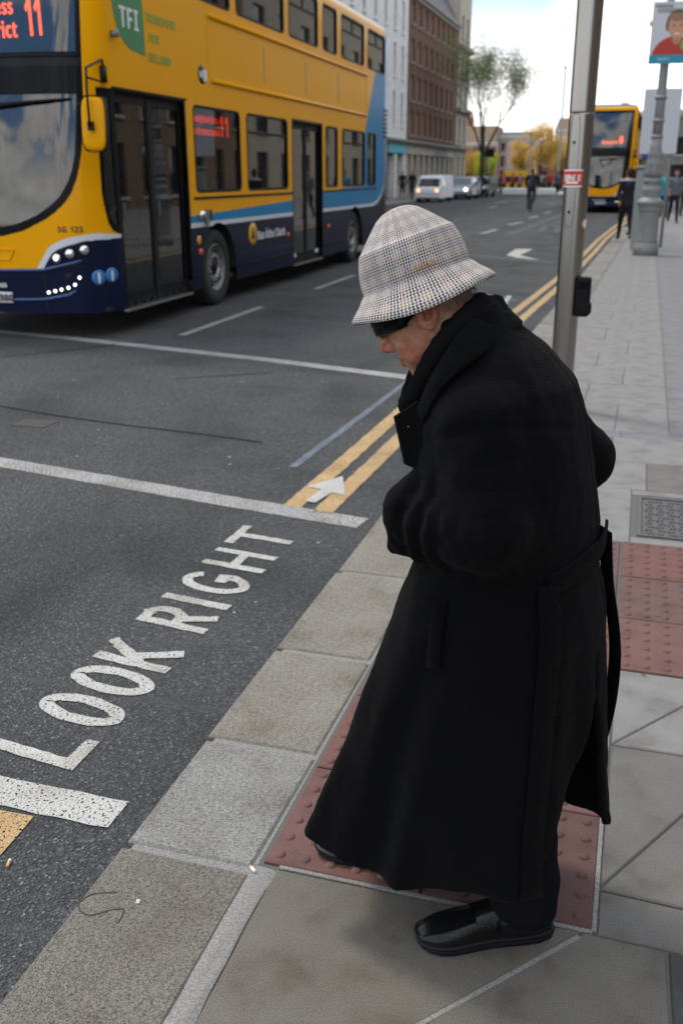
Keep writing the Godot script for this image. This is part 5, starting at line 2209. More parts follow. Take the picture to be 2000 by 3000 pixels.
func smooth_curve(pts: Array, n: int) -> Array:
	var c := Curve3D.new()
	for k in pts.size():
		var a: Vector3 = pts[maxi(k - 1, 0)]
		var b: Vector3 = pts[mini(k + 1, pts.size() - 1)]
		var t := (b - a) / 6.0
		c.add_point(pts[k], -t, t)
	var out := []
	for k in n:
		out.append(c.sample_baked(c.get_baked_length() * k / (n - 1.0), true))
	return out


func build_man() -> void:
	coat_noise.seed = 4
	coat_noise.frequency = 0.5
	coat_noise.fractal_octaves = 2
	var man := thing("person", "stooped person in a checked bucket hat, dark glasses and long black coat at the kerb", "person", Vector3(-0.30, 0, -1.80), deg_to_rad(YAW))
	var hf := head_frame()
	var inv := hf.affine_inverse()
	# one skin: head in fine cells, the covered body in coarse ones
	var st := mk(true)
	var hst := mk(true)
	nets(func(p: Vector3): return head_d(p), Vector3(-0.15, -0.235, -0.11), Vector3(0.13, 0.16, 0.11), 0.0034, hst, skin_tint)
	hst.generate_normals()
	var bst := mk(true)
	nets(body_d, Vector3(-0.22, 0.02, -0.38), Vector3(0.45, 1.36, 0.34), 0.016, bst, func(_p: Vector3): return Color.WHITE)
	bst.generate_normals()
	st.append_from(hst.commit(), 0, hf)
	st.append_from(bst.commit(), 0, Transform3D())
	var body := MeshInstance3D.new()
	body.mesh = st.commit()
	body.mesh.surface_set_material(0, M.skin)
	node_of(body, "body", man)
	# coat
	st = mk(true)
	nets(coat_d, Vector3(-0.38, 0.12, -0.40), Vector3(0.46, 1.46, 0.36), 0.0085, st)
	var coat := put(st, "coat", M.coat, man)
	st = mk(true)
	nets(trouser_d, Vector3(-0.24, 0.06, -0.28), Vector3(0.30, 0.85, 0.26), 0.013, st)
	put(st, "trousers", M.trousers, man)
	shoe(man, Vector3(0.083, 0.0, 0.118), deg_to_rad(8.0), 0.0)
	shoe(man, Vector3(-0.150, 0.0, -0.135), deg_to_rad(-20.0), 0.0)
	collar_and_scarf(man, coat)
	# belt: slack across the back, one end hanging behind, the other down the side
	var w := []
	var ax := []
	for k in 15:
		var t := k / 14.0
		var y := lerpf(0.885, 0.915, t) + 0.02 * sin(t * PI)
		var a := deg_to_rad(lerpf(80.0, 2.0, t))
		var dir := Vector3(cos(a), 0, sin(a))
		var r := coat_row(y)
		w.append(on_coat(Vector3(r[0], y, r[1]), dir, 0.010 + 0.006 * sin(t * PI)))
		ax.append(Vector3.UP)
	cloth_band(coat, "belt", w, 0.044, ax, M.coat, 0.005)
	var loop: Vector3 = w[14]
	w = smooth_curve([loop, loop + Vector3(0.020, -0.12, -0.02), loop + Vector3(0.044, -0.22, -0.03), loop + Vector3(0.060, -0.32, -0.04), loop + Vector3(0.058, -0.44, -0.04), loop + Vector3(0.040, -0.56, -0.04)], 16)
	ax = []
	for k in 16:
		ax.append(Vector3(0.35, 0, 1))
	cloth_band(coat, "belt_end", w, 0.040, ax, M.coat, 0.005)
	w = []
	ax = []
	for k in 20:
		var t := k / 19.0
		var y := lerpf(0.885, 0.24, t)
		var a := deg_to_rad(lerpf(80.0, 70.0, t))
		var r := coat_row(y)
		w.append(on_coat(Vector3(r[0], y, r[1]), Vector3(cos(a), 0, sin(a)), 0.011))
		ax.append(Vector3(1, 0, -0.3))
	cloth_band(coat, "belt_end", w, 0.046, ax, M.coat, 0.004)
	# slanting welt of the pocket
	w = []
	ax = []
	for k in 8:
		var t := k / 7.0
		var y := lerpf(0.835, 0.705, t)
		var r := coat_row(y)
		var a := deg_to_rad(lerpf(132.0, 128.0, t))
		w.append(on_coat(Vector3(r[0], y, r[1]), Vector3(cos(a), 0, sin(a)), 0.009))
		ax.append(Vector3(1, 0, 0.5))
	cloth_band(coat, "pocket_welt", w, 0.028, ax, M.coat, 0.005)
	hat(man, hf)
	glasses(man, hf)
	# cropped hair at the nape
	st = mk()
	var hr := RandomNumberGenerator.new()
	hr.seed = 3
	for k in 500:
		var a := hr.randf_range(-1.5, 1.5)
		var y := hr.randf_range(-0.015, 0.04)
		var q := Vector3(-0.002 + cos(a) * 0.092, y, sin(a) * 0.077)
		if absf(a) > 1.15 and y < 0.015:
			continue
		var dir := Vector3(0.25 * cos(a), -1, 0.25 * sin(a)).normalized() * hr.randf_range(0.010, 0.018)
		var side := Vector3(-sin(a), 0, cos(a)) * 0.0013
		tri(st, hf * (q - side), hf * (q + side), hf * (q + dir + Vector3(cos(a), 0, sin(a)) * 0.004))
	put(st, "hair", M.hair_grey, man)
	# red of the nose and lips
	st = mk(true)
	loft(st, [ellipse_ring(hf * Vector3(-0.1255, -0.036, 0), hf.basis * Vector3(0, 0.009, 0), hf.basis * Vector3(0, 0, 0.009), 12), ellipse_ring(hf * Vector3(-0.1335, -0.036, 0), hf.basis * Vector3(0, 0.005, 0), hf.basis * Vector3(0, 0, 0.005), 12)], true, false, true)


func hat(man: Node, hf: Transform3D) -> void:
	var b := Basis(Vector3.UP, deg_to_rad(-14.0)) * Basis(Vector3.BACK, deg_to_rad(21.0)) * Basis(Vector3.RIGHT, deg_to_rad(-2.0))
	var f := Transform3D(b, Vector3(-0.080, 1.388, -0.085))
	# radius along, radius across, height; from brim edge to crown
	var prof := [[0.146, 0.132, -0.026], [0.147, 0.133, -0.0225], [0.140, 0.126, -0.013], [0.131, 0.116, -0.002], [0.122, 0.106, 0.009], [0.1145, 0.098, 0.019], [0.1085, 0.092, 0.0245], [0.1068, 0.0905, 0.027], [0.1072, 0.091, 0.031], [0.1058, 0.090, 0.055], [0.102, 0.0865, 0.080], [0.0985, 0.0835, 0.0935],
		[0.096, 0.0815, 0.099], [0.0945, 0.080, 0.0985], [0.091, 0.077, 0.103], [0.076, 0.064, 0.119], [0.058, 0.049, 0.1365], [0.043, 0.0365, 0.149], [0.029, 0.0245, 0.1565], [0.013, 0.011, 0.160], [0.0, 0.0, 0.1605]]
	var seg := 96
	var st := mk(true)
	var pts := []
	var vv := 0.0
	var vs := []
	for k in prof.size():
		if k > 0:
			vv += Vector2(prof[k][0] - prof[k - 1][0], prof[k][2] - prof[k - 1][2]).length()
		vs.append(vv / 0.125)
		var row := PackedVector3Array()
		for j in seg + 1:
			var a := TAU * j / seg
			var x: float = cos(a) * prof[k][0]
			var z: float = sin(a) * prof[k][1]
			var y: float = prof[k][2]
			# soft cloth: brim waves a little, crown front is pushed in by a crease
			var brim := clampf((0.012 - y) / 0.03, 0.0, 1.0)
			y += brim * (0.006 * cos(2.0 * a + 0.4) + 0.003 * sin(3.0 * a))
			var cr := clampf((y - 0.03) / 0.10, 0.0, 1.0)
			if y > 0.03:
				var dent := exp(-pow((a - PI + 0.45) / 0.28, 2.0)) * exp(-pow((y - 0.095) / 0.03, 2.0))
				x *= 1.0 - 0.07 * dent
				z *= 1.0 - 0.10 * dent
				x += 0.004 * cr
				x += 0.0022 * sin(a * 3.0 + y * 40.0)
				z += 0.0022 * cos(a * 2.0 - y * 55.0)
			row.append(f * Vector3(x, y, z))
		pts.append(row)
	for k in prof.size() - 1:
		for j in seg:
			for t in [[k, j], [k + 1, j], [k + 1, j + 1], [k, j], [k + 1, j + 1], [k, j + 1]]:
				st.set_uv(Vector2(float(t[1]) / seg * 5.0, -vs[t[0]]))
				st.add_vertex(pts[t[0]][t[1]])
	st.generate_normals()
	st.generate_tangents()
	var o := MeshInstance3D.new()
	o.mesh = st.commit()
	o.mesh.surface_set_material(0, M.hat_cloth)
	var h := node_of(o, "hat", man)
	# underside of the brim and sweatband
	st = mk(true)
	var rings := []
	for p in [[0.146, 0.132, -0.0265], [0.126, 0.112, -0.006], [0.108, 0.0915, 0.014], [0.102, 0.086, 0.03]]:
		var r := PackedVector3Array()
		for j in 64:
			var a := TAU * j / 64
			var y: float = p[2]
			var brim := clampf((0.012 - y) / 0.03, 0.0, 1.0)
			y += brim * (0.006 * cos(2.0 * a + 0.4) + 0.003 * sin(3.0 * a))
			r.append(f * Vector3(cos(a) * p[0], y, sin(a) * p[1]))
		rings.append(r)
	loft(st, rings)
	put(st, "brim_lining", M.hat_under, h)
	# stitched tan badge above the brim
	var bo := letters("KANGOL", 0.0075, M.hat_badge, true, 0.001)
	var a := deg_to_rad(68.0)
	var n := Vector3(cos(a) / 0.108, 0, sin(a) / 0.0915).normalized()
	var x := Vector3(sin(a), 0, -cos(a)).normalized()
	x = (x - n * x.dot(n)).normalized()
	var lb := Basis(x, n.cross(x) * -1.0, n)
	lb.y = n.cross(x)
	bo.transform = f * Transform3D(lb, Vector3(cos(a) * 0.1085, 0.040, sin(a) * 0.0915) + n * 0.0016)
	node_of(bo, "badge", h)


func glasses(man: Node, hf: Transform3D) -> void:
	var g := Node3D.new()
	node_of(g, "sunglasses", man)
	for s in [-1.0, 1.0]:
		var st := mk(true)
		var rings := []
		for j in 7:
			var t := j / 6.0
			# front wraps from the nose to the temple
			var a := lerpf(0.06, 1.18, t)
			var c := Vector3(-0.118 * cos(a) - 0.004 + 0.012 * t, 0.006, s * 0.078 * sin(a))
			var h := 0.020 - 0.002 * t
			var n := Vector3(-cos(a), 0, s * sin(a))
			rings.append(PackedVector3Array([hf * (c + Vector3(0, h, 0) + n * 0.002), hf * (c + n * 0.006 + Vector3(0, h * 0.5, 0)), hf * (c + n * 0.006 - Vector3(0, h * 0.6, 0)), hf * (c - Vector3(0, h, 0) + n * 0.001), hf * (c - Vector3(0, h, 0) - n * 0.003), hf * (c + Vector3(0, h, 0) - n * 0.003)]))
		loft(st, rings, true, true, true)
		put(st, "lens", M.sunglass, g)
		st = mk(true)
		rings = []
		for j in 6:
			var t := j / 5.0
			var c := Vector3(lerpf(-0.046, 0.012, t), lerpf(0.007, 0.018, t), s * lerpf(0.0755, 0.081, t))
			var h := lerpf(0.020, 0.007, t)
			rings.append(PackedVector3Array([hf * (c + Vector3(0, h, s * 0.002)), hf * (c + Vector3(0, -h, s * 0.002)), hf * (c + Vector3(0, -h, -s * 0.0025)), hf * (c + Vector3(0, h, -s * 0.0025))]))
		loft(st, rings, true, true, true)
		var arm := put(st, "temple_arm", M.sunglass, g)
		if s > 0:
			st = mk()
			for k in 4:
				box(st, Vector3(-0.036 + k * 0.006, 0.014, 0.0788 + k * 0.0006), Vector3(0.002, 0.006, 0.001), hf)
			put(st, "maker_mark", M.white_plain, arm)


func collar_and_scarf(man: Node, coat: Node) -> void:
	# knitted scarf: a thick roll round the neck, seen between skin and collar
	var pts := smooth_curve([Vector3(-0.098, 1.160, -0.08), Vector3(-0.091, 1.185, -0.03), Vector3(-0.074, 1.236, 0.004), Vector3(-0.054, 1.283, 0.020), Vector3(-0.026, 1.323, 0.022), Vector3(0.008, 1.354, 0.004), Vector3(0.034, 1.366, -0.045), Vector3(0.026, 1.352, -0.11), Vector3(-0.02, 1.30, -0.15), Vector3(-0.07, 1.22, -0.14), Vector3(-0.098, 1.160, -0.08)], 60)
	var st := mk(true)
	var rr := []
	for k in 60:
		rr.append(0.0215 + 0.0012 * sin(k * 2.3))
	tube(st, pts, rr, 12, false)
	put(st, "scarf", M.scarf, man)
	# turned-down collar of the coat: fold line near the neck, leaf edge lying on the shoulder
	var fold := smooth_curve([Vector3(-0.088, 1.172, 0.030), Vector3(-0.072, 1.228, 0.048), Vector3(-0.048, 1.275, 0.056), Vector3(-0.018, 1.319, 0.050), Vector3(0.020, 1.349, 0.018), Vector3(0.062, 1.366, -0.050), Vector3(0.058, 1.36, -0.12), Vector3(0.01, 1.32, -0.17), Vector3(-0.04, 1.25, -0.19), Vector3(-0.09, 1.18, -0.17)], 40)
	var edge := smooth_curve([Vector3(-0.078, 1.165, 0.060), Vector3(-0.056, 1.222, 0.086), Vector3(-0.030, 1.258, 0.096), Vector3(0.004, 1.285, 0.092), Vector3(0.050, 1.308, 0.052), Vector3(0.112, 1.330, -0.045), Vector3(0.095, 1.315, -0.14), Vector3(0.04, 1.27, -0.20), Vector3(-0.02, 1.2, -0.22), Vector3(-0.08, 1.13, -0.20)], 40)
	st = mk(true)
	var rings := []
	for k in 40:
		var a: Vector3 = fold[k]
		var b: Vector3 = edge[k]
		var out := (b - Vector3(0.03, b.y, -0.06)).normalized()
		var mid := a.lerp(b, 0.5) + Vector3(0, 0.006, 0) + out * 0.006
		rings.append(PackedVector3Array([a - out * 0.010 + Vector3(0, -0.040, 0), a - out * 0.006 + Vector3(0, -0.004, 0), a + Vector3(0, 0.006, 0), a + out * 0.005 + Vector3(0, 0.003, 0), mid, b + out * 0.004 + Vector3(0, 0.003, 0), b + out * 0.004 - Vector3(0, 0.004, 0), b - Vector3(0, 0.004, 0), a.lerp(b, 0.5) - out * 0.004, a - Vector3(0, 0.012, 0)]))
	loft(st, rings, true, true, true)
	put(st, "collar", M.coat, coat)
	# lapel point standing off the chest
	st = mk()
	var l := [Vector3(-0.088, 1.195, 0.03), Vector3(-0.131, 1.161, 0.02), Vector3(-0.110, 1.070, 0.03), Vector3(-0.07, 1.06, 0.06), Vector3(-0.06, 1.17, 0.065)]
	var n := Vector3(0.25, 0.1, 1).normalized() * 0.006
	var lr := []
	for off in [-1.0, 1.0]:
		var r := PackedVector3Array()
		for p in l:
			r.append(p + n * off)
		lr.append(r)
	loft(st, lr, true, true, true)
	var lap := put(st, "lapel", M.coat, coat)
	st = mk(true)
	lathe(st, [Vector2(0.0035, -0.001), Vector2(0.003, 0.002), Vector2(0.0, 0.003)], 10)
	var pin := put(st, "lapel_pin", M.gold, lap)
	pin.transform = Transform3D(Basis(Vector3.RIGHT, PI / 2), Vector3(-0.103, 1.146, 0.036))


# ---------------------------------------------------------------- street furniture

func build_street_things() -> void:
	# stainless signal pole
	var pole := thing("signal_pole", "brushed steel traffic signal pole standing on the footpath behind the man", "pole", Vector3(-0.452, 0, -7.0))
	var st := mk(true)
	lathe(st, [Vector2(0.082, -0.02), Vector2(0.082, -0.01), Vector2(0.082, 1.97), Vector2(0.082, 1.98)], 48)
	put(st, "lower_tube", M.steel, pole)
	st = mk(true)
	lathe(st, [Vector2(0.080, 1.984), Vector2(0.0832, 1.986), Vector2(0.0835, 1.99), Vector2(0.0835, 2.0), Vector2(0.0835, 5.19), Vector2(0.0835, 5.2), Vector2(0.07, 5.24), Vector2(0.0, 5.25)], 40)
	put(st, "upper_tube", M.steel, pole)
	st = mk(true)
	lathe(st, [Vector2(0.14, 0.0), Vector2(0.14, 0.012), Vector2(0.095, 0.016), Vector2(0.083, 0.03)], 32)
	put(st, "base_collar", M.steel_plain, pole)
	# service hatch: rounded plate lines and its two locks
	st = mk()
	var loop := []
	for k in 33:
		var a := TAU * k / 32.0
		var cx := signf(cos(a)) * pow(absf(cos(a)), 0.35)
		var cy := signf(sin(a)) * pow(absf(sin(a)), 0.6)
		var ang := deg_to_rad(112.0) + cx * 0.42
		loop.append(Vector3(cos(ang) * 0.0828, 1.62 + cy * 0.36, sin(ang) * 0.0828))
	var rr := []
	rr.resize(loop.size())
	rr.fill(0.0016)
	tube(st, loop, rr, 4, false)
	put(st, "hatch_edge", M.black_plastic, pole)
	for y in [1.80, 1.36]:
		st = mk()
		lathe(st, [Vector2(0.010, 0.0), Vector2(0.010, 0.004), Vector2(0.006, 0.004), Vector2(0.0, 0.002)], 12)
		var o := put(st, "hatch_lock", M.black_plastic, pole)
		var ang := deg_to_rad(112.0)
		o.transform = Transform3D(Basis(Vector3(0, 1, 0), -ang + PI / 2) * Basis(Vector3.RIGHT, PI / 2), Vector3(cos(ang) * 0.0825, y, sin(ang) * 0.0825))
	# red sticker wrapped round the pole, and the round one
	sticker(pole, 1.576, 0.055, 62.0, 198.0, 0.0845, M.white_plain, "sticker")
	sticker(pole, 1.576, 0.046, 62.0, 170.0, 0.0855, M.sticker_red, "sticker_print")
	for k in 7:
		var a := deg_to_rad(lerpf(146.0, 76.0, k / 6.0))
		var t := letters("SZENE E"[k], 0.038, M.text_white, true, 0.001)
		t.transform = Transform3D(Basis(Vector3.UP, PI / 2 - a), Vector3(cos(a) * 0.0868, 1.578, sin(a) * 0.0868))
		node_of(t, "sticker_letter", pole)
	sticker(pole, 1.549, 0.007, 80.0, 140.0, 0.0866, M.text_white, "sticker_line")
	st = mk(true)
	for q in [[0.036, M.filter_tip, 0.0848], [0.026, M.white_plain, 0.0855]]:
		st = mk(true)
		var c := deg_to_rad(20.0)
		var rings := []
		for rr2 in [q[0], q[0] * 0.5, 0.001]:
			var ring := PackedVector3Array()
			for k in 20:
				var a := TAU * k / 20
				var an: float = c + cos(a) * rr2 / 0.084
				ring.append(Vector3(cos(an) * q[2], 1.285 + sin(a) * rr2, sin(an) * q[2]))
			rings.append(ring)
		loft(st, rings)
		put(st, "round_sticker", q[1], pole)
	# push-button box for people waiting to cross
	var pb := Node3D.new()
	node_of(pb, "push_button_box", pole)
	pb.position = Vector3(0.105, -0.215, 0.035)
	st = mk()
	cbox(st, Vector3(0.0, 1.015, 0), Vector3(0.10, 0.27, 0.11), 0.015)
	cbox(st, Vector3(0.012, 0.935, 0.0), Vector3(0.10, 0.09, 0.12), 0.015)
	put(st, "case", M.black_plastic, pb)
	st = mk()
	cbox(st, Vector3(0.0, 1.10, 0.056), Vector3(0.07, 0.05, 0.006), 0.003)
	put(st, "indicator", M.sunglass, pb)
	st = mk()
	box(st, Vector3(-0.05, 1.03, 0.0), Vector3(0.03, 0.2, 0.05))
	put(st, "bracket", M.black_plastic, pb)

	# ornate cast-iron lamp standard
	var lamp := thing("lamp_standard", "grey cast iron lamp standard with ringed base and an election poster up its shaft", "lamp post", Vector3(0.115, 0, -21.75))
	st = mk(true)
	lathe(st, [Vector2(0.255, 0.0), Vector2(0.255, 0.20), Vector2(0.235, 0.22), Vector2(0.24, 0.26)], 28)
	put(st, "plinth", M.cast_iron, lamp)
	st = mk(true)
	lathe(st, [Vector2(0.225, 0.26), Vector2(0.215, 0.30), Vector2(0.205, 0.80), Vector2(0.215, 0.86)], 28)
	put(st, "pedestal", M.cast_iron, lamp)
	st = mk(true)
	lathe(st, [Vector2(0.215, 0.86), Vector2(0.235, 0.89), Vector2(0.225, 0.94), Vector2(0.235, 1.0), Vector2(0.27, 1.03), Vector2(0.275, 1.07), Vector2(0.22, 1.11), Vector2(0.18, 1.16)], 28)
	put(st, "cornice_ring", M.cast_iron, lamp)
	st = mk(true)
	lathe(st, [Vector2(0.18, 1.16), Vector2(0.165, 1.20), Vector2(0.185, 1.26), Vector2(0.19, 1.33), Vector2(0.15, 1.38), Vector2(0.14, 1.42), Vector2(0.175, 1.45), Vector2(0.175, 1.50), Vector2(0.13, 1.54)], 28)
	put(st, "bulb_ring", M.cast_iron, lamp)
	st = mk(true)
	lathe(st, [Vector2(0.135, 1.54), Vector2(0.165, 1.62), Vector2(0.165, 1.72), Vector2(0.14, 1.9), Vector2(0.115, 2.1), Vector2(0.105, 2.3)], 28)
	put(st, "foliate_shaft", M.cast_iron, lamp)
	for k in 24:
		st = mk(true)
		var a := TAU * (k % 8) / 8.0 + (k / 8) * 0.39
		var y := 1.62 + (k / 8) * 0.18
		var r: float = [0.165, 0.15, 0.125][k / 8]
		var c := Vector3(cos(a) * r, y, sin(a) * r)
		tube(st, [c - Vector3(0, 0.08, 0), c, c + Vector3(cos(a) * 0.02, 0.07, sin(a) * 0.02)], [0.012, 0.028, 0.006], 6)
		put(st, "leaf_ornament", M.cast_iron, lamp)
	for y in [2.32, 2.62, 3.05]:
		st = mk(true)
		lathe(st, [Vector2(0.10, y - 0.03), Vector2(0.125, y - 0.015), Vector2(0.125, y + 0.015), Vector2(0.095, y + 0.04)], 24)
		put(st, "shaft_ring", M.cast_iron, lamp)
	st = mk(true)
	lathe(st, [Vector2(0.10, 2.3), Vector2(0.092, 3.0), Vector2(0.08, 4.2), Vector2(0.06, 8.0), Vector2(0.0, 8.02)], 24)
	put(st, "shaft", M.cast_iron, lamp)
	election_poster(Vector3(0.18, 0, -21.6))

	# blank backs of a big board on a post behind the lamp standard
	var bd := thing("notice_board", "large blank white board on a thin post behind the grey lamp standard", "board", Vector3(0.17, 0, -24.2))
	st = mk()
	cbox(st, Vector3(0, 2.72, 0), Vector3(0.80, 1.36, 0.05), 0.006)
	put(st, "panel", M.board_white, bd)
	st = mk(true)
	lathe(st, [Vector2(0.035, 0), Vector2(0.035, 3.2)], 12, Vector3(0.28, 0, -0.06))
	put(st, "post", M.cast_iron, bd)
	var cab := thing("kiosk_column", "pale grey green cabinet column standing behind the lamp standard base", "cabinet", Vector3(-0.12, 0, -23.5))
	st = mk()
	cbox(st, Vector3(0, 0.85, 0), Vector3(0.22, 1.7, 0.22), 0.02)
	put(st, "body", mat("cabinet_green", lin(0.26, 0.31, 0.29), 0.6), cab)
	st = mk()
	cbox(st, Vector3(0, 1.75, 0), Vector3(0.27, 0.08, 0.27), 0.02)
	put(st, "cap", M.cast_iron, cab)
	var bol := thing("road_cone", "pale tapering bollard on a dark foot beside the lamp standard", "bollard", Vector3(-0.215, 0, -29.4))
	st = mk(true)
	lathe(st, [Vector2(0.13, 0.06), Vector2(0.05, 0.9), Vector2(0.03, 0.93), Vector2(0.0, 0.94)], 20)
	put(st, "cone", mat("bollard_grey", lin(0.36, 0.38, 0.38), 0.6), bol)
	st = mk()
	cbox(st, Vector3(0, 0.03, 0), Vector3(0.42, 0.06, 0.42), 0.02)
	put(st, "foot", M.rubber, bol)

	# slim lighting columns at the far crossing
	var lab := ["slim pale lighting column in front of the golden trees beside the steel pole", "slim pale lighting column rising behind the cyclist", "slim grey mast before the pink stone building"]
	var k := 0
	for a in [[-7.85, -95.0, 10.5, 0.11], [-9.98, -90.0, 4.9, 0.09], [-15.4, -108.0, 5.0, 0.10]]:
		var c := thing("lighting_column", lab[k], "lamp post", Vector3(a[0], 0, a[1]), 0.0, "far lighting columns")
		st = mk(true)
		lathe(st, [Vector2(a[3] * 1.8, 0), Vector2(a[3] * 1.7, 1.4), Vector2(a[3], 1.6), Vector2(a[3] * 0.7, a[2])], 12)
		put(st, "shaft", M.cast_iron, c)
		st = mk()
		cbox(st, Vector3(0.0, a[2] + 0.06, 0.3), Vector3(0.25, 0.12, 0.7), 0.03)
		put(st, "lantern", M.cast_iron, c)
		k += 1
	var br := thing("traffic_island", "low white kerbed island across the end of the road behind the cyclist", "traffic island", Vector3(-8.9, ROAD_Y, -84.5))
	st = mk()
	cbox(st, Vector3(-0.4, 0.28, 0), Vector3(4.4, 0.56, 0.5), 0.08)
	put(st, "barrier", M.barrier_white, br)
	st = mk()
	cbox(st, Vector3(4.2, 0.12, -1.0), Vector3(4.6, 0.24, 0.8), 0.05)
	put(st, "kerb", M.barrier_white, br)
	var sg := thing("black_signboard", "black rectangular signboard on posts before the lime green tree", "sign", Vector3(-15.0, 0, -100))
	st = mk()
	cbox(st, Vector3(0, 3.6, 0), Vector3(0.95, 0.75, 0.1), 0.02)
	put(st, "panel", M.bus_black, sg)
	st = mk(true)
	lathe(st, [Vector2(0.05, 0), Vector2(0.05, 3.3)], 8)
	put(st, "post", M.cast_iron, sg)


func sticker(parent: Node, y: float, h: float, a0: float, a1: float, r: float, m: Material, called: String) -> void:
	var st := mk(true)
	for k in 20:
		var a := deg_to_rad(lerpf(a0, a1, k / 20.0))
		var b := deg_to_rad(lerpf(a0, a1, (k + 1) / 20.0))
		quad(st, Vector3(cos(a) * r, y - h, sin(a) * r), Vector3(cos(b) * r, y - h, sin(b) * r), Vector3(cos(b) * r, y + h, sin(b) * r), Vector3(cos(a) * r, y + h, sin(a) * r))
	put(st, called, m, parent)


func election_poster(at: Vector3) -> void:
	var n := 384
	var hgt := 560
	var im := Image.create(n, hgt, false, Image.FORMAT_RGB8)
	im.fill(lin(0.52, 0.55, 0.58))
	var disc := func(cx: float, cy: float, rx: float, ry: float, c: Color):
		for y in range(maxi(0, int(cy - ry)), mini(hgt, int(cy + ry) + 1)):
			var t := (y - cy) / ry
			var w := rx * sqrt(maxf(0.0, 1.0 - t * t))
			im.fill_rect(Rect2i(int(cx - w), y, int(2 * w) + 1, 1), c)
	disc.call(235, 520, 215, 210, lin(0.42, 0.035, 0.025))
	disc.call(250, 300, 48, 90, lin(0.42, 0.20, 0.12))
	disc.call(245, 185, 108, 108, lin(0.20, 0.12, 0.07))
	disc.call(158, 215, 26, 50, lin(0.20, 0.12, 0.07))
	disc.call(245, 225, 84, 108, lin(0.50, 0.27, 0.17))
	disc.call(255, 138, 92, 42, lin(0.26, 0.165, 0.10))
	disc.call(212, 215, 14, 7, lin(0.10, 0.06, 0.05))
	disc.call(278, 210, 14, 7, lin(0.10, 0.06, 0.05))
	disc.call(248, 250, 12, 16, lin(0.45, 0.22, 0.14))
	disc.call(248, 288, 34, 11, lin(0.62, 0.50, 0.45))
	disc.call(336, 392, 48, 48, lin(0.10, 0.42, 0.05))
	im.fill_rect(Rect2i(0, 478, n, 82), lin(0.02, 0.26, 0.36))
	# soft focus of a printed photograph
	im.resize(56, 82, Image.INTERPOLATE_LANCZOS)
	im.resize(n, hgt, Image.INTERPOLATE_CUBIC)
	var t := ImageTexture.create_from_image(im)
	var m := mat("poster_print", Color.WHITE, 0.6)
	m.albedo_texture = t
	var p := thing("election_poster", "printed poster of a smiling person in a red top, fixed high on the lamp standard", "poster", at + Vector3(0, 4.2, 0), deg_to_rad(4.0))
	var st := mk()
	var w := 0.38
	var h := 0.55
	for v in [[-w, -h, 0, 1], [-w, h, 0, 0], [w, h, 1, 0], [-w, -h, 0, 1], [w, h, 1, 0], [w, -h, 1, 1]]:
		st.set_uv(Vector2(v[2], v[3]))
		st.add_vertex(Vector3(v[0], v[1], 0.004))
	put(st, "print", m, p)
	st = mk()
	box(st, Vector3(0, 0, 0), Vector3(w * 2, h * 2, 0.006))
	put(st, "backing", M.board_white, p)
	for a in [["FRANCES", 0.47, 0.055, -0.17, M.text_black], ["FITZGERALD", 0.385, 0.07, 0.0, M.text_black], ["Vote No. 1", -0.46, 0.035, -0.1, M.text_white]]:
		var o := letters(a[0], a[2], a[4])
		o.position = Vector3(a[3], a[1], 0.006)
		node_of(o, "lettering", p)
	st = mk()
	box(st, Vector3(-0.395, 0.17, 0.002), Vector3(0.06, 0.10, 0.004))
	put(st, "corner_flash", M.rail_yellow, p)


# ---------------------------------------------------------------- parked and moving vehicles far up the street

func extrude_profile(st: SurfaceTool, prof: Array, half: float, taper: Array) -> void:
	# prof: points in (z, y); taper: half-width factor by point
	var n := prof.size()
	var A := PackedVector3Array()
	var B := PackedVector3Array()
	for k in n:
		A.append(Vector3(-half * taper[k], prof[k][1], prof[k][0]))
		B.append(Vector3(half * taper[k], prof[k][1], prof[k][0]))
	loft(st, [A, B], true, true, true)


func road_wheel(parent: Node, at: Vector3, r: float) -> void:
	var w := Node3D.new()
	node_of(w, "wheel", parent)
	w.position = at
	w.rotation.z = PI / 2
	var st := mk(true)
	lathe(st, [Vector2(r * 0.6, -0.1), Vector2(r * 0.95, -0.1), Vector2(r, -0.06), Vector2(r, 0.06), Vector2(r * 0.95, 0.1), Vector2(r * 0.6, 0.1)], 20)
	put(st, "tyre", M.rubber, w)
	st = mk(true)
	lathe(st, [Vector2(r * 0.6, -0.07), Vector2(r * 0.6, 0.07)], 16)
	put(st, "rim", M.wheel_steel, w)


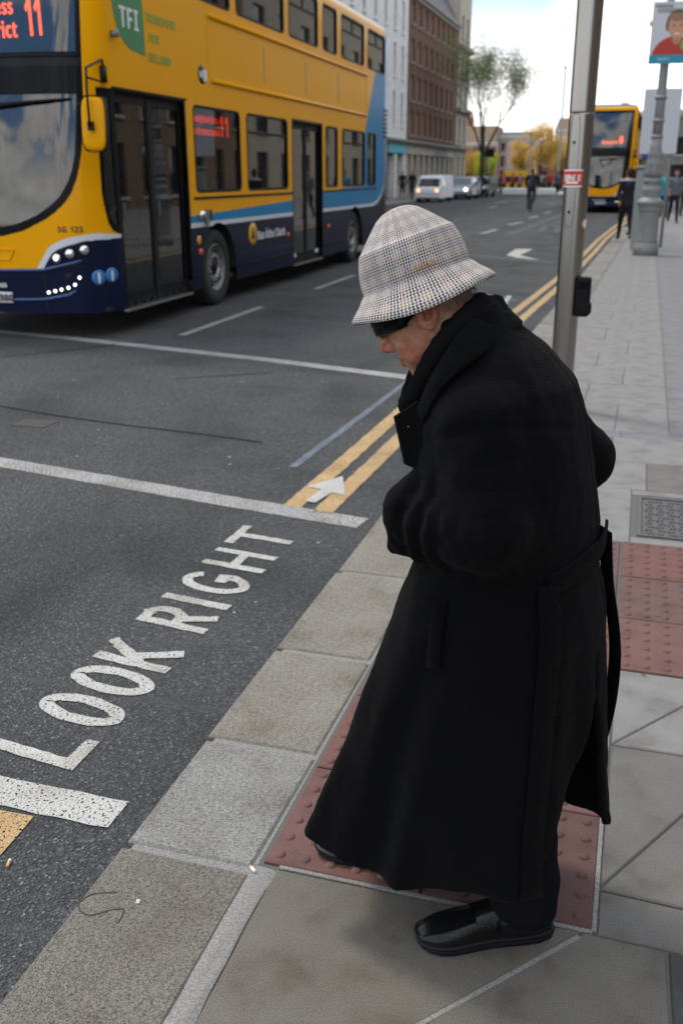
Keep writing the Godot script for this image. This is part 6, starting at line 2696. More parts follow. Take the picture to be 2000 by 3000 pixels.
func vehicle(called: String, label: String, cat: String, at: Vector3, turn: float, prof: Array, taper: Array, half: float, paint: String, glass: Array, side: Array, wheels: Array, lamp: Array, group: String) -> Node3D:
	var v := thing(called, label, cat, at, turn, group)
	var st := mk()
	extrude_profile(st, prof, half, taper)
	put(st, "body", M[paint], v)
	for g in glass:
		# windscreen or rear screen: [z0, y0, z1, y1, half width low, half width high]
		st = mk()
		var n := Vector3(0, -(g[2] - g[0]), g[3] - g[1]).normalized() * 0.012
		quad(st, Vector3(-g[4], g[1], g[0]) + n, Vector3(-g[5], g[3], g[2]) + n, Vector3(g[5], g[3], g[2]) + n, Vector3(g[4], g[1], g[0]) + n)
		put(st, "windscreen", M.car_glass, v)
	for s in [-1.0, 1.0]:
		for g in side:
			st = mk()
			var x0: float = s * (half * g[4] + 0.008)
			var x1: float = s * (half * g[5] + 0.008)
			quad(st, Vector3(x0, g[2], g[0]), Vector3(x1, g[3], g[0] - g[6]), Vector3(x1, g[3], g[1] + g[7]), Vector3(x0, g[2], g[1]))
			put(st, "side_window", M.car_glass, v)
		for w in wheels:
			road_wheel(v, Vector3(s * (half - 0.12), w[1], w[0]), w[1])
		st = mk(true)
		lathe(st, [Vector2(0.12, 0), Vector2(0.10, 0.03), Vector2(0.0, 0.04)], 14)
		var o := put(st, "headlamp", M[lamp[3]], v)
		o.transform = Transform3D(Basis(Vector3.RIGHT, PI / 2), Vector3(s * lamp[0], lamp[1], lamp[2]))
	st = mk()
	box(st, Vector3(0, 0.42, prof[0][0] + 0.01), Vector3(0.5, 0.11, 0.02))
	put(st, "number_plate", M.white_plain, v)
	st = mk()
	box(st, Vector3(0, 0.30, prof[0][0] - 0.02), Vector3(half * 1.8, 0.10, 0.08))
	put(st, "bumper", M.bus_trim, v)
	return v


func build_vehicles() -> void:
	# front of each vehicle is +z
	var g := "vehicles parked on the far side"
	var van_p := [[0.0, 0.3], [0.05, 0.75], [0.0, 1.0], [-0.35, 1.12], [-1.0, 1.75], [-1.2, 1.95], [-4.6, 2.0], [-4.75, 1.8], [-4.8, 0.35]]
	var van := vehicle("parked_van", "white delivery van with lit orange lamps parked at the far kerb", "van", Vector3(-12.75, ROAD_Y, -60.5), deg_to_rad(-2), van_p, [1, 1, 1, 0.99, 0.9, 0.88, 0.88, 0.9, 1], 0.98, "van_white",
		[[-0.37, 1.15, -0.97, 1.72, 0.86, 0.80]], [[-0.9, -1.7, 1.18, 1.72, 0.985, 0.90, 0.35, 0.0]], [[-0.75, 0.33], [-3.8, 0.33]], [0.72, 0.86, 0.06, "lamp_warm"], g)
	van.scale = Vector3.ONE * 0.8
	var car_p := [[0.0, 0.28], [0.05, 0.55], [-0.1, 0.72], [-1.0, 0.90], [-1.75, 1.40], [-2.1, 1.47], [-3.0, 1.45], [-3.8, 0.98], [-4.25, 0.92], [-4.3, 0.3]]
	var car_t := [0.95, 1, 1, 1, 0.80, 0.78, 0.78, 0.95, 0.97, 0.95]
	vehicle("parked_car", "silver car with its headlamps lit parked behind the white van", "car", Vector3(-12.35, ROAD_Y, -68.0), deg_to_rad(-2), car_p, car_t, 0.88, "car_silver",
		[[-1.05, 0.93, -1.72, 1.38, 0.80, 0.68]], [[-1.25, -3.6, 0.94, 1.38, 0.985, 0.81, 0.5, 0.5]], [[-0.85, 0.31], [-3.4, 0.31]], [0.66, 0.66, 0.02, "led_white"], g)
	vehicle("parked_car", "dark car parked behind the silver car under the bare tree", "car", Vector3(-12.15, ROAD_Y, -74.5), deg_to_rad(-2), car_p, car_t, 0.9, "car_dark",
		[[-1.05, 0.93, -1.72, 1.38, 0.80, 0.68]], [[-1.25, -3.6, 0.94, 1.38, 0.985, 0.81, 0.5, 0.5]], [[-0.85, 0.31], [-3.4, 0.31]], [0.66, 0.66, 0.02, "reflector"], g)
	# low yellow vehicle passing the end of the street, seen side on
	var y := thing("yellow_minibus", "low yellow minibus crossing the far end of the street behind the crowd", "bus", Vector3(-9.6, ROAD_Y, -97.0), PI / 2)
	var st := mk()
	extrude_profile(st, [[0.0, 0.35], [0.1, 0.9], [-0.3, 1.3], [-0.5, 1.85], [-0.7, 1.95], [-3.4, 1.95], [-3.5, 1.8], [-3.5, 0.35]], 1.0, [1, 1, 1, 0.95, 0.93, 0.93, 0.95, 1])
	put(st, "body", M.yellow_box, y)
	for s in [-1.0, 1.0]:
		for k in 3:
			st = mk()
			box(st, Vector3(s * 1.0, 1.2, -0.95 - k * 0.95), Vector3(0.05, 0.5, 0.8))
			put(st, "window", M.car_glass, y)
		for z in [-0.7, -2.8]:
			road_wheel(y, Vector3(s * 0.88, 0.36, z), 0.36)
	# bicycle under the rider
	bicycle(Vector3(-4.95, ROAD_Y, -46.3))


func bicycle(at: Vector3) -> void:
	var b := thing("bicycle", "bicycle ridden away up the middle of the road", "bicycle", at, deg_to_rad(3))
	for z in [0.52, -0.52]:
		var w := Node3D.new()
		node_of(w, "wheel", b)
		w.position = Vector3(0, 0.34, z)
		var ring := []
		var rr := []
		for k in 25:
			var a := TAU * k / 24
			ring.append(Vector3(0, cos(a) * 0.33, sin(a) * 0.33))
			rr.append(0.016)
		var st := mk(true)
		tube(st, ring, rr, 6, false)
		put(st, "tyre", M.rubber, w)
		st = mk()
		for k in 10:
			var a := TAU * k / 10
			tube(st, [Vector3.ZERO, Vector3(0, cos(a) * 0.32, sin(a) * 0.32)], [0.002, 0.002], 3)
		put(st, "spoke", M.wheel_steel, w)
	var st := mk(true)
	for s in [[Vector3(0, 0.34, 0.52), Vector3(0, 0.85, 0.2)], [Vector3(0, 0.34, 0.52), Vector3(0, 0.30, 0.05)], [Vector3(0, 0.30, 0.05), Vector3(0, 0.95, 0.24)], [Vector3(0, 0.30, 0.05), Vector3(0, 0.85, -0.38)], [Vector3(0, 0.82, 0.2), Vector3(0, 0.92, -0.38)], [Vector3(0, 0.34, -0.52), Vector3(0, 1.0, -0.36)]]:
		tube(st, s, [0.016, 0.016], 6)
	put(st, "frame", M.car_dark, b)
	st = mk(true)
	tube(st, [Vector3(-0.26, 1.02, -0.3), Vector3(0, 1.02, -0.38), Vector3(0.26, 1.02, -0.3)], [0.014, 0.014, 0.014], 6)
	put(st, "handlebar", M.car_dark, b)
	st = mk()
	cbox(st, Vector3(0, 0.97, 0.26), Vector3(0.14, 0.05, 0.25), 0.02)
	put(st, "saddle", M.rubber, b)


# ---------------------------------------------------------------- people further off

# pose: dictionary of joints; the field is one continuous figure, its colours lie on its surface
func figure_mesh(j: Dictionary, c: Dictionary, cell: float, coat := 0.0) -> ArrayMesh:
	var f := func(p: Vector3) -> float:
		var d := seg_d(p, j.pelvis, j.chest, 0.135, 0.15)
		var w := p
		d = smin(d, seg_d(w, j.shl, j.shr, 0.075, 0.075), 0.05)
		d = smin(d, seg_d(p, j.chest, j.head - Vector3(0, 0.08, 0), 0.06, 0.05), 0.03)
		d = smin(d, ell_d(p, j.head, Vector3(0.078, 0.115, 0.095)), 0.015)
		for s in ["l", "r"]:
			d = smin(d, seg_d(p, j["sh" + s], j["el" + s], 0.062, 0.05), 0.03)
			d = smin(d, seg_d(p, j["el" + s], j["ha" + s], 0.05, 0.036), 0.02)
			d = smin(d, ell_d(p, j["ha" + s] + Vector3(0, -0.05, 0), Vector3(0.03, 0.07, 0.04)), 0.02)
			d = smin(d, seg_d(p, j["hi" + s], j["kn" + s], 0.10, 0.068), 0.03)
			d = smin(d, seg_d(p, j["kn" + s], j["fo" + s], 0.066, 0.045), 0.02)
			d = smin(d, seg_d(p, j["fo" + s] - Vector3(0, 0.03, 0), j["fo" + s] + j.fwd * 0.16 - Vector3(0, 0.045, 0), 0.042, 0.032), 0.02)
		if coat > 0.0:
			d = smin(d, seg_d(p, j.pelvis, j.pelvis - Vector3(0, coat, 0), 0.15, 0.18), 0.04)
		return d
	var col := func(p: Vector3) -> Color:
		var hd: Vector3 = p - j.head
		if hd.length() < 0.17 and p.y > j.head.y - 0.13:
			if hd.y > 0.045 or hd.dot(j.fwd) < -0.01:
				return c.hair
			return c.skin
		for s in ["l", "r"]:
			if (p - j["ha" + s] + Vector3(0, 0.06, 0)).length() < 0.085:
				return c.skin
			if p.y < j["fo" + s].y + 0.03 and Vector2(p.x - j["fo" + s].x, p.z - j["fo" + s].z).length() < 0.26:
				return c.shoe
		if p.y > j.pelvis.y - 0.02 - coat:
			if p.y < j.pelvis.y + 0.03 - coat and absf(p.x) < 0.17 and c.has("hemline"):
				return c.hemline
			if hd.y < -0.1 and hd.y > -0.2 and c.has("hood"):
				return c.hood
			return c.top
		return c.leg
	var st := mk(true)
	nets(f, Vector3(-0.40, -0.02, -0.50), Vector3(0.40, 1.92, 0.50), cell, st, col)
	st.generate_normals()
	var m := st.commit()
	m.surface_set_material(0, M.figure)
	return m


func pose(kind: String) -> Dictionary:
	# facing -z in the figure's own frame
	var j := {"fwd": Vector3(0, 0, -1), "pelvis": Vector3(0, 0.95, 0), "chest": Vector3(0, 1.32, 0), "head": Vector3(0, 1.65, -0.02), "shl": Vector3(-0.17, 1.42, 0), "shr": Vector3(0.17, 1.42, 0),
		"ell": Vector3(-0.24, 1.14, 0.02), "elr": Vector3(0.24, 1.14, 0.02), "hal": Vector3(-0.23, 0.90, -0.06), "har": Vector3(0.23, 0.90, -0.06),
		"hil": Vector3(-0.09, 0.92, 0), "hir": Vector3(0.09, 0.92, 0), "knl": Vector3(-0.10, 0.50, -0.02), "knr": Vector3(0.10, 0.50, -0.02), "fol": Vector3(-0.11, 0.08, 0.02), "for": Vector3(0.11, 0.08, 0.02)}
	if kind == "walk":
		j.knl = Vector3(-0.09, 0.52, -0.16)
		j.fol = Vector3(-0.09, 0.09, -0.26)
		j.knr = Vector3(0.09, 0.51, 0.04)
		j["for"] = Vector3(0.09, 0.12, 0.30)
		j.hal = Vector3(-0.23, 0.95, 0.14)
		j.har = Vector3(0.23, 0.97, -0.22)
		j.elr = Vector3(0.24, 1.15, -0.02)
	elif kind == "ride":
		j.pelvis = Vector3(0, 1.10, 0.22)
		j.chest = Vector3(0, 1.45, 0.02)
		j.head = Vector3(0, 1.76, -0.08)
		j.shl = Vector3(-0.18, 1.54, -0.02)
		j.shr = Vector3(0.18, 1.54, -0.02)
		j.ell = Vector3(-0.28, 1.28, -0.14)
		j.elr = Vector3(0.28, 1.28, -0.14)
		j.hal = Vector3(-0.26, 1.10, -0.30)
		j.har = Vector3(0.26, 1.10, -0.30)
		j.hil = Vector3(-0.10, 1.05, 0.22)
		j.hir = Vector3(0.10, 1.05, 0.22)
		j.knl = Vector3(-0.13, 0.66, -0.04)
		j.fol = Vector3(-0.12, 0.18, 0.06)
		j.knr = Vector3(0.13, 0.82, -0.12)
		j["for"] = Vector3(0.12, 0.46, 0.05)
	elif kind == "hold":
		j.hal = Vector3(-0.10, 1.08, -0.20)
		j.har = Vector3(0.10, 1.08, -0.20)
	return j


func build_people() -> void:
	var skin_c := Color(0.42, 0.20, 0.13)
	var dark := Color(0.012, 0.012, 0.014)
	var jean := Color(0.015, 0.022, 0.045)
	var who := [
		["walk", {"hair": Color(0.02, 0.015, 0.012), "skin": skin_c, "top": Color(0.010, 0.010, 0.013), "leg": Color(0.008, 0.008, 0.010), "shoe": dark, "hood": Color(0.30, 0.31, 0.34)}, Vector3(-0.42, 0, -26.6), 15.0, "person in a black jacket with grey hood walking away beside the lamp standard", 0.02, 0.06],
		["walk", {"hair": Color(0.05, 0.03, 0.02), "skin": skin_c, "top": Color(0.12, 0.12, 0.15), "leg": Color(0.006, 0.010, 0.022), "shoe": dark}, Vector3(0.98, 0, -36.8), 190.0, "person in a grey jacket walking towards the viewer past the lamp standard", 0.022, 0.0],
		["hold", {"hair": Color(0.03, 0.02, 0.015), "skin": skin_c, "top": Color(0.02, 0.25, 0.32), "leg": dark, "shoe": dark}, Vector3(0.72, 0, -41.0), 160.0, "person in a teal jacket half hidden behind the lamp standard", 0.024, 0.1],
		["hold", {"hair": Color(0.10, 0.08, 0.06), "skin": skin_c, "top": Color(0.05, 0.20, 0.42), "leg": dark, "shoe": dark}, Vector3(1.55, 0, -43.0), 200.0, "person in a bright blue top at the edge of the picture beside the grey jacket", 0.024, 0.0],
		["ride", {"hair": Color(0.02, 0.015, 0.012), "skin": skin_c, "top": Color(0.010, 0.010, 0.012), "leg": Color(0.015, 0.03, 0.055), "shoe": dark}, Vector3(-4.95, ROAD_Y, -46.3), 3.0, "cyclist in a black top and blue trousers riding away up the road", 0.022, 0.0],
		["walk", {"hair": dark, "skin": skin_c, "top": Color(0.016, 0.012, 0.012), "leg": jean, "shoe": dark}, Vector3(-14.35, 0.08, -63.3), 170.0, "person in a dark coat on the far footpath before the shopfront columns", 0.026, 0.1],
		["stand", {"hair": dark, "skin": skin_c, "top": Color(0.015, 0.02, 0.03), "leg": dark, "shoe": dark}, Vector3(-15.2, 0.08, -64.2), 200.0, "person in dark clothes near the turquoise shop sign", 0.026, 0.0],
	]
	for a in who:
		var p := MeshInstance3D.new()
		p.mesh = figure_mesh(pose(a[0]), a[1], a[5], a[6])
		node_of(p, "person", null)
		p.position = a[2]
		p.rotation_degrees.y = a[3]
		tag(p, a[4], "person")
	# the crowd at the crossing, each one a figure
	var tops := [Color(0.35, 0.03, 0.03), Color(0.03, 0.03, 0.035), Color(0.30, 0.29, 0.28), Color(0.05, 0.08, 0.16), Color(0.42, 0.16, 0.20), Color(0.10, 0.09, 0.07)]
	var proto := []
	for k in 6:
		proto.append(figure_mesh(pose(["walk", "stand", "hold"][k % 3]), {"hair": dark, "skin": skin_c, "top": tops[k], "leg": [dark, jean][k % 2], "shoe": dark}, 0.045, [0.0, 0.12][k % 2]))
	var words := ["red top", "black coat", "pale grey coat", "navy coat", "pink top", "brown coat"]
	var r := RandomNumberGenerator.new()
	r.seed = 21
	for k in 34:
		var p := MeshInstance3D.new()
		p.mesh = proto[k % 6]
		node_of(p, "person", null)
		p.position = Vector3(lerpf(-17.0, -6.4, fmod(k * 0.618, 1.0)) + r.randf_range(-0.4, 0.4), ROAD_Y, r.randf_range(-88.0, -94.5))
		p.rotation.y = r.randf_range(0, TAU)
		p.scale = Vector3.ONE * r.randf_range(0.93, 1.04)
		tag(p, "person in a %s among the crowd at the far end of the street" % words[k % 6], "person", "crowd in a %s" % words[k % 6])


# ---------------------------------------------------------------- litter

func build_litter() -> void:
	var k := 0
	for a in [[Vector3(-1.352, ROAD_Y + 0.004, -1.626), 0.35, "spent cigarette end with an orange tip on the asphalt by the yellow line"], [Vector3(-0.757, 0.0, -1.763), 0.9, "white cigarette end lying at the corner of the granite kerbstones"]]:
		var c := thing("cigarette_end", a[2], "litter", a[0] * Vector3(1.0, 1, 1.0), a[1] + PI / 2, "cigarette ends")
		var st := mk(true)
		tube(st, [Vector3(-0.012, 0.004, 0), Vector3(0.006, 0.004, 0)], [0.0042, 0.004], 10)
		put(st, "filter", M.filter_tip if k == 0 else M.paper, c)
		st = mk(true)
		tube(st, [Vector3(0.006, 0.004, 0), Vector3(0.013, 0.004, 0.0005)], [0.004, 0.0036], 10)
		put(st, "stub", M.paper if k == 0 else M.filter_tip, c)
		k += 1
	var st := mk()
	box(st, Vector3.ZERO, Vector3(0.009, 0.002, 0.013), Transform3D(Basis(Vector3.UP, 0.3), Vector3(-0.973, 0.0015, -1.586)))
	tag(put(st, "paper_scrap", mat("scrap_grey", lin(0.40, 0.42, 0.43), 0.8)), "tiny pale scrap of paper on the brown granite kerbstone", "litter")
	# carved mark in the kerbstone
	st = mk(true)
	var pts := smooth_curve([Vector3(-1.035, 0.0, -1.60), Vector3(-1.09, 0.0, -1.575), Vector3(-1.10, 0.0, -1.535), Vector3(-1.06, 0.0, -1.515), Vector3(-1.015, 0.0, -1.548), Vector3(-0.99, 0.0, -1.552), Vector3(-0.985, 0.0, -1.512)], 30)
	var rr := []
	rr.resize(30)
	rr.fill(0.0022)
	tube(st, pts, rr, 6)
	tag(put(st, "carved_mark", mat("carving_dirt", lin(0.06, 0.053, 0.043), 0.95)), "curved S shaped mark cut into the brown granite kerbstone", "carving")
	# chewing gum trodden into the surfaces
	var r := RandomNumberGenerator.new()
	r.seed = 12
	var gum := thing("gum_spots", "small pale and dark spots of chewing gum trodden into the road and flags", "litter")
	tag(gum, "", "", "", "stuff")
	for col in [["gum_pale", lin(0.34, 0.34, 0.33)], ["gum_dark", lin(0.09, 0.088, 0.083)]]:
		st = mk()
		for n in 40:
			var road: bool = col[0] == "gum_pale"
			var c := Vector3(r.randf_range(-4.5, -1.3), ROAD_Y + 0.002, r.randf_range(-8.0, -2.0)) if road else Vector3(r.randf_range(-0.6, 0.9), 0.0016, r.randf_range(-4.0, -1.0))
			if not road and n > 12:
				continue
			var s := r.randf_range(0.004, 0.010)
			var ring := PackedVector3Array()
			for q in 14:
				var a := TAU * q / 14
				ring.append(c + Vector3(cos(a), 0, sin(a)) * s * r.randf_range(0.8, 1.1))
			for q in 14:
				tri(st, c, ring[q], ring[(q + 1) % 14])
		put(st, "spots", mat(col[0], col[1], 0.9), gum)


# ---------------------------------------------------------------- buildings
# each in its own frame: front on z = 0 looking to +z, x from 0 to its width

func building(called: String, label: String, at: Vector3, turn: float, W: float, H: float, D: float, wall: String, rows: Array, cols: Array, win_w: float, opt := {}) -> Node3D:
	var b := thing(called, label, "building", at, turn, opt.get("group", ""))
	var base: float = opt.get("base", 0.0)
	# wall with real openings: piers and spandrels round each window
	var st := mk()
	var t := 0.35
	var ys := [base]
	for r in rows:
		ys.append(r[0])
		ys.append(r[1])
	ys.append(H)
	for k in range(0, ys.size(), 2):
		if ys[k + 1] - ys[k] > 0.01:
			box_between(st, Vector3(0, ys[k], -t), Vector3(W, ys[k + 1], 0))
	for r in rows:
		var x := 0.0
		for c in cols:
			box_between(st, Vector3(x, r[0], -t), Vector3(c - win_w * 0.5, r[1], 0))
			x = c + win_w * 0.5
		box_between(st, Vector3(x, r[0], -t), Vector3(W, r[1], 0))
	box_between(st, Vector3(0, base, -D), Vector3(0.3, H, -t))
	box_between(st, Vector3(W - 0.3, base, -D), Vector3(W, H, -t))
	box_between(st, Vector3(0.3, base, -D), Vector3(W - 0.3, H, -D + 0.3))
	box_between(st, Vector3(0.3, H - 0.2, -D + 0.3), Vector3(W - 0.3, H, -t))
	put(st, "wall", M[wall], b)
	var fm: Material = M[opt.get("frame", "window_frame")]
	var pane: MeshInstance3D = null
	var frame: MeshInstance3D = null
	var sill: MeshInstance3D = null
	for r in rows:
		var h: float = r[1] - r[0]
		pane = null
		for c in cols:
			var at2 := Vector3(c, r[0], 0)
			if pane == null:
				var s1 := mk()
				box_between(s1, Vector3(-win_w * 0.5, 0, -0.24), Vector3(win_w * 0.5, h, -0.22))
				pane = put(s1, "window", M.window_glass, b)
				pane.position = at2
				var s2 := mk()
				var e := 0.06
				box_between(s2, Vector3(-win_w * 0.5, 0, -0.22), Vector3(-win_w * 0.5 + e, h, -0.15))
				box_between(s2, Vector3(win_w * 0.5 - e, 0, -0.22), Vector3(win_w * 0.5, h, -0.15))
				box_between(s2, Vector3(-win_w * 0.5 + e, 0, -0.22), Vector3(win_w * 0.5 - e, e, -0.15))
				box_between(s2, Vector3(-win_w * 0.5 + e, h - e, -0.22), Vector3(win_w * 0.5 - e, h, -0.15))
				box_between(s2, Vector3(-win_w * 0.5 + e, h * 0.5 - 0.03, -0.22), Vector3(win_w * 0.5 - e, h * 0.5 + 0.03, -0.14))
				frame = put(s2, "frame", fm, pane)
				var s3 := mk()
				box_between(s3, Vector3(-win_w * 0.5 - 0.08, -0.14, -0.1), Vector3(win_w * 0.5 + 0.08, -0.005, 0.09))
				sill = put(s3, "sill", M[opt.get("trim", "grey_stone")], pane)
			else:
				var p := copy_mesh(pane, "window", null, b, Transform3D(Basis(), at2))
				copy_mesh(frame, "frame", null, p, Transform3D())
				copy_mesh(sill, "sill", null, p, Transform3D())
	st = mk()
	var cy: float = H
	box_between(st, Vector3(-0.05, cy + 0.005, -0.5), Vector3(W + 0.05, cy + 0.35, 0.25))
	box_between(st, Vector3(-0.02, cy - 0.25, -0.01), Vector3(W + 0.02, cy, 0.12))
	put(st, "cornice", M[opt.get("trim", "grey_stone")], b)
	if opt.has("roof"):
		var rh: float = opt.roof
		st = mk()
		var rd := minf(D, 4.0)
		var a := [Vector3(0, H + 0.35, 0), Vector3(W, H + 0.35, 0), Vector3(W - 0.4, H + rh, -rd * 0.45), Vector3(0.4, H + rh, -rd * 0.45), Vector3(0, H + 0.35, -D), Vector3(W, H + 0.35, -D), Vector3(W - 0.4, H + rh, -D + 1.0), Vector3(0.4, H + rh, -D + 1.0)]
		quad(st, a[0], a[3], a[2], a[1])
		quad(st, a[3], a[7], a[6], a[2])
		quad(st, a[1], a[2], a[6], a[5])
		quad(st, a[4], a[7], a[3], a[0])
		quad(st, a[5], a[6], a[7], a[4])
		var rf := put(st, "roof", M[opt.get("roof_mat", "slate")], b)
		for x in opt.get("chimneys", []):
			st = mk()
			box_between(st, Vector3(x - 0.5, H + rh * 0.5, -rd * 0.7 - 0.5), Vector3(x + 0.5, H + rh + 1.3, -rd * 0.7 + 0.3))
			for k in 3:
				lathe(st, [Vector2(0.1, H + rh + 1.3), Vector2(0.12, H + rh + 1.7)], 8, Vector3(x - 0.3 + k * 0.3, 0, -rd * 0.7 - 0.1))
			put(st, "chimney", M[opt.get("chimney_mat", "red_brick_far")], rf)
	return b


func shopfront(b: Node3D, W: float, H: float, piers: int, stone: String, fascia: Array) -> void:
	# row of stone piers with dark glass between, a fascia and a cornice over them
	var st := mk()
	box_between(st, Vector3(0, 0.0, -0.8), Vector3(W, H, -0.6))
	put(st, "shop_glass", M.window_glass, b)
	var step := W / piers
	var pier: MeshInstance3D = null
	for k in piers + 1:
		var x := clampf(k * step, 0.3, W - 0.3)
		if pier == null:
			var s := mk()
			cbox(s, Vector3(0, (H - 0.9) * 0.5, -0.25), Vector3(0.55, H - 0.9, 0.5), 0.04)
			pier = put(s, "pier", M[stone], b)
			pier.position.x = x
		else:
			copy_mesh(pier, "pier", null, b, Transform3D(Basis(), Vector3(x, 0, 0)))
	for f in fascia:
		st = mk()
		cbox(st, Vector3((f[0] + f[1]) * 0.5, H - 0.52, -0.15), Vector3(f[1] - f[0] - 0.04, 0.74, 0.4), 0.02)
		put(st, "fascia", M[f[2]], b)
	st = mk()
	box_between(st, Vector3(0.01, H - 0.14, -0.6), Vector3(W - 0.01, H - 0.005, 0.38))
	box_between(st, Vector3(0.01, H - 0.3, -0.5), Vector3(W - 0.01, H - 0.145, 0.2))
	put(st, "shop_cornice", M.grey_stone, b)


func build_buildings() -> void:
	var L := PI / 2
	# far side of the street, from the back of the bus to the corner
	var b := building("brick_building", "long brown brick building with rows of sash windows over stone shopfronts", Vector3(-16, 0.07, -68.45), L, 18.05, 12.85, 12.0, "brick_wall",
		[[4.15, 5.75], [6.35, 7.95], [8.75, 10.2], [11.1, 12.4]], [1.4, 3.45, 5.5, 7.55, 9.6, 11.65, 13.7, 15.75], 0.95, {"base": 3.75, "roof": 3.6, "frame": "window_frame", "trim": "grey_stone", "chimneys": [5.0]})
	shopfront(b, 18.05, 3.75, 9, "cream_stone", [[0.0, 1.2, "cream_stone"], [1.2, 9.5, "cream_stone"], [9.5, 14.5, "grey_stone"], [14.5, 18.05, "cream_stone"]])
	b = building("white_building", "white rendered building with tall narrow windows behind the back of the bus", Vector3(-16, 0.07, -46.0), L, 22.4, 16.0, 12.0, "white_render",
		[[4.6, 6.6], [7.5, 9.4], [10.2, 12.0], [12.9, 14.4]], [1.5, 4.0, 6.5, 9.0, 11.5, 14.0, 16.4, 18.8, 20.95], 0.6, {"base": 3.75, "trim": "white_render", "frame": "window_dark_frame", "roof": 2.5})
	shopfront(b, 22.4, 3.75, 8, "white_render", [[0.0, 10.0, "blue_front"], [10.0, 17.6, "grey_stone"], [17.6, 22.4, "sign_cyan"]])
	b = building("corner_building", "narrow pale stone corner building with strong cornices at the end of the terrace", Vector3(-15.9, 0.07, -86.5), L, 5.4, 17.0, 10.0, "cream_stone",
		[[0.5, 3.0], [4.3, 6.0], [6.9, 8.5], [9.3, 10.8], [12.3, 14.0]], [1.5, 3.8], 0.9, {"trim": "grey_stone", "frame": "window_dark_frame", "roof": 2.0})
	for y in [3.6, 7.75 - 1.2, 11.4]:
		var st := mk()
		box_between(st, Vector3(-0.1, y, 0.004), Vector3(5.5, y + 0.3, 0.4))
		put(st, "string_course", M.grey_stone, b)
	building("dark_building", "dark brown building showing above the roof of the near bus", Vector3(-16, 0.07, -22.0), L, 24.0, 15.0, 12.0, "brown_stone",
		[[4.6, 6.4], [7.4, 9.2], [10.2, 12.0], [12.7, 14.2]], [2.0, 5.0, 8.0, 11.0, 14.0, 17.0, 20.0, 22.6], 1.1, {"trim": "grey_stone", "roof": 3.0})
	# end of the street
	building("pink_stone_building", "sunlit pink stone building with arched bays at the far end of the street", Vector3(-21.4, 0, -150.0), 0.0, 5.7, 6.6, 10.0, "pink_stone",
		[[0.6, 2.2], [2.6, 4.2], [4.8, 6.0]], [0.95, 2.85, 4.75], 0.8, {"trim": "pale_stone", "frame": "window_dark_frame", "roof": 0.9})
	building("red_brick_building", "red brick gabled house behind the bare tree at the far end", Vector3(-26.6, 0, -146.0), 0.0, 5.6, 5.6, 10.0, "red_brick_far",
		[[0.6, 2.2], [2.8, 4.6]], [1.0, 2.8, 4.6], 1.0, {"trim": "pale_stone", "roof": 2.6, "roof_mat": "brown_stone", "chimneys": [1.2]})
	building("brown_brick_building", "brown brick house between the pink building and the golden trees", Vector3(-15.6, 0, -152.0), 0.0, 4.2, 5.7, 10.0, "red_brick_far",
		[[0.6, 2.2], [2.8, 4.6]], [1.0, 3.0], 1.0, {"trim": "pale_stone", "roof": 0.6, "chimneys": [1.2]})
	building("tan_roof_building", "pale building with a tan roof rising over the golden trees", Vector3(-15.2, 0, -172.0), 0.0, 7.5, 8.2, 10.0, "pale_stone",
		[[0.6, 2.2], [3.0, 4.8], [5.6, 7.2]], [1.2, 3.6, 6.0], 1.1, {"trim": "pale_stone", "roof": 2.2, "roof_mat": "brown_stone"})
	building("slate_roof_building", "slate roofed terrace with a brick chimney behind the second bus", Vector3(-6.0, 0, -128.0), 0.0, 10.5, 6.6, 10.0, "brown_stone",
		[[0.6, 2.4], [3.4, 5.2]], [1.2, 3.4, 5.6, 7.8], 1.0, {"trim": "pale_stone", "roof": 1.6, "chimneys": [2.6]})
	building("blue_shop_building", "grey building with blue shop panels between the second bus and the lamp standard", Vector3(-0.9, 0, -92.0), -0.2, 9.0, 6.4, 9.0, "grey_stone",
		[[0.5, 2.4], [3.2, 4.6]], [1.2, 3.4, 5.6, 7.8], 1.4, {"trim": "pale_stone", "frame": "window_dark_frame"})
	var bp := thing("blue_sign_panel", "tall blue sign panel on the grey building beside the second bus", "sign", Vector3(-0.75, 3.3, -91.7), -0.2)
	var st := mk()
	cbox(st, Vector3(0.5, 1.2, 0.1), Vector3(1.0, 3.2, 0.14), 0.03)
	put(st, "panel", M.blue_front, bp)
	# the near side's terrace, beyond the picture's edge: it is mirrored in the bus windows and the steel pole
	var R := -PI / 2
	building("near_terrace", "grey stone terrace along the near footpath, mirrored in the bus windows", Vector3(12.0, 0, -26.0), R, 14.0, 13.5, 8.0, "grey_stone",
		[[0.6, 3.0], [4.2, 6.2], [7.0, 8.8], [9.7, 11.5]], [1.5, 4.2, 6.9, 9.6, 12.3], 1.3, {"trim": "grey_stone", "frame": "window_dark_frame"})
	building("near_terrace", "brown stone terrace along the near footpath behind the viewer, mirrored in the bus", Vector3(12.0, 0, -11.95), R, 24.0, 13.0, 8.0, "brown_stone",
		[[0.6, 3.0], [4.2, 6.2], [7.0, 8.8], [9.7, 11.4]], [1.5, 4.2, 6.9, 9.6, 12.3, 15.0, 17.7, 20.4], 1.3, {"trim": "pale_stone", "frame": "window_frame"})
	building("near_terrace", "brown stone terrace along the near footpath further up the street", Vector3(12.0, 0, -60.0), R, 33.9, 13.5, 8.0, "brown_stone",
		[[0.6, 3.0], [4.2, 6.2], [7.0, 8.8], [9.7, 11.6]], [1.5, 4.6, 7.7, 10.8, 13.9, 17.0, 20.1, 23.2, 26.3, 29.4, 32.4], 1.3, {"trim": "pale_stone", "frame": "window_dark_frame"})
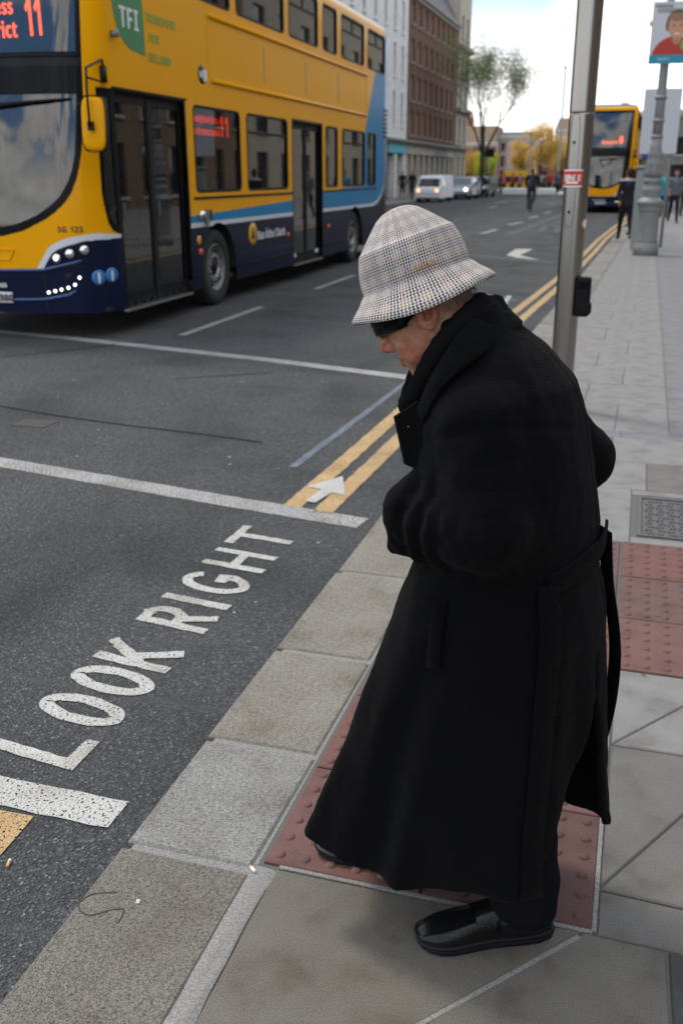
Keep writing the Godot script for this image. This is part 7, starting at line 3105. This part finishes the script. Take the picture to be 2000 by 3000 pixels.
	building("near_terrace", "dark cream terrace at the far end of the near footpath", Vector3(12.0, 0, -125.0), R, 64.9, 14.0, 8.0, "cream_stone",
		[[0.6, 3.0], [4.2, 6.2], [7.0, 8.8], [9.7, 11.6]], [2.0, 7.0, 12.0, 17.0, 22.0, 27.0, 32.0, 37.0, 42.0, 47.0, 52.0, 57.0, 62.0], 2.2, {"trim": "grey_stone", "frame": "window_dark_frame"})


# ---------------------------------------------------------------- trees

func leaf_cloud(centres: Array, count: int, size: float, sd: int, squash := 0.8) -> ArrayMesh:
	var r := RandomNumberGenerator.new()
	r.seed = sd
	var st := mk()
	for k in count:
		var c: Array = centres[r.randi() % centres.size()]
		var d := Vector3(r.randfn(), r.randfn() * squash, r.randfn())
		d = d.normalized() * c[1] * pow(r.randf(), 0.45)
		var p: Vector3 = c[0] + d
		var a := Vector3(r.randfn(), r.randfn(), r.randfn()).normalized()
		var b := a.cross(Vector3(r.randfn(), r.randfn(), r.randfn())).normalized()
		var s := size * r.randf_range(0.6, 1.3)
		quad(st, p - a * s, p + b * s * 0.55, p + a * s, p - b * s * 0.55)
	st.generate_normals()
	return st.commit()


func grow(st: SurfaceTool, p: Vector3, d: Vector3, len: float, r: float, depth: int, rg: RandomNumberGenerator, tips: Array, spread: float) -> void:
	var pts := [p]
	var rad := [r]
	var q := p
	var dir := d
	for k in 3:
		dir = (dir + Vector3(rg.randfn(), rg.randfn() * 0.5, rg.randfn()) * 0.09 + Vector3(0, 0.05, 0)).normalized()
		q += dir * len / 3.0
		pts.append(q)
		rad.append(r * (1.0 - 0.13 * (k + 1)))
	tube(st, pts, rad, 6 if depth > 3 else (5 if depth > 1 else 3), false)
	if depth <= 2:
		for k in range(1, 4):
			tips.append(pts[k])
	if depth == 0:
		return
	var n := 3 if depth > 2 else rg.randi_range(2, 3)
	for k in n:
		var side := Vector3(rg.randfn(), 0.1, rg.randfn())
		side = (side - dir * side.dot(dir)).normalized()
		var nd := (dir + side * spread * rg.randf_range(0.6, 1.2) + Vector3(0, 0.18, 0)).normalized()
		grow(st, pts[rg.randi_range(2, 3)] if k > 0 else q, nd, len * rg.randf_range(0.62, 0.84), rad[-1] * (0.74 if k == 0 else 0.6), depth - 1, rg, tips, spread)


func build_trees() -> void:
	# street tree in bud
	var t := thing("street_tree", "tall bare street tree with small green buds above the parked cars", "tree", Vector3(-12.0, 0.05, -76.5))
	var rg := RandomNumberGenerator.new()
	rg.seed = 31
	var st := mk(true)
	var tips := []
	tube(st, [Vector3(0, 0, 0), Vector3(0.03, 1.5, 0), Vector3(0.0, 3.1, 0.05)], [0.20, 0.16, 0.15], 10)
	for k in 7:
		var a := TAU * k / 7.0 + 0.3
		grow(st, Vector3(0, 2.7 + 0.15 * (k % 3), 0), Vector3(cos(a) * 0.42, 1.0, sin(a) * 0.42).normalized(), rg.randf_range(2.4, 3.1), 0.085, 4, rg, tips, 0.5)
	put(st, "trunk", M.bark, t)
	st = mk()
	for p in tips:
		for k in 8:
			var q: Vector3 = p + Vector3(rg.randfn(), rg.randfn(), rg.randfn()) * 0.26
			var a := Vector3(rg.randfn(), rg.randfn(), rg.randfn()).normalized() * 0.055
			var b := a.cross(Vector3(rg.randfn(), rg.randfn(), rg.randfn())).normalized() * 0.035
			quad(st, q - a, q + b, q + a, q - b)
	put(st, "crown", M.leaf_green, t)
	# sunlit trees round the far crossing
	var spots := [
		[-11.2, -112.0, 7.4, 2.2, "leaf_gold", "broad golden leaved tree at the far crossing beside the steel pole"],
		[-9.4, -118.0, 6.6, 1.9, "leaf_gold", "golden leaved tree partly hidden by the steel pole"],
		[-13.6, -116.0, 5.6, 1.5, "leaf_gold", "small golden tree left of the slim lighting column"],
		[-15.9, -104.0, 4.6, 1.3, "leaf_lime", "lime green tree behind the black signboard"],
		[-18.1, -106.0, 4.6, 1.6, "leaf_gold", "round golden tree glowing past the corner building"]]
	var k := 0
	for s in spots:
		var tr := thing("far_tree", s[5], "tree", Vector3(s[0], 0, s[1]), 0.0, "sunlit trees at the far crossing")
		st = mk(true)
		tube(st, [Vector3.ZERO, Vector3(0.05, s[2] * 0.3, 0), Vector3(0, s[2] * 0.6, 0)], [0.16, 0.12, 0.06], 8)
		var cs := []
		rg.seed = 50 + k
		for c in 14:
			var v: Vector3 = Vector3(rg.randfn(), rg.randfn(), rg.randfn()).normalized() * s[3] * rg.randf_range(0.35, 0.95)
			v.y *= 1.15
			var p: Vector3 = Vector3(0, s[2] * 0.60, 0) + v
			cs.append([p, s[3] * rg.randf_range(0.35, 0.65)])
			tube(st, [Vector3(0, s[2] * 0.4, 0), p], [0.05, 0.015], 5)
		put(st, "trunk", M.bark, tr)
		var o := MeshInstance3D.new()
		o.mesh = leaf_cloud(cs, 7000, 0.085, 60 + k)
		o.mesh.surface_set_material(0, M[s[4]])
		node_of(o, "crown", tr)
		k += 1
